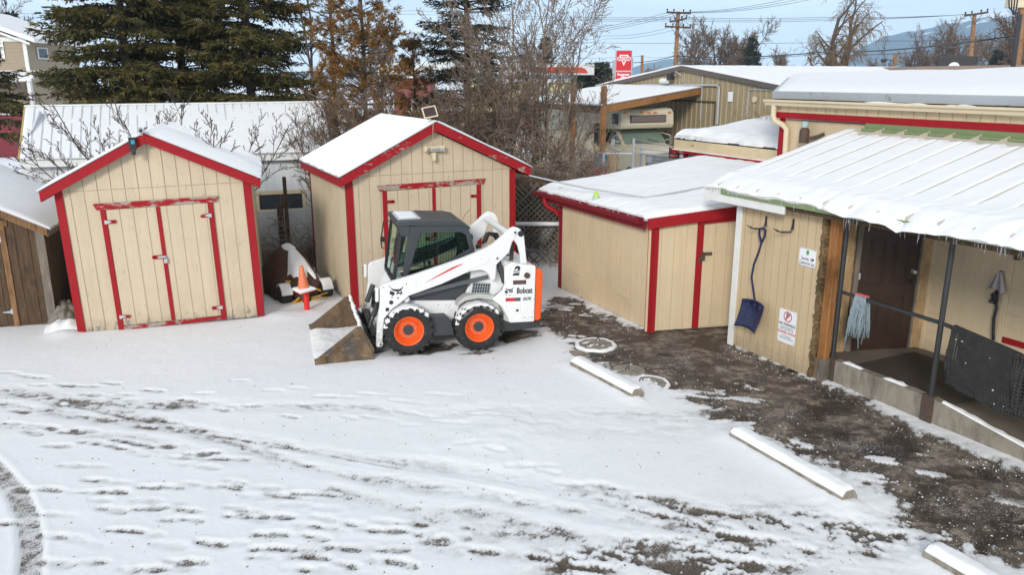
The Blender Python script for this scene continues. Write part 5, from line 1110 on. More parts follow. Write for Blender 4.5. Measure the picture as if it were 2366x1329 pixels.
# rubber mats over the rail
def mat_(label, ya, yb, Lf, Lb, hole, cell, seed, zrail, slope, shape='slot'):
    t = thing('rubber_mat', label, 'mat', (8.405, (ya+yb)/2, zrail(ya)), 0, 'rubber mats hung over the ramp handrail')
    n_ = int((ya-yb)/cell); k_ = int((Lf+Lb)/cell); m = MB(); rr = random.Random(seed)
    def f(i, j, off):
        y = ya-(i/n_)*(ya-yb); s_ = j/k_*(Lf+Lb)-Lf            # s<0: front side
        z0 = zrail(y)+.028
        if s_ < -.03: x = 8.405-.03-.05*min(1, -s_*4)*(1+.5*noise.noise((y*2.5, s_*2, seed)))-.03*noise.noise((y*4, s_*3, seed+4)); z = z0-(-s_-.03)
        elif s_ > .03: x = 8.405+.03+.10*min(1, s_*2)+.03*noise.noise((y*4, s_*3, seed+9)); z = z0-(s_-.03)
        else: x = 8.405+s_; z = z0+.008
        yy = y+.10*max(0, -s_)*(.5-(i/n_))+slope*max(0, abs(s_)-.03)
        return Vector((x+(off if s_ > .03 else -off if s_ < -.03 else 0), yy, z+(off if abs(s_) <= .03 else 0)))
    for i in range(n_):
        for j in range(k_):
            edge = i < 2 or j < 2 or i >= n_-2 or j >= k_-2
            P4 = [f(i, j, 0), f(i+1, j, 0), f(i+1, j+1, 0), f(i, j+1, 0)]
            if edge: m.add(P4, [(0, 1, 2, 3)]); continue
            c = sum(P4, Vector())/4; hs = hole
            if shape == 'slot':
                q = (i+(j//1)) % 2; sx_, sz_ = (.50, .30) if (i//2+j) % 2 else (.30, .50)
                h = [c+(p-c).lerp(Vector(), 1-hs) for p in P4]
            else: h = [c+(p-c)*hs for p in P4]
            m.add(P4+h, [(0, 1, 5, 4), (1, 2, 6, 5), (2, 3, 7, 6), (3, 0, 4, 7)])
    o = m.build('perforated_sheet', M['rubber'], t, smooth=True); so = o.modifiers.new('thickness', 'SOLIDIFY'); so.thickness = .012
    m = MB()
    for k in range(7):
        i, j = rr.uniform(2, n_-2), rr.uniform(2, k_*.5); p = f(i, j, .01); r = rr.uniform(.006, .012); m.lathe([(0, -r), (r, 0), (0, r)], p, 'z', 6)
    m.build('snow_specks', M['snow'], t)
    return t
zr2 = lambda y: 1.262-.123*(5.725-y)
mat_('black slotted rubber mat draped over the upper end of the ramp handrail', 5.60, 4.80, .72, .62, .46, .030, 1, zr2, -.10)
mat_('black round-hole rubber mat hung lower down, partly cut off by the frame', 4.79, 4.06, .66, .62, .66, .040, 2, zr2, -.06, 'hole')
# hanging leash and cloth
t = thing('hanging_leash', 'black leash and pale cloth hung on a nail on the plain cream door', 'leash', (10.02, 6.14, 1.62))
m = MB(); m.tube([(10.0, 6.14, 1.35), (9.98, 6.15, 1.30), (9.99, 6.12, 1.15), (9.99, 6.13, 1.0), (9.99, 6.11, .82), (9.99, 6.09, .72)], .018, 6)
for k in range(9): rr = random.Random(k); m.tube([(9.99, 6.15, 1.38), (9.98+rr.uniform(-.03, .0), 6.15+rr.uniform(-.06, .06), 1.25+rr.uniform(-.05, .1)), (9.99, 6.14, 1.2)], .012, 5)
m.build('strap', M['black'], t, smooth=True)
m = MB(); m.grid(lambda u, v: (9.99-.03*math.sin(u*13)*(.4+v)-.02*v, 6.15+(u-.5)*(.05+.20*v), 1.63-.24*v-.03*math.sin(u*7)*v), 20, 8); m.build('cloth', M['cloth'], t, smooth=True).modifiers.new('thickness', 'SOLIDIFY').thickness = .008
m = MB(); m.tube([(10.03, 6.14, 1.63), (9.97, 6.14, 1.645)], .006, 6); m.build('nail', M['steel_rust'], t)
# porch roof (standing-seam) with snow
EX, EZ, TX, TZ = 8.0, 2.44, 10.98, 3.22
sl = (TZ-EZ)/(TX-EX); zz_ = lambda x: EZ+sl*(x-EX); YA, YB = 9.60, 2.2
m = MB(); m.add([(EX, YA, EZ), (EX, YB, EZ), (TX, YB, TZ), (TX, YA, TZ), (EX, YA, EZ+.012), (EX, YB, EZ+.012), (TX, YB, TZ+.012), (TX, YA, TZ+.012)], [(0,1,2,3),(7,6,5,4),(0,4,5,1),(1,5,6,2),(2,6,7,3),(3,7,4,0)]); pr_ = m.build('porch_roof', plain('pale_roof_metal', (.55,.52,.45), .5, .1, .18, 2), hb)
RIB = .405; ribs_y = [YA-.28-RIB*k for k in range(18)]
m = MB(); m.box(EX-.03, EX+.0, YB, YA-.36, EZ-.075, EZ+.02); m.build('eave_trim', M['green_trim'], pr_, bevel=.006)
m = MB(); m.box(TX-.035, TX, YB, YA-.30, TZ+.012, TZ+.135); m.box(TX-.12, TX-.0351, YB, YA-.30, TZ-.012, TZ+.03); m.build('ridge_trim', M['green_trim'], pr_, bevel=.004)
m = MB(); m.box(EX-.0, EX+.03, 7.97, 9.66, EZ-.20, EZ-.012); m.build('fascia_board', M['white_paint'], pr_, bevel=.004)
m = MB(); m.box(EX+.031, EX+.10, YB, 9.5, EZ-.14, EZ-.015); m.box(8.36, 8.45, YB, 7.5, EZ-.05, EZ+.06); m.build('eave_beam', M['wood_old'], pr_)
m = MB(); L = TX-EX
for i, y in enumerate(ribs_y):
    if y < YB+.1: break
    m.prism([(y-.016, 0), (y+.016, 0), (y+.009, .056), (y-.009, .056)], 0, .985, 'yz')
n0 = len(m.v); m.v = [(EX-.01+x*(L+.0)-.0, y, zz_(EX+x*L)+.010+z) for x, y, z in m.v]; m.build('roof_rib', plain('dusty_roof_rib', (.50,.46,.38), .6, .1, .2, 5), pr_)
def psn(u, v, t_):
    return t_
NU, NV = 420, 90
def psf(u, v):
    y = YA-.02-u*(YA-YB-.04); s = v                       # v from eave to top
    fr_ = 1-sst(np.array(y), 6.7, 7.6).item(); x0 = EX-.05-.075*fr_+.03*noise.noise((y*2.2, 1, 2))
    sc_ = max(0, noise.noise((y*1.1+4, 7, 0))); x0 -= .07*sc_*(1 if y < 7.6 else .4)
    top_ = .905+.012*noise.noise((y*2, 3, 3))+.02*math.cos(2*PI*(y-ribs_y[0])/RIB) if y < 9.3 else .995
    x = x0+(EX+L*top_-x0)*v
    h = .060+.050*math.exp(-(v*4.0)**2)+.016*noise.noise((x*1.1, y*.9, 4))+.006*noise.noise((x*4, y*4, 1))
    dr_ = abs(((y-ribs_y[0]+RIB/2) % RIB)-RIB/2)
    roll_ = sst(np.array(v), .13+.05*noise.noise((y*1.5, 8, 8)), .34).item()
    h *= 1-.42*math.exp(-(dr_/.022)**2)*roll_*(.75+.7*noise.noise((x*1.2, y*2, 12)))
    if v < .12: h *= .45+.55*math.sqrt(v/.12); h -= (.12-v)*(.42+.45*fr_)*(.7+.9*sc_+.5*noise.noise((y*4, 3, 3)))
    if v < .2: h += .012*noise.noise((x*7, y*7, 3)); h -= .05*math.exp(-(dr_/.04)**2)*max(0, (.2-v)*5)*max(0, noise.noise((y*1.7, 5, 2))-.12)
    if v > .93: h *= max(.05, (1-v)/.07)
    if u < .01: h *= .35+u*65
    return (x, y, zz_(x)+.014+max(.003, h) if v > .12 else zz_(x)+.014+h)
m = MB(); m.sheet(psf, NU, NV, lambda u, v: (psf(u, v)[0]+(.03 if v == 0 else 0), psf(u, v)[1], zz_(psf(u, v)[0])+.0125-(.03 if v == 0 else 0))); ps = m.build('roof_snow', M['roofsnow'], pr_, smooth='auto')
rr = random.Random(12); m = MB()
for y0_, y1_, n_, lm in ((9.45, 8.2, 16, .10), (8.2, 7.3, 10, .16), (7.02, 6.70, 17, .36), (6.55, 6.45, 4, .30), (6.14, 5.70, 24, .34), (5.65, 5.2, 20, .20), (5.2, 4.2, 40, .26), (4.2, 2.4, 40, .3)):
    icicles(m, [(EX-.05, y0_, EZ-.03), (EX-.05, y1_, EZ-.03)], n_, .03, lm*.62, rr, .0085)
m.build('icicles', M['ice'], pr_, smooth=True)['kind'] = 'stuff'
# upper wall, stripe, gutter and main roof
UX = 11.02
m = MB(); m.box(UX, UX+.2, 1.0, 11.25, 0, 3.30); m.build('upper_wall', M['tan2'], hb)
Fu = frame((UX-.05, 11.25, 0), (0, -1, 0), (0, 0, 1))
m = MB(); boards(m, Fu, -.2, 10.2, 0, lambda x: 3.60, .215, zb=lambda x: 3.44, gap=.02); m.build('upper_siding', M['tan2'], hb)
m = MB(); m.box(UX-.085, UX-.0505, 1.0, 11.30, 3.33, 3.435); m.build('red_stripe', M['red'], hb, bevel=.004)
m = MB(); m.box(UX-.03, UX-.0005, 11.14, 11.25, 2.4, 3.33); m.build('corner_trim', M['red'], hb)
m = MB(); gx0 = UX-.09; m.prism([(gx0, 3.555), (gx0-.10, 3.555), (gx0-.115, 3.60), (gx0-.15, 3.625), (gx0-.15, 3.66), (gx0-.14, 3.66), (gx0-.14, 3.63), (gx0-.105, 3.605), (gx0-.09, 3.565), (gx0, 3.565)], .9, 11.50, 'xz'); gut = m.build('gutter', M['gutter'], hb)
m = MB(); m.sheet(lambda u, v: (gx0-.088+v*.08, 9.6-u*2.6, 3.605+.045*math.sqrt(max(0, min(1, min(u, 1-u)*5)))+.05*noise.noise((u*7, v*3, 1))), 50, 4, lambda u, v: (gx0-.088+v*.08, 9.6-u*2.6, 3.58)); m.build('gutter_snow', M['snow'], gut, smooth='auto')
m = MB(); dx = gx0-.06; pts = [(dx, 11.30, 3.56), (dx, 11.30, 3.36), (dx+.02, 11.26, 3.27), (dx+.06, 11.10, 3.21), (dx+.08, 11.02, 3.13), (dx+.08, 11.0, 2.45)]
m.tube(pts, .052, 10); m.build('downspout', M['gutter'], hb, smooth='auto')
m = MB(); m.box(UX-.02, UX+.1, .9, 11.45, 3.60, 3.665); m.build('eave_board', M['wood_rot'], hb)
rz = lambda x: 3.70+.125*(x-UX); rx1 = 18.0
m = MB(); q = [(UX-.12, .9, 3.80), (UX-.12, 11.4, 3.80), (18, 18.25, 4.055), (18, .9, 4.295)]; m.add([(x, y, z-.12) for x, y, z in q]+q, [(0,1,2,3),(7,6,5,4),(0,4,5,1),(1,5,6,2),(2,6,7,3),(3,7,4,0)])
mr = m.build('main_roof', metalsheet('grey_roof_edge', (.42,.45,.46), .5, .3), hb)
Rz0, Rz1 = 3.81, 4.27; A0, A1, A2, A3 = Vector((UX-.09, 11.36, 3.805)), Vector((UX-.09, .9, 3.805)), Vector((18, .9, 4.30)), Vector((18, 18.2, 4.06))
def mrs(u, v):
    p = A0.lerp(A1, u).lerp(A3.lerp(A2, u), v); e = math.sqrt(max(0, min(1, v*9, u*30))); lip = noise.noise((p.y*.8, 2, 6))
    return (p.x+.05*max(0, 1-v*20)*(1+lip), p.y, p.z-.02+(.13+.03*noise.noise((p.x*.7, p.y*.7, 9))+.008*noise.noise((p.x*4, p.y*4, 9)))*e)
m = MB(); m.sheet(mrs, 160, 40, lambda u, v: tuple(A0.lerp(A1, u).lerp(A3.lerp(A2, u), v)-Vector((0, 0, .1)))); m.build('roof_snow', M['roofsnow'], mr, smooth='auto')
m = MB(); m.M = None; m.lathe([(.0, 0), (.085, 0), (.085, .22), (.055, .26), (.055, .30), (0, .30)], (UX-.16, 10.50, 2.93), 'z', 16); m.tube([(UX-.16, 10.48, 3.0), (UX-.1, 10.30, 3.04), (UX, 10.2, 3.1)], .03, 8); vp = m.build('vent_pipe', M['steel_rust'], hb, smooth='auto')
m = MB(); m.lathe([(0, .27), (.066, .27), (.066, .37), (0, .375)], (UX-.16, 10.50, 2.93), 'z', 16); m.build('vent_cap', plain('pale_teal_plastic', (.33,.43,.42), .5), vp, smooth='auto')
# the low wing behind the lean-to shed
t = thing('low_wing', 'low cream wing with thick roof snow and a peeling fascia behind the low shed', 'building', (11.6, 15.1, 0))
m = MB(); m.box(11.75, 16, 11.3, 14.95, 0, 2.36); m.build('block_wall', plain('painted_block_wall', (.42,.335,.21), .85, 0, .14, 4, .2, 40), t)
m = MB()
for z in (1.70, 1.90, 2.10, 2.30): m.box(11.744, 11.7495, 11.3, 14.95, z, z+.008)
for k in range(9):
    for r_ in range(3): y = 11.45+.4*k+(.2 if r_ % 2 else 0); m.box(11.7435, 11.7494, y, y+.008, 1.708+.2*r_, 1.898+.2*r_)
m.build('block_joints', plain('dark_mortar', (.20,.16,.10), .9), t)
m = MB(); m.box(11.58, 11.61, 11.3, 15.14, 2.44, 2.66); m.build('fascia', M['cream_peel'], t)
m = MB(); m.box(11.52, 11.60, 11.3, 15.2, 2.375, 2.43); m.build('red_drip_board', M['red_worn'], t)
m = MB(); m.box(11.72, 11.7425, 14.80, 14.95, 1.2, 2.37); m.build('corner_trim', M['red'], t)
m = MB(); m.box(11.60, 18, 11.3, 15.14, 2.66, 2.70); rf = m.build('roof', M['black'], t)
a0, a1, a2, a3 = Vector((11.60, 11.28, 2.69)), Vector((11.60, 15.16, 2.69)), Vector((15.0, 15.16, 3.02)), Vector((15.0, 11.28, 3.02))
snow_roof('roof_snow', a0, a1, a2, a3, .17, rf, 44, amp=0, pitch=.2, rag=.04, nv=50, nu=70, lump=.3, roll=.05)
m = MB(); m.sheet(lambda u, v: (11.515+v*.07, 11.4+u*3.7, 2.432+.02*max(.1, .6+noise.noise((u*14, 0, 0)))), 60, 3, lambda u, v: (11.515+v*.07, 11.4+u*3.7, 2.431)); m.build('ledge_snow', M['snow'], t, smooth='auto')
# shovel, hooks and signs on the porch wall
def hook(y, z, label):
    t = thing('wall_hook', label, 'hook', (WX-.0125, y, z), 0, 'black wire hooks on the porch wall')
    m = MB(); x = WX-.02; r = .007
    m.tube([(x, y-.07, z+.10), (x-.01, y-.06, z-.02), (x-.03, y-.05, z-.06), (x-.16, y+.05, z-.065), (x-.20, y+.09, z-.02)], r, 6); m.tube([(x, y-.07, z+.10), (x-.01, y-.09, z-.02), (x-.03, y-.08, z-.06), (x-.15, y-.01, z-.07), (x-.19, y+.04, z-.03)], r, 6)
    m.build('wire', M['black'], t, smooth=True); m = MB(); m.box(x-.002, x+.0075, y-.085, y-.055, z-.02, z+.12); m.build('plate', M['black'], t)
hook(8.60, 2.00, 'black wire hook carrying the blue snow shovel'); hook(8.08, 2.04, 'empty black wire hook right of the blue snow shovel')
t = thing('snow_shovel', 'navy blue plastic snow shovel hanging blade down on the porch wall', 'shovel', (WX-.06, 8.5, 1.95))
x = WX-.10; m = MB()
m.tube([(x, 8.50, 1.75), (x-.02, 8.51, 1.62), (x-.05, 8.56, 1.42), (x-.06, 8.58, 1.22), (x-.04, 8.54, 1.02), (x-.03, 8.50, .86)], .0155, 10); sh = m.build('shaft', M['navy'], t, smooth='auto')
m = MB(); m.tube([(x, 8.50, 1.74), (x, 8.555, 1.85), (x, 8.56, 1.935), (x, 8.50, 1.955), (x, 8.44, 1.935), (x, 8.445, 1.85), (x, 8.50, 1.74)], .017, 8); m.build('grip', M['navy'], t, smooth='auto')
m = MB()
def bl(u, v): y = 8.50-(u-.5)*.46*(1-.06*v); cur = (u-.5)**2*4; return (x-.035-.10*(1-cur)*0-.12*v**1.6+.0-.03*cur+.055*(1-cur)*math.sin(PI*min(1, v*1.1))*.9, y+.01*v, .885-.03*cur-.41*v)
m.grid(bl, 20, 16); bd = m.build('blade', M['navy'], t, smooth=True); bd.modifiers.new('thickness', 'SOLIDIFY').thickness = .012
m = MB()
for k in (-.12, 0, .12): m.tube([tuple(Vector(bl(.5+k/.44, v))+Vector((-.008, 0, 0))) for v in (.08, .3, .5, .7)], .007, 5)
m.build('blade_ribs', M['navy'], bd, smooth=True)
m = MB(); q = [Vector(bl(u, v))+Vector((-.010, 0, 0)) for u, v in ((.62, .82), (.9, .82), (.9, .94), (.62, .94))]; m.add(q, [(0, 1, 2, 3)]); m.build('sticker', plain('cyan_white_sticker', (.25,.60,.72), .4, 0, .5, 40), bd)
def sign(name, label, y0, y1, z0, z1):
    t = thing(name, label, 'sign', (WX-.018, y0, z0)); w_ = y0-y1; h = z1-z0
    Fs = frame((WX-.0185, y0, z0), (0, -1, 0), (0, 0, 1)); m = MB(); m.M = Fs
    r = .012; m.prism([(r, 0), (w_-r, 0), (w_, r), (w_, h-r), (w_-r, h), (r, h), (0, h-r), (0, r)], 0, .004, 'xy'); p_ = m.build('panel', M['sign_white'], t)
    m = MB(); m.M = Fs
    for a, b_ in ((.018, .018), (w_-.018, .018), (.018, h-.018), (w_-.018, h-.018)): m.lathe([(0, .009), (.005, .008), (.007, .0045), (0, .0045)], (a, b_, 0), 'z', 8)
    m.build('screws', M['chrome'], p_); return t, Fs, w_, h, p_
t, Fs, w_, h, p_ = sign('security_sign', 'small white security camera notice at the upper right of the porch wall', 7.845, 7.55, 1.55, 1.80)
m = MB(); put_letters(m, L_['sec'], Fs, w_*.37, h*.42, .0052); put_letters(m, L_['use'], Fs, w_*.5, h*.18, .0052)
m.M = Fs; m.lathe([(0, .0052), (.018, .0052), (.018, .006), (0, .006)], (w_*.74, h*.43, 0), 'z', 14); m.prism([(w_*.78, h*.36), (w_*.90, h*.40), (w_*.90, h*.50), (w_*.78, h*.50)], .005, .006, 'xy')
m.prism([(w_*.02, h*.02), (w_*.98, h*.02), (w_*.98, h*.03), (w_*.02, h*.03)], .0045, .0055, 'xy'); m.prism([(w_*.02, h*.97), (w_*.98, h*.97), (w_*.98, h*.98), (w_*.02, h*.98)], .0045, .0055, 'xy'); m.build('lettering', M['ink'], t)
m = MB(); m.M = Fs; m.lathe([(0, .0062), (.011, .0062), (.011, .0068), (0, .0068)], (w_*.74, h*.43, 0), 'z', 12); m.build('lens_mark', M['sign_white'], t)
m = MB(); m.M = Fs; m.prism([(w_*.5+.030*math.cos(a*PI/6)*.85, h*.78+.036*math.sin(a*PI/6)) for a in range(12)], .005, .006, 'xy'); m.build('emblem', M['ink_green'], t)
t, Fs, w_, h, p_ = sign('no_parking_sign', 'white no parking tow-away notice low on the porch wall beside the shovel', 8.11, 7.78, .37, .86)
m = MB(); m.M = Fs; cx, cy = w_*.5, h*.80
ring_ = [(math.cos(2*PI*k/36), math.sin(2*PI*k/36)) for k in range(36)]
m.add([(cx+.078*a, cy+.078*b_, .0052) for a, b_ in ring_]+[(cx+.064*a, cy+.064*b_, .0052) for a, b_ in ring_], [(k, (k+1) % 36, 36+(k+1) % 36, 36+k) for k in range(36)])
m.prism([(cx-.052, cy-.042), (cx-.042, cy-.052), (cx+.052, cy+.042), (cx+.042, cy+.052)], .0062, .0072, 'xy'); m.M = None
put_letters(m, L_['tow'], Fs, w_*.5, h*.31, .0052); m.build('red_lettering', M['ink_red'], t)
m = MB(); put_letters(m, L_['P'], Fs, cx, cy, .0055); put_letters(m, L_['nop'], Fs, w_*.5, h*.56, .0052); put_letters(m, L_['unauth'], Fs, w_*.5, h*.435, .0052); put_letters(m, L_['exp'], Fs, w_*.5, h*.17, .0052); m.build('lettering', M['ink'], t)
# ---------------------------------------------------------------- long white garage behind the sheds
ga, gb = Vector((-2.06, 20.8, 0)), Vector((4.60, 19.78, 0)); gd = (gb-ga).normalized(); GL = (gb-ga).length
t = thing('garage', 'long low white garage with snowy metal roof behind the cream sheds', 'garage', ga, math.atan2(gd.y, gd.x)); Mg = wmat(t)
m = MB(); boards(m, Mg @ frame((0, 0, 0), (1, 0, 0), (0, 0, 1)), 0, GL, 0, lambda x: 2.26, .20); wl = m.build('front_wall', M['white_wall'], t)
m = MB(); boards(m, Mg @ frame((0, 4.6, 0), (0, -1, 0), (0, 0, 1)), 0, 4.6, 0, lambda x: 2.26+1.0*(1-abs(x-2.3)/2.3), .2, apex=2.3); m.M = Mg; m.box(GL-.02, GL, .02, 4.6, 0, 2.3); m.box(.02, GL-.021, 4.58, 4.6, 0, 2.3); m.build('side_wall', M['white_wall'], t)
m = MB(); m.M = Mg; m.box(.08, GL+.10, -.22, -.20, 2.12, 2.27); m.build('eave_board', M['white_paint'], t)
E0, E1, E2, E3 = [Mg @ Vector(p) for p in ((.06, -.25, 2.28), (GL+.12, -.25, 2.28), (GL+.15, 3.3, 3.36), (-.52, 3.3, 3.32))]
m = MB(); m.add([E0, E1, E2, E3, E0+Vector((0, 0, .02)), E1+Vector((0, 0, .02)), E2+Vector((0, 0, .02)), E3+Vector((0, 0, .02))], [(0,1,2,3),(7,6,5,4),(0,4,5,1),(1,5,6,2),(2,6,7,3),(3,7,4,0)])
B2, B3 = [Mg @ Vector(p) for p in ((GL+.3, 6.4, 2.3), (-.1, 6.4, 2.3))]
m.add([E3, E2, B2, B3], [(0, 1, 2, 3)]); rf = m.build('roof', M['galv'], t)
def grib(u, v, t_):
    k = (u*22) % 1; d = abs(k-.5)*.32
    bare_ = .75*max(0, min(1, (.45-u)*4+.5*noise.noise((u*9, v*3, 2))+.25)) if u < .62 else max(0, (v-.55))*1.2
    return t_*(1-bare_*.3)
snow_roof('roof_snow', E0+Vector((0, 0, .022)), E1+Vector((0, 0, .022)), E2+Vector((0, 0, .022)), E3+Vector((0, 0, .022)), .045, rf, 61, amp=0, rag=.02, nv=26, nu=330, lump=.3, ribs=grib)
m = MB(); nE = Vector((0, 0, 1))
for k in range(1, 34):
    u = k/34; vt = (0, 1) if u < .55 else (.45+.25*abs(noise.noise((u*30, 1, 1))), 1)
    a_ = E0.lerp(E1, u); b_ = E3.lerp(E2, u); p0, p1 = a_.lerp(b_, vt[0]), a_.lerp(b_, vt[1]*.985); m.bar(p0+nE*.03, p1+nE*.03, .03, .066)
m.build('roof_ribs', plain('pale_grey_roof_rib', (.50,.52,.55), .6, .1, .1), rf)
m = MB(); m.bar(E0+Vector((-.02, 0, .0)), E3+Vector((-.02, 0, .0)), .04, .06); m.build('gable_trim', M['yellow'] if False else plain('ochre_board', (.45,.30,.10), .7), rf)
m = MB(); m.bar(E3+Vector((0, .0, .03)), E2+Vector((0, 0, .03)), .30, .035); m.build('ridge_cap', M['white_paint'], rf)
# window in its front wall
pw = [Mg.inverted() @ (lambda d: Vector((0, 0, 4.05))+d*(((ga-Vector((0, 0, 4.05))).dot(Vector((-gd.y, gd.x, 0))))/d.dot(Vector((-gd.y, gd.x, 0)))))(ray(*q)) for q in ((598, 450), (700, 480))]
x0_, x1_, z0_, z1_ = pw[0].x, pw[1].x, pw[1].z, pw[0].z
m = MB(); m.M = Mg
for a in ((x0_-.09, x1_+.09, z1_, z1_+.09), (x0_-.09, x1_+.09, z0_-.09, z0_), (x0_-.09, x0_, z0_, z1_), (x1_, x1_+.09, z0_, z1_)): m.box(a[0], a[1], -.045, -.0125, a[2], a[3])
wf = m.build('window', M['cream_peel'], t); m = MB(); m.M = Mg; m.box(x0_, x1_, -.02, -.0125, z0_, z1_); m.build('pane', M['window_dark'], wf); m = MB(); m.M = Mg; m.box((x0_+x1_)/2-.03, (x0_+x1_)/2+.03, -.03, -.0205, z0_, z1_); m.build('mullion', M['wood_old'], wf)
# grey board fence and wire in front of it, with dead weeds
fa, fb_ = at(560, 500, 17.6), at(745, 500, 17.9); fa.z = fb_.z = 0
t = thing('board_fence', 'weathered whitish board fence below the garage window between the cream sheds', 'fence', fa); fd = (fb_-fa).normalized(); FL = (fb_-fa).length; Mf = frame(fa, fd, (0, 0, 1))
m = MB(); m.M = Mf
for k in range(6): m.box(-.3, FL+.5, .05+.205*k, .05+.205*k+.198, .0, .02)
m.build('boards', painted_boards('grey_fence_boards', (.66,.67,.66), .6, (.16,.14,.12), .6), t)
for x in (.72, 1.55):
    m = MB(); m.M = Mf; m.box(x, x+.12, 0, 1.42 if x < 1 else 1.2, .021, .10); m.build('post', M['wood_old'], t)
m = MB(); m.M = Mf; m.box(.86, .93, 0, 2.0, .12, .18); m.build('stake', M['wood_old'], t)
m = MB(); m.M = Mf
for k in range(24): m.tube([(-.2+k*.1, .02, .16), (-.2+k*.1, 1.15, .16)], .004, 3)
for k in range(12): m.tube([(-.2, .05+k*.1, .163), (2.2, .05+k*.1, .163)], .004, 3)
m.build('wire_netting', M['galv'], t)
def weeds(name, label, pts, n, h, seed, mat='weeds', cat='weeds', r=.004, arch=.5, base=.3):
    t = thing(name, label, cat, pts[0]); rr = random.Random(seed); m = MB()
    for k in range(n):
        i = rr.randrange(len(pts)-1) if len(pts) > 1 else 0; p = Vector(pts[i]).lerp(Vector(pts[min(i+1, len(pts)-1)]), rr.random())+Vector((rr.uniform(-base, base), rr.uniform(-base, base)*.6, 0))
        d = Vector((rr.gauss(0, .4), rr.gauss(0, .4), 1)).normalized(); L = h*rr.uniform(.35, 1.0); q = [p]; s = 5
        for j in range(s): d = (d+Vector((rr.gauss(0, .28), rr.gauss(0, .28), -arch*j/s*.6))).normalized(); q.append(q[-1]+d*(L/s))
        m.tube(q, [r*(1-.15*j) for j in range(s+1)], 3, False)
        for _ in range(3):
            j = rr.randrange(1, s); e = Vector((rr.gauss(0, 1), rr.gauss(0, 1), rr.gauss(.2, .6))).normalized(); m.tube([q[j], q[j]+e*L*.12, q[j]+(e+Vector((rr.gauss(0, .4), 0, -.2)))*L*.22], [r*.7, r*.6, r*.3], 3, False)
        if rr.random() < .35:
            e = q[-1]; a = rr.uniform(0, 6); w_ = .02; m.add([e, e+Vector((w_*math.cos(a), w_*math.sin(a), .012)), e+Vector((0, 0, .035)), e+Vector((-w_*math.sin(a), w_*math.cos(a), .01))], [(0, 1, 2, 3)])
    m.build('stems', M[mat], t); return t
P = lambda x, z, d=.2: Mf @ Vector((x, z, d))
weeds('climbing_vine', 'tangle of bare brown vines over the fence under the garage window', [P(-.1, .0), P(2.0, .0)], 230, 1.9, 3, arch=1.0, r=.0065)
weeds('dead_weeds', 'dead brown weeds at the foot of the whitish board fence', [P(-.1, 0, .35), P(2.0, 0, .35)], 200, .5, 4, r=.006)
weeds('dead_grass', 'tiny dead grass tuft at the right foot of the left cream shed', [gz(562, 738), gz(568, 738)], 16, .22, 5, r=.002, base=.04)
# lattice fence and pipe rail between the larger shed and the low shed
la, lb2 = Vector((6.75, 16.0, 0)), Vector((9.4, 14.6, 0)); t = thing('lattice_fence', 'grey wooden lattice fence with a snowy pipe rail behind the low cream shed', 'fence', la); Ml = frame(la, lb2-la, (0, 0, 1)); LL = (lb2-la).length
m = MB(); m.M = Ml
x = -1.9
while x < LL:
    for s in (1, -1):
        a0 = x if s > 0 else x+1.8; lo, hi = 0., 1.8; k = [(a0+s*z, z) for z in (0, 1.8)]
        def cl(p, q): return p
        p, q = Vector((k[0][0], k[0][1], 0)), Vector((k[1][0], k[1][1], 0))
        for e in (0., LL):
            for a_, b_ in ((p, q), (q, p)):
                if (a_.x < e and e == 0.) or (a_.x > e and e == LL):
                    if abs(b_.x-a_.x) > 1e-6:
                        f = (e-a_.x)/(b_.x-a_.x)
                        if 0 <= f <= 1: a_.xyz = a_.lerp(b_, f)
        if 0 <= p.x <= LL and 0 <= q.x <= LL and (p-q).length > .05: m.bar(p+Vector((0, 0, .012*s)), q+Vector((0, 0, .012*s)), .035, .012, (0, 0, 1)) if False else m.bar(p+Vector((0, 0, .012*s)), q+Vector((0, 0, .012*s)), .010, .036, (-s, 1, 0))
    x += .125
m.build('lattice', M['wood_grey'], t)
for x in (1.0, 1.9):
    m = MB(); m.M = Ml; m.box(x, x+.11, 0, 1.9, -.14, -.03); m.build('post', M['wood_old'], t)
m = MB(); m.M = Ml; m.tube([(-.6, .92, .14), (LL, .92, .14)], .03, 8); pr2 = m.build('pipe_rail', M['galv'], t); m = MB(); m.M = Ml; m.sheet(lambda u, v: (-.6+u*(LL+.6), .945+.028*math.sqrt(max(0, min(v, 1-v)*4))+.006*noise.noise((u*20, 0, 1)), .115+.05*v), 60, 4, lambda u, v: (-.6+u*(LL+.6), .93, .115+.05*v)); m.build('rail_snow', M['snow'], pr2)
weeds('dead_weeds', 'dead brown weeds at the foot of the lattice fence', [Ml @ Vector((.2, 0, .3)), Ml @ Vector((2.6, 0, .3))], 120, .6, 14, r=.004)
# ---------------------------------------------------------------- tan steel building with carport
mbd = thing('steel_building', 'long tan steel building with low gable and snowy roof behind the motorhome', 'building', (22, 28.3, 0))
yp, yl, yr, zp, zl_ = 28.35, 34.9, 20.6, 4.40, 3.55
top = lambda y: zp-(zp-zl_)*abs(y-yp)/(yl-yp)
m = MB(); x = 22.0; y = yr
while y < yl-.01:                       # ribbed cladding
    for a, b_, d in ((y, y+.20, 0), (y+.20, y+.225, -.03), (y+.225, y+.285, -.03), (y+.285, y+.31, 0)):
        b2 = min(b_, yl); d1 = {0: 0, -.03: -.03}[d]
        da, db = (0, 0) if (a-y) < .1 else (0, -.03) if abs(a-y-.20) < .01 else (-.03, -.03) if abs(a-y-.225) < .01 else (-.03, 0)
        if b2 > a: m.add([(x+da, a, -.1), (x+db, b2, -.1), (x+db, b2, top(b2)), (x+da, a, top(a))], [(0, 1, 2, 3)])
    y += .31
m.build('gable_wall', M['tanmetal'], mbd)
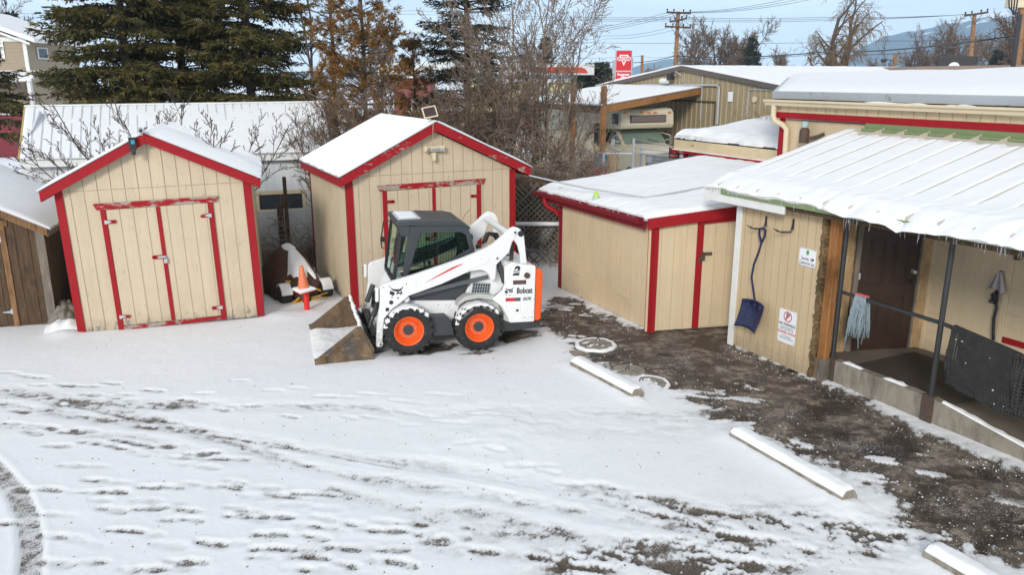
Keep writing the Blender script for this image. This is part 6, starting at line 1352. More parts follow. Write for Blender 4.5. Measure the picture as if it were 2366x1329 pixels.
m = MB(); m.box(22.05, 52, yr+.02, yr+.05, -.1, top(yr)); m.box(22.05, 52, yl-.05, yl-.02, -.1, top(yl)); m.build('side_wall', M['tanmetal'], mbd)
for ya, yb in ((yl+.25, yp), (yp, yr-.25)):
    m = MB(); m.prism([(ya, top(ya)-.06), (yb, top(yb)-.06), (yb, top(yb)+.12), (ya, top(ya)+.12)], 21.86, 21.97, 'yz'); m.build('rake_trim', M['brown_trim'], mbd)
m = MB(); m.add([(21.85, yl+.3, top(yl+.3)+.125), (52, yl+.3, top(yl+.3)+.125), (52, yp, zp+.125), (21.85, yp, zp+.125), (52, yr-.3, top(yr-.3)+.125), (21.85, yr-.3, top(yr-.3)+.125)], [(0, 1, 2, 3), (3, 2, 4, 5)]); rf = m.build('roof', M['galv'], mbd)
for ya in (yl+.3, yr-.3):
    snow_roof('roof_snow', (21.86, ya, top(ya)+.13), (52, ya, top(ya)+.13), (52, yp, zp+.14), (21.86, yp, zp+.14), .07, rf, 70+ya, amp=.028, pitch=1.0, rag=.05, nv=14, nu=300, lump=.3)
m = MB(); m.tube([(21.93, 33.5, 3.48), (21.93, 31.1, 3.72), (21.93, 26.05, 3.74), (21.93, 25.92, 3.66), (21.93, 25.9, 2.2)], .05, 8); m.tube([(21.95, 27.0, 4.1), (21.95, 27.0, 2.3)], .03, 6); m.tube([(21.95, 24.25, 2.6), (21.95, 24.22, 3.55), (21.95, 24.15, 3.6), (21.95, 21.0, 3.6)], .025, 6); m.build('conduit', M['galv'], mbd, smooth='auto')
m = MB(); m.tube([(21.94, 29.5, 3.08), (21.94, 26.1, 3.08), (21.94, 26.1, 1.8)], .035, 6); m.build('brown_pipe', M['steel_rust'], mbd)
m = MB(); m.box(21.93, 21.96, 25.1, 25.36, 3.12, 3.5); m.build('white_plate', M['sign_white'], mbd)
m = MB(); m.lathe([(0, -.05), (.12, -.05), (.12, 0), (0, 0)], (21.96, 23.85, 3.24), 'x', 14); m.build('round_lamp', M['gutter'], mbd)
m = MB(); m.box(21.62, 21.85, 28.75, 29.05, 3.95, 4.2); m.build('wall_lamp', M['black'], mbd, bevel=.03); m = MB(); m.tube([(21.80, 28.75, 4.12), (21.7, 28.5, 4.30), (21.95, 28.35, 4.1), (21.95, 28.35, 3.85)], .02, 6); m.build('lamp_arm', M['galv'], mbd)
m = MB(); m.lathe([(.0, -.25), (.11, -.25), (.12, .2), (0, .2)], (21.7, 29.3, 3.9), 'y', 12); m.build('camera', M['white_paint'], mbd)
# carport
t = thing('carport', 'orange timber carport with snowy roof leaning on the tan steel building', 'carport', (15.9, 25.2, 0))
for x, y, z, L in ((15.95, 25.1, 3.75, 1), (15.95, 27.3, 3.70, 1), (15.95, 30.5, 3.6, 1)):
    m = MB(); m.box(x-.08, x+.08, y-.08, y+.08, -.1, z); m.build('post', M['wood_orange'], t)
m = MB(); m.bar((16.05, 25.1, 2.93), (21.96, 27.1, 3.50), .06, .24); m.build('beam', M['wood_orange'], t)
m = MB(); m.bar((15.95, 25.2, 2.86), (15.95, 31.5, 2.95), .06, .2); m.build('eave_beam', M['wood_old'], t)
a0, a1, a2, a3 = Vector((15.85, 25.02, 3.06)), Vector((15.85, 31.6, 3.10)), Vector((21.96, 33.4, 3.68)), Vector((21.96, 27.05, 3.64))
m = MB(); m.add([a0, a1, a2, a3, a0+Vector((0, 0, .03)), a1+Vector((0, 0, .03)), a2+Vector((0, 0, .03)), a3+Vector((0, 0, .03))], [(0,1,2,3),(7,6,5,4),(0,4,5,1),(1,5,6,2),(2,6,7,3),(3,7,4,0)]); rf = m.build('roof', M['galv'], t)
up = Vector((0, 0, .032)); snow_roof('roof_snow', a0+up, a1+up, a2+up, a3+up, .06, rf, 81, amp=.012, pitch=.25, rag=.04, nv=24, nu=110)
# motorhome
rv = thing('motorhome', 'old cream motorhome with cab-over bunk parked under the carport', 'motorhome', (18.8, 26.3, -.1))
x0, x1 = 17.50, 20.02
m = MB(); m.prism([(26.30, 2.10), (26.22, 2.25), (26.28, 2.70), (26.40, 2.84), (26.65, 2.88), (33.2, 2.88), (33.3, 2.8), (33.3, .45), (28.3, .45), (28.3, 1.0), (28.2, 2.02)], x0, x1, 'yz'); body = m.build('body', M['rvcream'], rv, bevel=.06, seg=3)
m = MB(); m.box(x0+.40, x1-.42, 26.20, 26.235, 2.33, 2.62); wf = m.build('bunk_window', M['black'], rv, bevel=.03); m = MB(); m.box(x0+.44, x1-.46, 26.185, 26.1995, 2.36, 2.59); m.build('pane', plain('grey_brown_glass', (.14,.11,.10), .2, 0, .1), wf)
for xx in (x0+.22, x0+.98, x0+1.28, x0+1.58, x1-.25): m = MB(); m.box(xx-.06, xx+.06, 26.20, 26.26, 2.70, 2.745); m.build('marker_light', M['orange_lens'], rv)
m = MB(); m.box(x0-.012, x0-.0005, 27.3, 28.2, 1.45, 2.25); wf = m.build('side_window', M['black'], rv, bevel=.005); m = MB(); m.box(x0-.016, x0-.0125, 27.36, 28.14, 1.51, 2.19); m.build('pane', M['window_dark'], wf)
m = MB(); m.box(x0-.012, x0-.0005, 29.6, 30.2, 1.55, 2.25); m.build('side_window', M['window_dark'], rv); m = MB(); m.box(x0-.03, x0-.0005, 26.45, 26.85, 2.28, 2.68); m.build('bunk_side_window', M['black'], rv, bevel=.01)
xa, xb = x0+.25, x1-.25
m = MB(); m.prism([(28.3, .5), (28.3, 2.04), (26.9, 2.04), (26.35, 1.48), (25.25, 1.33), (25.05, 1.25), (25.0, .55), (25.2, .45)], xa, xb, 'yz'); cab_ = m.build('cab', M['rvcream'], rv, bevel=.05, seg=3)
m = MB(); m.add([(xa+.10, 26.83, 1.99), (xb-.10, 26.83, 1.99), (xb-.05, 26.36, 1.51), (xa+.05, 26.36, 1.51), (xa+.10, 26.85, 2.0), (xb-.10, 26.85, 2.0), (xb-.05, 26.39, 1.5), (xa+.05, 26.39, 1.5)], [(0,1,2,3),(0,4,5,1),(1,5,6,2),(2,6,7,3),(3,7,4,0)]); m.v = [(x, y-.03, z+.03) for x, y, z in m.v]; m.build('windscreen', plain('greenish_windscreen', (.16,.21,.17), .12, 0, .25, 2), rv)
m = MB(); m.prism([(26.55, 1.5), (28.0, 1.5), (28.0, 1.97), (26.97, 1.97)], xa-.01, xa-.0005, 'yz'); m.build('cab_side_window', plain('green_side_glass', (.10,.14,.12), .12), rv)
for s, xx in ((-1, xa), (1, xb)):
    m = MB(); xo = xx+s*.38; m.tube([(xx, 26.8, 1.90), (xo, 26.6, 1.78), (xo, 26.6, 1.40), (xx, 26.5, 1.25)], .014, 5); m.tube([(xx, 26.5, 1.6), (xo, 26.6, 1.62)], .012, 5); mi = m.build('mirror_arm', M['white_paint'], rv); m = MB(); m.box(xo-.08, xo+.08, 26.55, 26.60, 1.42, 1.72); m.build('mirror', M['chrome'], mi)
m = MB(); m.box(xa+.12, xb-.12, 24.965, 24.995, .78, 1.24); gr = m.build('grille', M['steel_dark'], rv); m = MB()
for k in range(8): m.box(xa+.14, xb-.14, 24.945, 24.9645, .80+.054*k, .828+.054*k)
m.build('grille_bars', M['chrome'], gr)
for xx in (xa+.2, xb-.2):
    m = MB(); m.box(xx-.12, xx+.12, 24.93, 24.944, .94, 1.16); m.build('headlight', M['chrome'], rv, bevel=.02)
m = MB(); m.box(xa-.1, xb+.1, 24.85, 25.02, .45, .66); m.build('bumper', M['chrome'], rv, bevel=.03)
m = MB(); m.sheet(lambda u, v: (xa+.05+u*(xb-xa-.1), 25.1+v*1.2, 1.30+v*.16+.03*math.sqrt(max(0, min(1, min(u, 1-u, v, 1-v)*7)))), 14, 10, lambda u, v: (xa+.05+u*(xb-xa-.1), 25.1+v*1.2, 1.25+v*.16)); m.build('hood_frost', plain('frosted_cream', (.58,.54,.45), .6), rv, smooth='auto')
for y in (25.9, 31.5):
    for xx in (xa-.02, xb-.22):
        m = MB(); m.lathe([(0, 0), (.22, 0), (.38, .02), (.40, .08), (.40, .2), (.36, .24), (0, .24)], (xx, y, .30), 'x', 20); m.build('wheel', M['rubber'], rv, smooth='auto')
for s in (-.4, .4): m = MB(); xm = (xa+xb)/2+s; m.tube([(xm+.25, 26.36, 1.56), (xm-.25, 26.42, 1.66)], .014, 5); m.build('wiper', M['black'], rv)
# chain-link fence with gate
fx0, fx1, fx2 = Vector((11.9, 20.2, 0)), Vector((13.05, 18.9, 0)), Vector((13.6, 16.2, 0))
t = thing('chain_link_fence', 'chain-link fence and gate with galvanised posts in front of the motorhome', 'fence', fx1)
def chain(m, a, b_, z0, z1, cell):
    a, b_ = Vector(a), Vector(b_); d = (b_-a); L = d.length; d.normalize(); H_ = z1-z0; n = int((L+H_)/cell)
    for k in range(n):
        for s in (1, -1):
            u0 = k*cell-H_; p0 = u0; p1 = u0+H_; q0, q1 = z0, z1
            if p0 < 0: q0 = z0-p0; p0 = 0
            if p1 > L: q1 = z1-(p1-L); p1 = L
            if p1-p0 < .02: continue
            if s < 0: p0, p1 = L-p0, L-p1
            m.tube([a+d*p0+Vector((0, 0, q0)), a+d*p1+Vector((0, 0, q1))], .0045, 3, False)
for p, hh in ((fx0, 1.95), (fx1, 2.38), (fx1+Vector((.12, -.22, 0)), 2.2), (fx2, 2.25), (fx0.lerp(fx1, .5), 1.95)):
    m = MB(); m.tube([p, p+Vector((0, 0, hh))], .04, 8); m.build('post', M['galv'], t)
m = MB(); m.tube([fx0+Vector((0, 0, 1.93)), fx1+Vector((0, 0, 1.95))], .028, 7); m.tube([fx1+Vector((.05, -.2, 1.98)), fx2+Vector((0, 0, 2.02))], .028, 7); m.tube([fx1+Vector((.05, -.2, .2)), fx2+Vector((0, 0, .2))], .028, 7); m.build('top_rail', M['galv'], t)
m = MB(); chain(m, fx0, fx1, .05, 1.93, .085); chain(m, fx1, fx2, .1, 1.98, .085); m.build('mesh', plain('dull_chain_wire', (.16,.165,.17), .6, .3), t)
for z in (2.12, 2.28): m = MB(); m.tube([fx1+Vector((0, 0, z)), fx2+Vector((0, 0, z-.05))], .005, 4); m.build('barbed_wire', M['steel_rust'], t)
m = MB(); s0 = fx1+(fx2-fx1)*.55; Mdg = frame(s0+Vector((-.05, 0, 1.55)), fx2-fx1, (0, 0, 1)); ts = thing('dog_sign', 'small black and red dog warning sign wired to the chain-link gate', 'sign', s0+Vector((-.05, 0, 1.55)))
pc = [at(1546, 340, 19.6), at(1570, 366, 19.6)]
Mdg = frame((pc[0].x, pc[0].y, pc[1].z), RT_, (0, 0, 1)); ww = .26; hh = pc[0].z-pc[1].z; ts.location = Mdg.translation
m = MB(); m.M = Mdg; m.box(0, ww, 0, hh, -.005, 0); m.build('panel', M['ink'], ts); m = MB(); k_ = .52
for key, yy in (('dog', .80), ('prem', .22)): vs, fs = L_[key]; m.M = Mdg; m.add([(a*k_+ww/2, b_*k_*1.5+hh*yy, .002) for a, b_ in vs], fs)
vs, fs = L_['on']; m.add([(a*k_+ww/2, b_*k_+hh*.5, .002) for a, b_ in vs], fs); m.build('lettering', plain('pink_red_lettering', (.75,.12,.14), .5), ts)
# things stacked by the fence
t = thing('blue_drum_stack', 'bright blue plastic heap behind the chain-link fence', 'tarp', (14.6, 22.9, 0)); p = at(1395, 350, 26)
m = MB(); m.grid(lambda u, v: (p.x-.35+.75*u+.06*noise.noise((u*4, v*4, 1)), p.y+.15*math.sin(u*6), .6+(p.z+.20-.6)*v*(.75+.35*noise.noise((u*3, 2, 2)))), 14, 14); m.build('sheet', plain('bright_blue_plastic', (.02,.20,.36), .4, 0, .25), t, smooth=True)
p = at(1405, 368, 25); t = thing('stump', 'orange-brown leaning log behind the chain-link fence', 'log', (p.x, p.y, 0)); m = MB(); m.tube([(p.x, p.y, .2), (p.x+.1, p.y, 1.0), (p.x+.2, p.y, p.z+.1)], [.2, .19, .17], 10); m.build('trunk', M['wood_log'], t, smooth='auto')
p = at(1350, 372, 25); t = thing('bin_bag', 'black plastic bag leaning on the chain-link fence', 'bag', (p.x, p.y, 0)); m = MB(); m.lathe([(.3, 0), (.42, .3), (.40, .8), (.22, 1.3), (.05, 1.55), (0, 1.55)], (p.x, p.y, 0), 'z', 14); m.v = [(x+.08*noise.noise((x*3, y*3, z*3)), y+.08*noise.noise((x*3+9, y*3, z*3)), z) for x, y, z in m.v]; m.build('bag', M['black'], t, smooth=True)
p = at(1400, 400, 24); t = thing('plastic_tub', 'red plastic tub on the ground behind the chain-link fence', 'tub', (p.x-.3, p.y, 0)); m = MB(); m.lathe([(.22, .2), (.28, p.z+.15), (.25, p.z+.15), (.2, .25), (0, .25)], (p.x-.3, p.y, 0), 'z', 16); m.build('tub', M['post_orange'], t, smooth='auto')
p = at(1325, 400, 20.5); t = thing('wire_gate', 'grey wire mesh gate panel leaning in the bushes beside the chain-link fence', 'gate', (p.x, p.y, 0))
m = MB(); a_, b_ = at(1315, 380, 20.6), at(1372, 410, 19.6)
for z in (.4, a_.z): m.tube([(a_.x, a_.y, z), (b_.x, b_.y, z-.28)], .025, 6)
m.tube([(a_.x, a_.y, .1), (a_.x, a_.y, a_.z)], .03, 6); m.tube([(b_.x, b_.y, 0), (b_.x, b_.y, a_.z-.28)], .03, 6); fr_ = m.build('frame', M['galv'], t); m = MB(); chain(m, (a_.x, a_.y, -.1), (b_.x, b_.y, -.2), .4, a_.z-.05, .07); m.build('mesh', M['galv'], t)
# ---------------------------------------------------------------- petrol station beyond
cp = [at(1215, 163, 52.5), at(1373, 163, 57)]
t = thing('fuel_canopy', 'white fuel station canopy with an orange-red band beyond the bare shrubs', 'canopy', (cp[1].x, cp[1].y, 0)); Mc = frame((cp[0].x, cp[0].y, 0), Vector((cp[1].x-cp[0].x, cp[1].y-cp[0].y, 0)), (0, 0, 1)); CL = (Vector((cp[1].x, cp[1].y))-Vector((cp[0].x, cp[0].y))).length
m = MB(); m.M = Mc; m.box(-6, CL, 4.22, 4.82, -8, 0); cb = m.build('canopy_roof', M['white_paint'], t); m = MB(); m.M = Mc; m.prism([(1.0, 4.72), (CL-1.3, 4.72), (CL-.9, 4.60), (CL-.62, 4.34), (1.7, 4.34)], .002, .03, 'xy'); m.build('band', plain('orange_red_fascia', (.62,.055,.02), .4), cb); m = MB(); m.M = Mc; m.prism([(-.3, 4.74), (.98, 4.74), (1.6, 4.36), (.6, 4.36)], .002, .03, 'xy'); m.build('band', LGREY, cb)
m = MB(); m.M = Mc; m.box(-6, CL, 4.83, 4.93, -8, 0); m.build('roof_snow', M['snow'], cb)
for x in (.6, CL-2): m = MB(); m.M = Mc; m.box(x, x+.4, 0, 4.2, -3.4, -3.0); m.build('column', M['white_paint'], t)
t = thing('shop_building', 'pale yellow shop under the fuel station canopy beyond the shrubs', 'building', at(1290, 200, 72)); q = at(1290, 200, 72); m = MB(); m.box(q.x-6, q.x+5, q.y, q.y+6, -.1, 3.6); m.build('wall', plain('pale_yellow_wall', (.55,.50,.28), .8), t); m = MB(); m.box(q.x-6.2, q.x+5.2, q.y-.2, q.y+6, 3.61, 3.9); m.build('roof', M['snow'], t); m = MB(); m.box(q.x-4, q.x-1, q.y-.05, q.y-.001, .6, 2.6); m.build('window', M['window_dark'], t)
q = at(1262, 222, 60); t = thing('parked_car', 'red car at the fuel station seen through bare shrubs', 'car', (q.x, q.y, 0)); Mq = Matrix.Translation((q.x, q.y, 0)) @ Matrix.Rotation(-.3, 4, 'Z'); m = MB(); m.M = Mq; m.prism([(-2.2, .4), (-2.25, .8), (-1.3, .95), (-.7, 1.42), (.8, 1.45), (1.5, .98), (2.2, .85), (2.25, .4)], -.85, .85, 'xz'); m.build('body', M['sign_red'], t, bevel=.08); m = MB(); m.M = Mq; m.prism([(-1.15, .98), (-.65, 1.38), (.75, 1.40), (1.3, .98)], -.87, .87, 'xz'); m.build('windows', M['window_dark'], t)
for x in (-1.35, 1.4): m = MB(); m.M = Mq; m.lathe([(0, -.9), (.34, -.88), (.34, .88), (0, .9)], (x, 0, .34), 'y', 14); m.build('wheel', M['rubber'], t)
sg = at(1440, 180, 66); t = thing('station_sign', 'tall red fuel station sign with white triangle emblem and deli panel', 'sign', (sg.x, sg.y, 0)); k = 66/1893*1.03; Msg = frame((sg.x, sg.y, 0), RT_, (0, 0, 1)); zc = lambda y: 4.05-(y-178)*k*.985
w2 = .60; m = MB(); m.M = Msg; m.box(-w2, w2, zc(163), zc(120), -.22, 0); pn = m.build('main_panel', M['sign_red'], t); m = MB(); m.M = Msg; m.box(-w2, w2, zc(190), zc(166), -.22, 0); dp = m.build('lower_panel', M['sign_red'], t)
m = MB(); m.M = Msg
for s in (-1, 1): m.box(s*w2 if s > 0 else -w2-.05, w2+.05 if s > 0 else -w2, zc(190), zc(119), -.24, .02)
m.box(-w2, w2, zc(120), zc(119), -.24, .02); m.box(-w2, w2, zc(166), zc(163), -.20, .015); m.build('sign_frame', M['grey_metal'], t)
for s in (-1, 1): m = MB(); m.M = Msg; m.box(s*.68-.13, s*.68+.13, 0, zc(140 if s < 0 else 136), -.7, -.45); m.build('sign_post', M['grey_metal'], t)
m = MB(); m.M = Msg; cz = zc(139)
def tri(w_, a, b2): return [(-w_, a), (w_, a), (0, b2)]
o = [(-.36, cz+.36), (.36, cz+.36), (0, cz-.50)]; i_ = [(-.26, cz+.29), (.26, cz+.29), (0, cz-.32)]
m.add([(x, y, .004) for x, y in o+i_], [(0, 1, 4, 3), (1, 2, 5, 4), (2, 0, 3, 5)])
cap = [(sx*.36+.20*math.cos(a), cz+.06+.165*math.sin(a)) for sx, a0 in ((1, -PI/2), (-1, PI/2)) for a in [a0+PI*j/8 for j in range(9)]]
cap2 = [(sx*.36+.16*math.cos(a), cz+.06+.125*math.sin(a)) for sx, a0 in ((1, -PI/2), (-1, PI/2)) for a in [a0+PI*j/8 for j in range(9)]]
n = len(cap); m.add([(x, y, .010) for x, y in cap+cap2], [(j, (j+1) % n, n+(j+1) % n, n+j) for j in range(n)])
lt = L_['con']; m.M = None; s_ = .245; put_letters(m, ([(a*s_/.82*.95, b_*s_/.82) for a, b_ in lt[0]], lt[1]), Msg, 0, cz+.06, .014); m.build('emblem', M['ink_white'], pn)
m = MB(); m.M = Msg; m.add([(x, y, .007) for x, y in cap2], [tuple(range(n))]); m.build('emblem_field', M['sign_red'], pn)
m = MB(); s_ = .25/.82
for kk, yy in (('ever', 171.5), ('deli', 178.0)): lt = L_[kk]; put_letters(m, ([(a*s_*.98, b_*s_) for a, b_ in lt[0]], lt[1]), Msg, 0, zc(yy), .006)
m.build('lettering', M['ink_white'], dp)
# far house at the upper left, red barn in front of it
t = thing('house', 'two-storey brown house with white trim and snowy roofs at the upper left edge', 'house', at(75, 250, 60)); hp = at(75, 200, 60); Mh = frame((hp.x, hp.y, 0), (.93, -.36, 0), (0, 0, 1)); Z6 = lambda y: 4.05-(y-178)*60/1893*1.14
HB = plain('brown_lap_siding', (.33,.265,.185), .8, 0, .08, 2)
m = MB(); m.M = Mh; m.prism([(-9, -.1), (-.02, -.1), (-.02, Z6(118)), (-4.4, Z6(70)), (-9, Z6(118))], -7, -.02, 'xy')
for k in range(26): m.box(-8.9, -.2, .3+k*.22, .3+k*.22+.2, -.02, .0)
m.build('wall', HB, t)
m = MB(); m.M = Mh; m.box(-.2, .02, 0, Z6(112), -.0, .06); m.box(-9, .0, Z6(186), Z6(178), .0, .05); m.box(-9, -.2, Z6(118), Z6(111), 0, .05); m.box(-9, .0, Z6(252), Z6(244), 0, .3); m.build('white_trim', M['white_paint'], t)
m = MB(); m.M = Mh; m.prism([(.75, Z6(120)), (.75, Z6(113)), (-4.4, Z6(60)), (-4.4, Z6(68))], -7.4, .5, 'xy'); m.prism([(-9.6, Z6(120)), (-9.6, Z6(113)), (-4.4, Z6(60)), (-4.4, Z6(68))], -7.4, .5, 'xy'); m.build('roof', M['snow'], t)
m = MB(); m.M = Mh; m.prism([(.45, Z6(124)), (.45, Z6(120.2)), (-4.4, Z6(68.2)), (-4.4, Z6(73))], .46, .54, 'xy'); m.build('barge_board', M['white_paint'], t)
m = MB(); m.M = Mh; m.prism([(.1, Z6(168)), (2.4, Z6(180)), (2.4, Z6(182)), (.1, Z6(171))], -4, 1.2, 'xy') if False else m.add([(-9, Z6(166), .06), (.9, Z6(166), .06), (.9, Z6(181), 2.0), (-9, Z6(181), 2.0), (-9, Z6(169), .06), (.9, Z6(169), .06), (.9, Z6(184), 2.0), (-9, Z6(184), 2.0)], [(0,1,2,3),(7,6,5,4),(0,4,5,1),(1,5,6,2),(2,6,7,3),(3,7,4,0)]); m.build('porch_roof', M['snow'], t)
m = MB(); m.M = Mh
for x in (.6, -4): m.box(x, x+.2, 0, Z6(184), 1.7, 1.9)
m.build('porch_column', M['white_paint'], t)
m = MB(); m.M = Mh; m.box(-3.2, -1.35, Z6(150), Z6(118), .005, .06); wf = m.build('window', M['white_paint'], t); m = MB(); m.M = Mh; m.box(-3.0, -1.55, Z6(146), Z6(122), .0605, .07); m.build('pane', M['window_dark'], wf)
m = MB(); m.M = Mh; m.box(.025, .06, Z6(146), Z6(126), -2.6, -1.2); wf = m.build('window', M['white_paint'], t); m = MB(); m.M = Mh; m.box(.061, .07, Z6(144), Z6(128), -2.45, -1.35); m.build('pane', M['window_dark'], wf)
q = at(30, 290, 50); t = thing('red_barn', 'low dark red barn wall in front of the brown house at the left edge', 'barn', (q.x, q.y, 0)); Mq = frame((q.x, q.y, 0), RT_, (0, 0, 1)); m = MB(); m.M = Mq; m.box(-8, .8, -.1, 2.15, -3, 0); rb = m.build('wall', plain('barn_red_paint', (.17,.012,.022), .7, 0, .25, 1.5), t)
m = MB(); m.M = Mq; m.box(-.95, .0, 1.25, 1.30, .001, .03); m.box(-.95, .0, 1.75, 1.79, .001, .03); m.box(-.95, -.92, 1.3, 1.75, .001, .03); m.box(-.5, -.47, 1.3, 1.75, .001, .03); m.box(-.03, 0, 1.3, 1.75, .001, .03); m.build('window_frame', plain('faded_red_trim', (.26,.05,.06), .7), rb); m = MB(); m.M = Mq; m.box(-8.2, .9, 2.16, 2.22, -3, .2); m.build('roof', M['snow'], t)
q = at(955, 200, 62); t = thing('red_building', 'faded red building glimpsed behind the rusty pine', 'building', (q.x, q.y, 0)); m = MB(); m.M = frame((q.x, q.y, 0), RT_, (0, 0, 1)); m.box(-1.5, 1.3, -.1, 4.0, -4, 0); m.build('wall', plain('faded_red_wall', (.20,.055,.05), .8), t); m = MB(); m.M = frame((q.x, q.y, 0), RT_, (0, 0, 1)); m.box(-.6, .4, .2, 2.3, .01, .05); m.build('door', M['white_paint'], t); m = MB(); m.M = frame((q.x, q.y, 0), RT_, (0, 0, 1)); m.box(-1.6, 1.4, 4.01, 4.12, -4, .3); m.build('roof', M['snow'], t)
# rooftop unit and far parapet on the right
q0, q1 = at(2163, 152, 42), at(2258, 152, 42); t = thing('rooftop_unit', 'long black rooftop unit on the far flat roof at the upper right', 'rooftop unit', (q0.x, q0.y, 4.3)); m = MB(); Mq = frame((q0.x, q0.y, 4.1), Vector((q1.x-q0.x, q1.y-q0.y, 0)), (0, 0, 1)); m.M = Mq; LQ = (q1-q0).length; m.box(0, LQ, 0, .87, -1.2, 0); bx = m.build('casing', M['black'], t, bevel=.04); m = MB(); m.M = Mq; m.box(.15, LQ*.5, .871, .93, -1.0, -.2); m.build('cap', M['steel_dark'], bx); m = MB(); m.M = Mq; m.lathe([(0, 0), (.24, 0), (.24, .03), (0, .03)], (LQ*.44, .38, 0), 'z', 16); m.build('round_plate', M['sign_white'], bx)
q0, q1 = at(2120, 153, 40), at(2500, 147, 36); t = thing('far_parapet', 'brownish flat-roof parapet edge behind the snowy roof at the upper right', 'building', (q0.x, q0.y, 0)); m = MB(); m.add([(q0.x, q0.y, 0), (q1.x, q1.y, 0), (q1.x, q1.y, q1.z), (q0.x, q0.y, q0.z), (q0.x+3, q0.y+7, 0), (q1.x+3, q1.y+7, 0), (q1.x+3, q1.y+7, q1.z), (q0.x+3, q0.y+7, q0.z)], [(0,1,2,3),(7,6,5,4),(0,4,5,1),(1,5,6,2),(2,6,7,3),(3,7,4,0)]); m.build('wall', plain('brown_parapet', (.27,.20,.16), .8), t)
# ---------------------------------------------------------------- utility poles and wires
def pole(label, px, ytop, ybot, d, r, arms, lean=0.):
    a = at(px, ytop, d); t = thing('utility_pole', label, 'utility pole', (a.x, a.y, 0)); m = MB()
    b_ = at(ybot[0], ybot[1], d); dirv = (a-b_); k = a.z/dirv.z if dirv.z else 1; base = a-dirv*k
    m.tube([base, base.lerp(a, .5), a], [r*1.25, r*1.1, r*.9], 10); m.build('shaft', M['pole'], t, smooth='auto')
    for y, half, dz, tilt in arms:
        c = at(px, y, d); off = base.lerp(a, c.z/a.z)-c; c = c+off-F_*(r+.06)
        m = MB(); p, q = c-RT_*half+Vector((0, 0, -tilt)), c+RT_*half+Vector((0, 0, tilt)); m.bar(p, q, .12, .15); ar = m.build('crossarm', M['wood_old'], t)
        m = MB()
        for f in (.03, .3, .7, .97): e = p.lerp(q, f); m.tube([e, e+Vector((0, 0, .22))], [.025, .06], 6); m.lathe([(0, 0), (.07, .0), (.07, .08), (0, .12)], e+Vector((0, 0, .18)), 'z', 8)
        m.build('insulators', M['steel_dark'], ar)
        m = MB(); s = c-Vector((0, 0, .75))
        for f in (.22, .78): m.bar(p.lerp(q, f), s, .035, .035)
        m.build('braces', M['steel_dark'], ar)
    return t
pole('tall brown utility pole with three crossarms behind the tan steel building', 1567, 26, (1561, 150), 70, .17, [(31, 1.0, 0, -.04), (48, .70, 0, .13), (64, 1.08, 0, -.05)])
pole('brown utility pole with a single crossarm at the upper right', 2252, 30, (2242, 140), 75, .17, [(34, .90, 0, .13)])
pole('short grey utility pole right of the red fuel station sign', 1484, 127, (1483, 168), 95, .17, [])
pole('cut-off wooden pole end beside the street lamp', 2069, 124, (2066, 154), 62, .15, [])
pole('wooden utility pole cut off by the right edge of the photo', 2366, -20, (2348, 150), 40, .17, [])
q = at(2067, 140, 61.5); t = thing('street_lamp', 'dark street lamp arm beside the cut-off pole', 'street lamp', q); m = MB(); c0 = at(2066, 148, 61.4); c1 = at(2062, 139, 61.4); c2 = at(2050, 137, 61.4); m.tube([c0, c1, c2], .03, 6); m.build('arm', M['steel_dark'], t); m = MB(); c3 = at(2035, 139, 61.4); m.tube([c2, c2.lerp(c3, .5)-Vector((0, 0, .05)), c3], [.06, .16, .1], 8); m.build('lamp_head', M['steel_dark'], t, smooth='auto')
a = at(2357, 32, 22); b_ = at(2340, 158, 22); t = thing('service_mast', 'grey service mast with looped black cables at the upper right corner', 'mast', b_); m = MB(); m.tube([b_-Vector((0, 0, 4.2)), b_, a], .055, 8); m.build('pipe', M['steel_dark'], t, smooth='auto')
m = MB(); c = at(2352, 6, 39.6); Mq = frame(c, RT_, (0, 0, 1)); m.M = Mq; m.box(-.32, .44, -.18, .53, -.36, 0); tb = thing('pole_box', 'pale grey equipment box on the pole at the upper right corner', 'utility box', c); m.build('casing', M['gutter'], tb, bevel=.03)
m = MB()
for k in range(4): p0 = at(2331+7*k, -8, 22.3); m.tube([p0, at(2332+5*k, 18+3*k, 22.2), at(2345-k*2, 31, 22), a+Vector((0, 0, .04))], .016, 5)
m.build('drip_loops', M['black'], t, smooth=True)
def wire(pts, r, label, grp, sag=.0):
    P = [at(*p) for p in pts]; q = [P[0]]
    for a, b_ in zip(P[:-1], P[1:]):
        for k in range(1, 9): f = k/8; q.append(a.lerp(b_, f)-Vector((0, 0, sag*4*f*(1-f))))
    m = MB(); m.tube(q, r, 4, False); tag(m.build('overhead_wire', M['black'] if r > .02 else M['steel_dark']), label, 'wire', grp)
G = 'overhead power lines'
for y in (38, 42, 46): wire([(1180, y-3, 72), (1567, y+1, 71), (1900, y+1, 73), (2230+(y-38)*3, 33-(y-38)*.3, 75)], .014, 'thin power line in the level bundle of three crossing behind the tall pole', G, .1)
for k, o in enumerate((0, 5, 10)): wire([(1240, 80+k*5, 75), (1548+o*3.5, 27+o*.2, 70), (1830+o*6, -6, 66)], .014, 'thin power line rising from lower left over the top crossarm of the tall pole', G, .3)
for k in (0, 1): wire([(1230, 107+k*6, 78), (1400, 82+k*7, 74), (1543+k*12, 64+k*5, 70)], .012, 'thin power line ending at the lowest crossarm of the tall pole', G, .2)
wire([(1180, 92, 80), (1565, 99, 71), (2010, 94, 74), (2380, 84, 70)], .014, 'single thin line crossing the sky just above the bare tree row', G, .1)
wire([(1563, 129, 69.8), (1900, 120, 58), (2348, 81, 40.2)], .034, 'thick black cable sloping up to the right edge pole', G, .2)
wire([(1563, 133, 69.8), (1900, 124, 58), (2240, 106, 45), (2348, 92, 40.2)], .016, 'thinner black cable just under the thick one', G, .2)
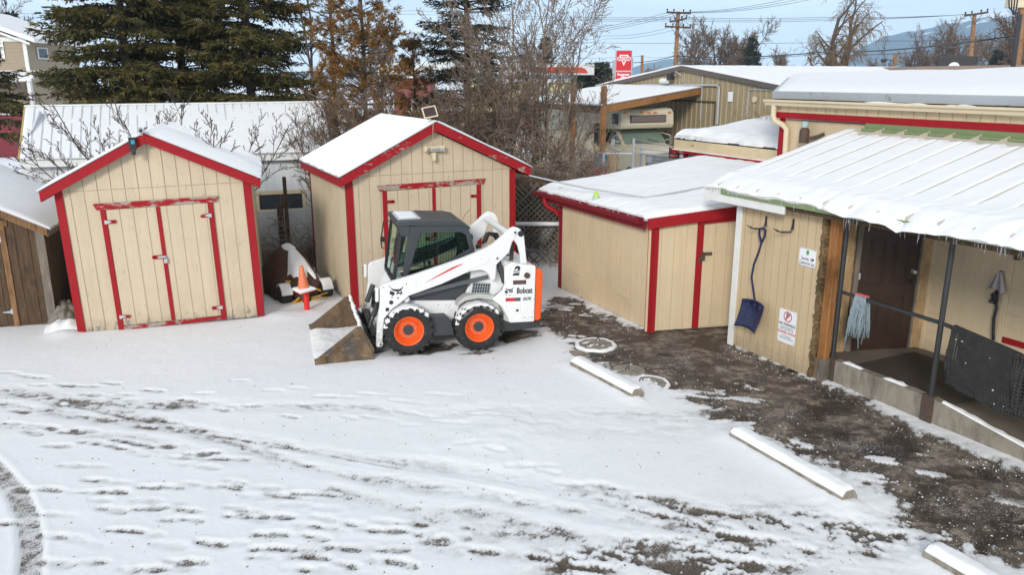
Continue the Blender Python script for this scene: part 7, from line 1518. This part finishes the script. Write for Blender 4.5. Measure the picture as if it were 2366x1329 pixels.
wire([(1180, 146, 80), (1400, 142, 76), (1563, 128, 69.8)], .03, 'black cable from the shrubs to the tall pole passing the fuel sign', G, .3)
wire([(1180, 131, 80), (1484, 129, 95), (1563, 127, 69.8)], .014, 'thin line from the shrubs over the short grey pole', G, .2)
wire([(2040, 150, 58), (2180, 108, 40), (2356, 33, 22.1)], .012, 'thin drop line running up to the service mast at the upper right', G, .25)
for y in (28, 36): wire([(-20, y, 90), (250, y+2, 90), (960, y-4, 88), (1180, y-3, 85)], .012, 'faint thin line behind the tall spruces at the upper left', G, .1)
# ---------------------------------------------------------------- trees
def sprays(V, Fc, p, d, L, w, rr):      # one flat needle-covered spray with a ragged outline
    s = Vector((rr.gauss(0, 1), rr.gauss(0, 1), rr.gauss(0, .6))).cross(d)
    if s.length < 1e-4: return
    s.normalize(); b0 = len(V); e = p+d*L
    V += [tuple(p), tuple(p+d*(L*.45)+s*w), tuple(e), tuple(p+d*(L*.40)-s*w)]; Fc.append((b0, b0+1, b0+2, b0+3))
def conifer(name, label, base, h, rad, seed, mat, z0=.8, dens=1., gap=0., droop=.25, grp=None, spl=.24, spw=.045, spacing=.42, taper=.8, up=.10):
    rr = random.Random(seed); t = thing(name, label, 'tree', base, 0, grp); m = MB(); B = Vector(base)
    m.tube([B, B+Vector((.05, .03, h*.5)), B+Vector((0, 0, h))], [.032*h**.9*.5, .02*h**.9*.5, .02], 8)
    V, Fc = [], []; z = z0; wood = MB()
    while z < h-.2:
        f = (z-z0)/(h-z0); R = rad*(1-f)**taper*(.75+.25*math.sin(min(1, f*6+.35)*PI/2)); nb = max(4, int(7*dens))
        for k in range(nb):
            if rr.random() < gap: continue
            a = rr.uniform(0, 2*PI); L = R*rr.uniform(.72, 1.12); n = max(5, int(L/.13)); p = B+Vector((0, 0, z+rr.uniform(-.35, .35)))
            d = Vector((math.cos(a), math.sin(a), up+rr.uniform(-.08, .10))).normalized(); pts = [p]
            for j in range(n):
                q = j/n; d = (d+Vector((rr.gauss(0, .035), rr.gauss(0, .035), -droop/n*(1 if q < .6 else -.9)))).normalized(); p = p+d*(L/n); pts.append(p)
                if q < .14: continue
                tl = min(.95, .36*L)*(1-q)**.7+.16
                for s in (-1, 1):
                    if rr.random() < .12: continue
                    sd = (d.cross(Vector((0, 0, 1)))*s*rr.uniform(.6, 1.1)+d*.8+Vector((0, 0, rr.uniform(-.30, .12)))).normalized(); tp = p; k2 = max(2, int(tl/.085))
                    for i in range(k2):
                        tp = tp+sd*(tl/k2); sd = (sd+Vector((rr.gauss(0, .1), rr.gauss(0, .1), -.05))).normalized()
                        for _ in range(3):
                            dd = (sd+Vector((rr.gauss(0, .5), rr.gauss(0, .5), rr.gauss(-.1, .4)))).normalized(); sprays(V, Fc, tp, dd, spl*rr.uniform(.6, 1.2), spw*rr.uniform(.7, 1.3), rr)
                dd = (d+Vector((rr.gauss(0, .4), rr.gauss(0, .4), rr.gauss(.1, .4)))).normalized(); sprays(V, Fc, p, dd, spl, spw, rr)
            for _ in range(4): sprays(V, Fc, p, (d+Vector((rr.gauss(0, .3), rr.gauss(0, .3), .15))).normalized(), spl*1.1, spw*.8, rr)
            wood.tube(pts[::2]+[pts[-1]], [max(.006, .030*(1-i/(len(pts)/2+1))) for i in range(len(pts[::2])+1)], 4, False)
        z += spacing*rr.uniform(.7, 1.3)*(1-.35*f)
    tr = m.build('trunk', M['bark'], t, smooth='auto'); wood.build('limbs', M['bark'], tr)
    c = MB(); c.v = V; c.f = Fc; c.m = [0]*len(Fc); c.build('crown', M[mat], t); return t
def pine(name, label, base, h, rad, seed, mat, z0=1., dens=6, bark='bark', spacing=.55, tl=.15, grp=None):
    rr = random.Random(seed); t = thing(name, label, 'tree', base, 0, grp); B = Vector(base); m = MB(); wood = MB(); V, Fc = [], []
    m.tube([B, B+Vector((.08, .05, h*.5)), B+Vector((0, 0, h))], [.085, .06, .02], 8); z = z0
    def tuft(p, d):
        for _ in range(17):
            dd = (d*.7+Vector((rr.gauss(0, .7), rr.gauss(0, .7), rr.gauss(.1, .7)))).normalized(); sprays(V, Fc, p, dd, tl*rr.uniform(.7, 1.3), .011, rr)
    while z < h:
        f = (z-z0)/(h-z0)
        for k in range(dens):
            a = rr.uniform(0, 2*PI); L = rad*(1-f)**.6*rr.uniform(.5, 1.15); d = Vector((math.cos(a), math.sin(a), rr.uniform(.0, .45))).normalized(); p = B+Vector((0, 0, z+rr.uniform(-.15, .15))); n = max(4, int(L/.2)); pts = [p]
            for j in range(n):
                d = (d+Vector((rr.gauss(0, .12), rr.gauss(0, .12), rr.gauss(.03, .08)))).normalized(); p = p+d*(L/n); pts.append(p)
                if j > n*.3 and rr.random() < .85:
                    for _ in range(2):
                        e = (d+Vector((rr.gauss(0, .7), rr.gauss(0, .7), rr.gauss(.1, .4)))).normalized(); q = p+e*rr.uniform(.12, .42); wood.tube([p, q], [.008, .005], 3, False); tuft(q, e)
                        if rr.random() < .5: tuft(p.lerp(q, .5), e)
            tuft(p, d); wood.tube(pts, [max(.006, .022*(1-i/len(pts))) for i in range(len(pts))], 4, False)
        z += spacing*rr.uniform(.7, 1.2)
    tr = m.build('trunk', M[bark], t, smooth='auto'); wood.build('limbs', M[bark], tr); c = MB(); c.v = V; c.f = Fc; c.m = [0]*len(Fc); c.build('crown', M[mat], t); return t
def bare(name, label, base, h, seed, stems=1, spread=.3, lv=4, kids=(5, 6, 6, 4), r0=.1, rmin=.006, up=.10, grp=None, mat='twig', bark='bark', droop=0., cat='tree', clear=.25, ratio=.52, ang=.7, base_r=.1):
    rr = random.Random(seed); t = thing(name, label, cat, base, 0, grp); B = Vector(base); tk, tw = MB(), MB()
    def grow(p, d, L, r, l):
        n = 5 if l < 2 else 4 if l < 3 else 3; pts = [p]; ds = [d]
        for j in range(n):
            d = (d+Vector((rr.gauss(0, .10+.03*l), rr.gauss(0, .10+.03*l), up-droop*(l >= lv-2)*(.5+j*.35)))).normalized(); p = p+d*(L/n); pts.append(p); ds.append(d)
        (tk if l < 2 else tw).tube(pts, [max(rmin, r*(1-.62*i/n)) for i in range(n+1)], 7 if l == 0 else 5 if l == 1 else 3, False)
        if l >= lv: return
        k = kids[min(l, len(kids)-1)]
        for i in range(k):
            q = clear+(1-clear)*(i+rr.random())/k if l == 0 else .15+.85*(i+rr.random())/k; j = min(n-1, int(q*n)); pp = pts[j].lerp(pts[j+1], q*n-j)
            e = ds[j].orthogonal().normalized(); e = (Matrix.Rotation(rr.uniform(0, 2*PI), 3, ds[j]) @ e); nd = (ds[j]*(1-.35*ang)+e*ang*rr.uniform(.6, 1.3)).normalized()
            grow(pp, nd, L*ratio*rr.uniform(.65, 1.25)*(1-.35*q if l == 0 else 1), max(rmin, r*(1-.5*q)*.55), l+1)
    for s in range(stems):
        a = 2*PI*(s+rr.random())/stems; d = Vector((math.cos(a)*spread*rr.uniform(.2, 1.3), math.sin(a)*spread*rr.uniform(.2, 1.3), 1)).normalized(); b_ = B+Vector((math.cos(a), math.sin(a), 0))*base_r*rr.random()*(stems > 1)
        grow(b_, d, h*rr.uniform(.75, 1.05), r0, 0)
    tk.build('trunk', M[bark], t, smooth=True); tw.build('crown', M[mat], t); return t
def g0(px, d): p = at(px, 178, d); return (p.x, p.y, -.06)
S = 'tall spruces behind the white garage'
conifer('spruce_tree', 'broad dark olive spruce left of the pair behind the white garage', g0(292, 27), 13, 2.9, 1, 'spruce', grp=S, dens=1.75, z0=1.2, up=.30, droop=.75, spl=.16, spw=.019)
conifer('spruce_tree', 'broad dark olive spruce right of the pair behind the white garage', g0(575, 27.5), 14, 2.9, 2, 'spruce', grp=S, dens=1.75, z0=1.2, up=.30, droop=.75, spl=.16, spw=.019)
conifer('spruce_tree', 'inner spruce with a visible dark trunk between the two broad ones', g0(420, 29.5), 14, 2.6, 3, 'spruce', grp=S, dens=1.3, z0=1.2, up=.30, droop=.75, spl=.16, spw=.019)
conifer('spruce_tree', 'spruce at the left edge of the photo in front of the brown house', g0(-58, 30), 6.2, 1.75, 5, 'spruce', dens=1.6, z0=2.6, up=.25, droop=.6, spl=.16, spw=.019)
conifer('fir_tree', 'dark snow-flecked fir behind the larger cream shed', g0(1078, 27), 12, 2.0, 6, 'fir', dens=1.5, gap=.04, droop=.35, up=.22, z0=1.8, spl=.16, spw=.015)
pine('pine_tree', 'rusty orange-brown pine behind the larger cream shed', g0(838, 25), 9.5, 1.75, 7, 'rusty', dens=15, z0=1.2)
pine('pine_tree', 'thin sparse reddish pine just left of the rusty orange pine', g0(768, 26.5), 10, 1.2, 8, 'rusty', dens=7, z0=2.0)
pine('pine_tree', 'small reddish brown pine low between the rusty pine and the fir', g0(955, 29), 5.2, 1.6, 9, 'rusty', dens=12, z0=1.2)
bare('birch_tree', 'pale slender bare trunk beside the rusty pine', g0(742, 27.5), 9, 12, 1, .05, 4, (9, 4, 4, 3), .06, .007, mat='twig_red', bark='bark_grey', ratio=.26)
bare('birch_tree', 'second pale bare trunk nearer the spruce', g0(722, 29), 10, 13, 1, .04, 4, (9, 4, 4, 3), .07, .007, mat='twig_red', bark='bark_grey', ratio=.26)
bare('bare_shrub', 'dense orange-brown bare shrub left behind the larger cream shed', g0(795, 20.5), 3.2, 14, 15, .28, 3, (9, 7, 5), .022, .006, mat='twig', bark='twig', cat='shrub', ratio=.42, base_r=.7)
bare('bare_shrub', 'olive-brown bare shrub directly behind the larger shed ridge', g0(1000, 20.5), 3.3, 15, 13, .30, 3, (9, 7, 5), .022, .006, mat='twig', bark='twig', cat='shrub', ratio=.42, base_r=.7)
bare('bare_shrub', 'dense brown bare shrub below the fir right of the shed ridge', g0(1085, 20.5), 3.2, 16, 12, .28, 3, (9, 7, 5), .022, .006, mat='twig', bark='twig', cat='shrub', ratio=.42, base_r=.6)
bare('bare_tree', 'tall pale many-stemmed bare tree right of the larger cream shed', g0(1215, 21), 6.6, 17, 9, .24, 4, (8, 6, 5, 3), .035, .0055, mat='twig_pale', bark='twig_pale', ratio=.38, base_r=.45, clear=.3)
bare('bare_tree', 'second pale bare tree leaning right toward the motorhome', g0(1240, 21.5), 4.9, 18, 9, .36, 4, (8, 6, 5, 3), .03, .0055, mat='twig_pale', bark='twig_pale', ratio=.40, base_r=.4)
bare('bare_shrub', 'arching pale brown thicket beside the chain-link fence', g0(1195, 19.3), 2.4, 19, 44, .62, 3, (8, 7, 5), .02, .006, mat='twig_pale', bark='twig', cat='shrub', ratio=.46, base_r=.9, up=-.02)
bare('bare_shrub', 'low dark thicket behind the lattice fence', g0(1235, 18.6), 2.0, 20, 11, .50, 3, (8, 7, 5), .016, .0055, mat='twig', bark='twig', cat='shrub', ratio=.46, base_r=.9, up=.0)
bare('fruit_tree', 'small bare fruit tree rising behind the left cream shed', (at(405, 420, 17.4).x, at(405, 420, 17.4).y, .0), 3.9, 22, 15, .9, 3, (9, 8, 5), .022, .0052, mat='bark', bark='bark', clear=.5, ratio=.25, up=.06, base_r=.3, ang=.6)
bare('bare_shrub', 'thin bare bush at the right end of the white garage', g0(760, 19.3), 2.7, 23, 7, .35, 3, (7, 5, 4), .018, .005, mat='twig', bark='twig', cat='shrub', ratio=.42, base_r=.3)
weeds('dry_reeds', 'sparse dry stalks on the roof edge behind the low wing', [at(1710, 250, 21)-Vector((0, 0, .35)), at(1840, 240, 20)-Vector((0, 0, .35))], 46, .75, 31, arch=.1, r=.005, cat='plants')
# distance
wl1 = bare('willow_tree', 'leaning left one of the two tall weeping willows behind the tan building roof', g0(1895, 72), 8.4, 31, 1, .12, 4, (7, 6, 7, 5), .34, .009, up=.08, mat='willow_twig', bark='bark', droop=.55, clear=.38, ratio=.50, ang=.85, grp='weeping willows')
wl2 = bare('willow_tree', 'taller right one of the two weeping willows behind the tan building roof', g0(1945, 73), 9.6, 33, 2, .14, 4, (6, 6, 7, 5), .32, .009, up=.08, mat='willow_twig', bark='bark', droop=.55, clear=.38, ratio=.48, ang=.85, grp='weeping willows')
D_ = 'bare trees along the horizon'
b1 = bare('bare_tree', 'rounded bare tree in the middle of the row left of the willows', g0(1662, 105), 9.0, 41, 2, .2, 4, (9, 7, 6, 5), .22, .02, grp=D_, mat='twig', clear=.2, ratio=.5)
b2 = bare('bare_tree', 'rounded bare tree next to the tall utility pole', g0(1612, 105), 7.6, 42, 2, .25, 4, (9, 7, 6, 5), .2, .02, grp=D_, mat='twig', clear=.15, ratio=.5)
b3 = bare('bare_tree', 'hazy reddish bare tree right of the willows', g0(2090, 112), 7.2, 43, 3, .2, 4, (7, 6, 5, 4), .16, .016, grp=D_, mat='twig_red', clear=.15, ratio=.46)
def rep(src, px, d, s, rz, label):
    c = copy_tree(src); p = g0(px, d); c.location = p; c.scale = (s, s, s); c.rotation_euler = (0, 0, rz); c['label'] = label; return c
# copied parts hold coordinates local to their tree, so a move of the root is enough
for src, px, d, s, rz, lab in [(b1, 1715, 106, .98, 2, 'rounded bare tree at the right end of the row left of the willows'), (b2, 1800, 120, .75, 1, 'sparse small bare tree between the row and the willows'),
    (b3, 2035, 108, .85, 1, 'reddish bare tree just right of the willows'), (b3, 2140, 118, 1.1, 3, 'reddish bare tree below the mountain slope'), (b1, 2195, 112, 1.0, 4, 'bare tree left of the single-crossarm pole'),
    (b3, 2285, 105, 1.1, 5, 'bare tree right of the single-crossarm pole'), (b1, 2325, 95, 1.15, 1.5, 'dark bare tree near the right edge of the photo'), (b3, 1740, 125, .6, 2.2, 'low hazy bare tree behind the row left of the willows'),
    (b3, 1850, 122, .5, .4, 'low reddish bare tree under the willows'), (b3, 1975, 122, .5, 1.9, 'low reddish bare tree right behind the willow trunks'), (b2, 2240, 125, .9, 5, 'low bare tree behind the single-crossarm pole'), (b2, 1505, 130, .55, 3, 'small bare tree behind the short grey pole'),
    (b3, 60, 80, .85, .6, 'reddish bare tree behind the brown house roof'), (b3, 122, 75, .85, 2.6, 'greyish bare tree between the brown house and the spruces'), (b2, 8, 85, 1.0, 4, 'bare tree at the upper left corner'), (b2, 880, 70, .8, 1, 'bare tree far behind the rusty pine'), (b1, 1200, 95, .7, 2, 'bare tree far behind the pale stems')]:
    rep(src, px, d, s, rz, lab)
bare('poplar_tree', 'very slender tall bare poplar beside the brown house', g0(94, 76), 10.2, 51, 1, .02, 3, (26, 4, 3), .08, .014, mat='twig_red', ratio=.14, clear=.3)
cn = conifer('far_conifer', 'dark conifer behind the brown house roof', g0(48, 72), 8.6, 1.7, 61, 'far_ever', dens=.7, spl=.5, spw=.10, spacing=.6)
for px, d, s, lab in [(20, 76, .92, 'dark conifer at the upper left behind the bare trees'), (1260, 85, .92, 'dark conifer behind the fuel canopy seen through pale stems'), (1560, 150, .5, 'tiny far conifer left of the tall utility pole'), (1530, 140, .62, 'small dark far conifer beyond the gable of the tan building'), (1735, 104, 1.0, 'dark evergreen at the right end of the bare row'), (2010, 100, .62, 'small conifer right of the willows'), (2300, 88, .75, 'dark conifer near the right edge under the bare trees')]:
    rep(cn, px, d, s, px*.01, lab)
cb_ = conifer('far_pine', 'dark bushy evergreen right of the fuel canopy', g0(1366, 68), 5.3, 2.0, 62, 'far_ever', dens=1., spl=.5, spw=.12, spacing=.5, taper=.35)
rep(cb_, 1393, 80, .95, 2, 'second dark evergreen right of the fuel canopy nearer the red sign')
# mountains
def range_(name, prof, d, depth, seed, snowline, mat):
    m = MB(); n = len(prof)*10; pts = []
    for i in range(n+1):
        f = i/n*(len(prof)-1); k = min(int(f), len(prof)-2); px = prof[k][0]+(prof[k+1][0]-prof[k][0])*(f-k); s_ = f-k; s_ = s_*s_*(3-2*s_)*.6+s_*.4; py = prof[k][1]+(prof[k+1][1]-prof[k][1])*s_; pts.append((px, py))
    def f(u, v):
        i = min(int(u*n), n); px, py = pts[i]; q = at(px, py, d); r = q.x, q.y; k = 1-v
        z = (q.z)*(1-abs(1-2*v)**1.3 if False else max(0, 1-(abs(v-.5)*2)**1.15)); dd = (v-.5)*2*depth; L = math.hypot(*r); x, y = r[0]*(1+dd/L), r[1]*(1+dd/L)
        rg = noise.fractal((x*.003+seed, y*.003, 1), .9, 2.2, 5)
        return (x, y, max(-2, z*(1+.28*rg*min(1, abs(v-.5)*4))-(0 if v == .5 else 3)))
    m.grid(f, n, 40); return struct(m.build(name, mat, None, smooth=True))
b = NB('forested_mountain'); z = b.sep(b.co)[2]; n1 = b.noise(.006, 8, .65); c = b.mix(b.noise(.02, 6, .7), (.012,.02,.026), (.03,.042,.045)); k = b.math('ADD', b.math('MULTIPLY', z, .0032), b.math('MULTIPLY', b.noise(.022, 8, .72, b.map((1, 1, .5))), 1.0)); c = b.mix(b.ramp(k, .98, 1.08), c, (.75,.79,.84)); MT = b.done(c, .9, 0, .05)
range_('mountain', [(1880, 185), (1960, 130), (2000, 103), (2050, 82), (2100, 72), (2150, 64), (2190, 48), (2230, 46), (2265, 33), (2320, 22), (2370, 12), (2500, 14), (2650, 40)], 2600, 500, 1.3, 0, MT)
range_('hills', [(1330, 182), (1400, 166), (1450, 158), (1500, 144), (1550, 135), (1610, 138), (1680, 150), (1750, 160), (1850, 158), (1950, 165), (2050, 178)], 2750, 300, 5.1, 0, MT)
range_('hills', [(-300, 175), (-50, 168), (200, 160), (500, 164), (800, 166), (1000, 160), (1150, 164), (1300, 170), (1420, 180)], 2700, 300, 8.1, 0, MT)
# air: everything up to the mountains stands in it
hz = MB(); hz.box(-2600, 3500, -400, 3400, -4, 340); b = bpy.data.materials.new('haze_air'); b.use_nodes = True; b.node_tree.nodes.clear()
vo = b.node_tree.nodes.new('ShaderNodeVolumePrincipled'); oo = b.node_tree.nodes.new('ShaderNodeOutputMaterial'); b.node_tree.links.new(vo.outputs[0], oo.inputs['Volume'])
vo.inputs['Color'].default_value = (.58, .80, 1, 1); vo.inputs['Density'].default_value = .00028; vo.inputs['Anisotropy'].default_value = .2
HAZE = True
if HAZE: tag(hz.build('haze', b), 'pale blue air between the yard and the mountains', 'haze', kind='stuff')
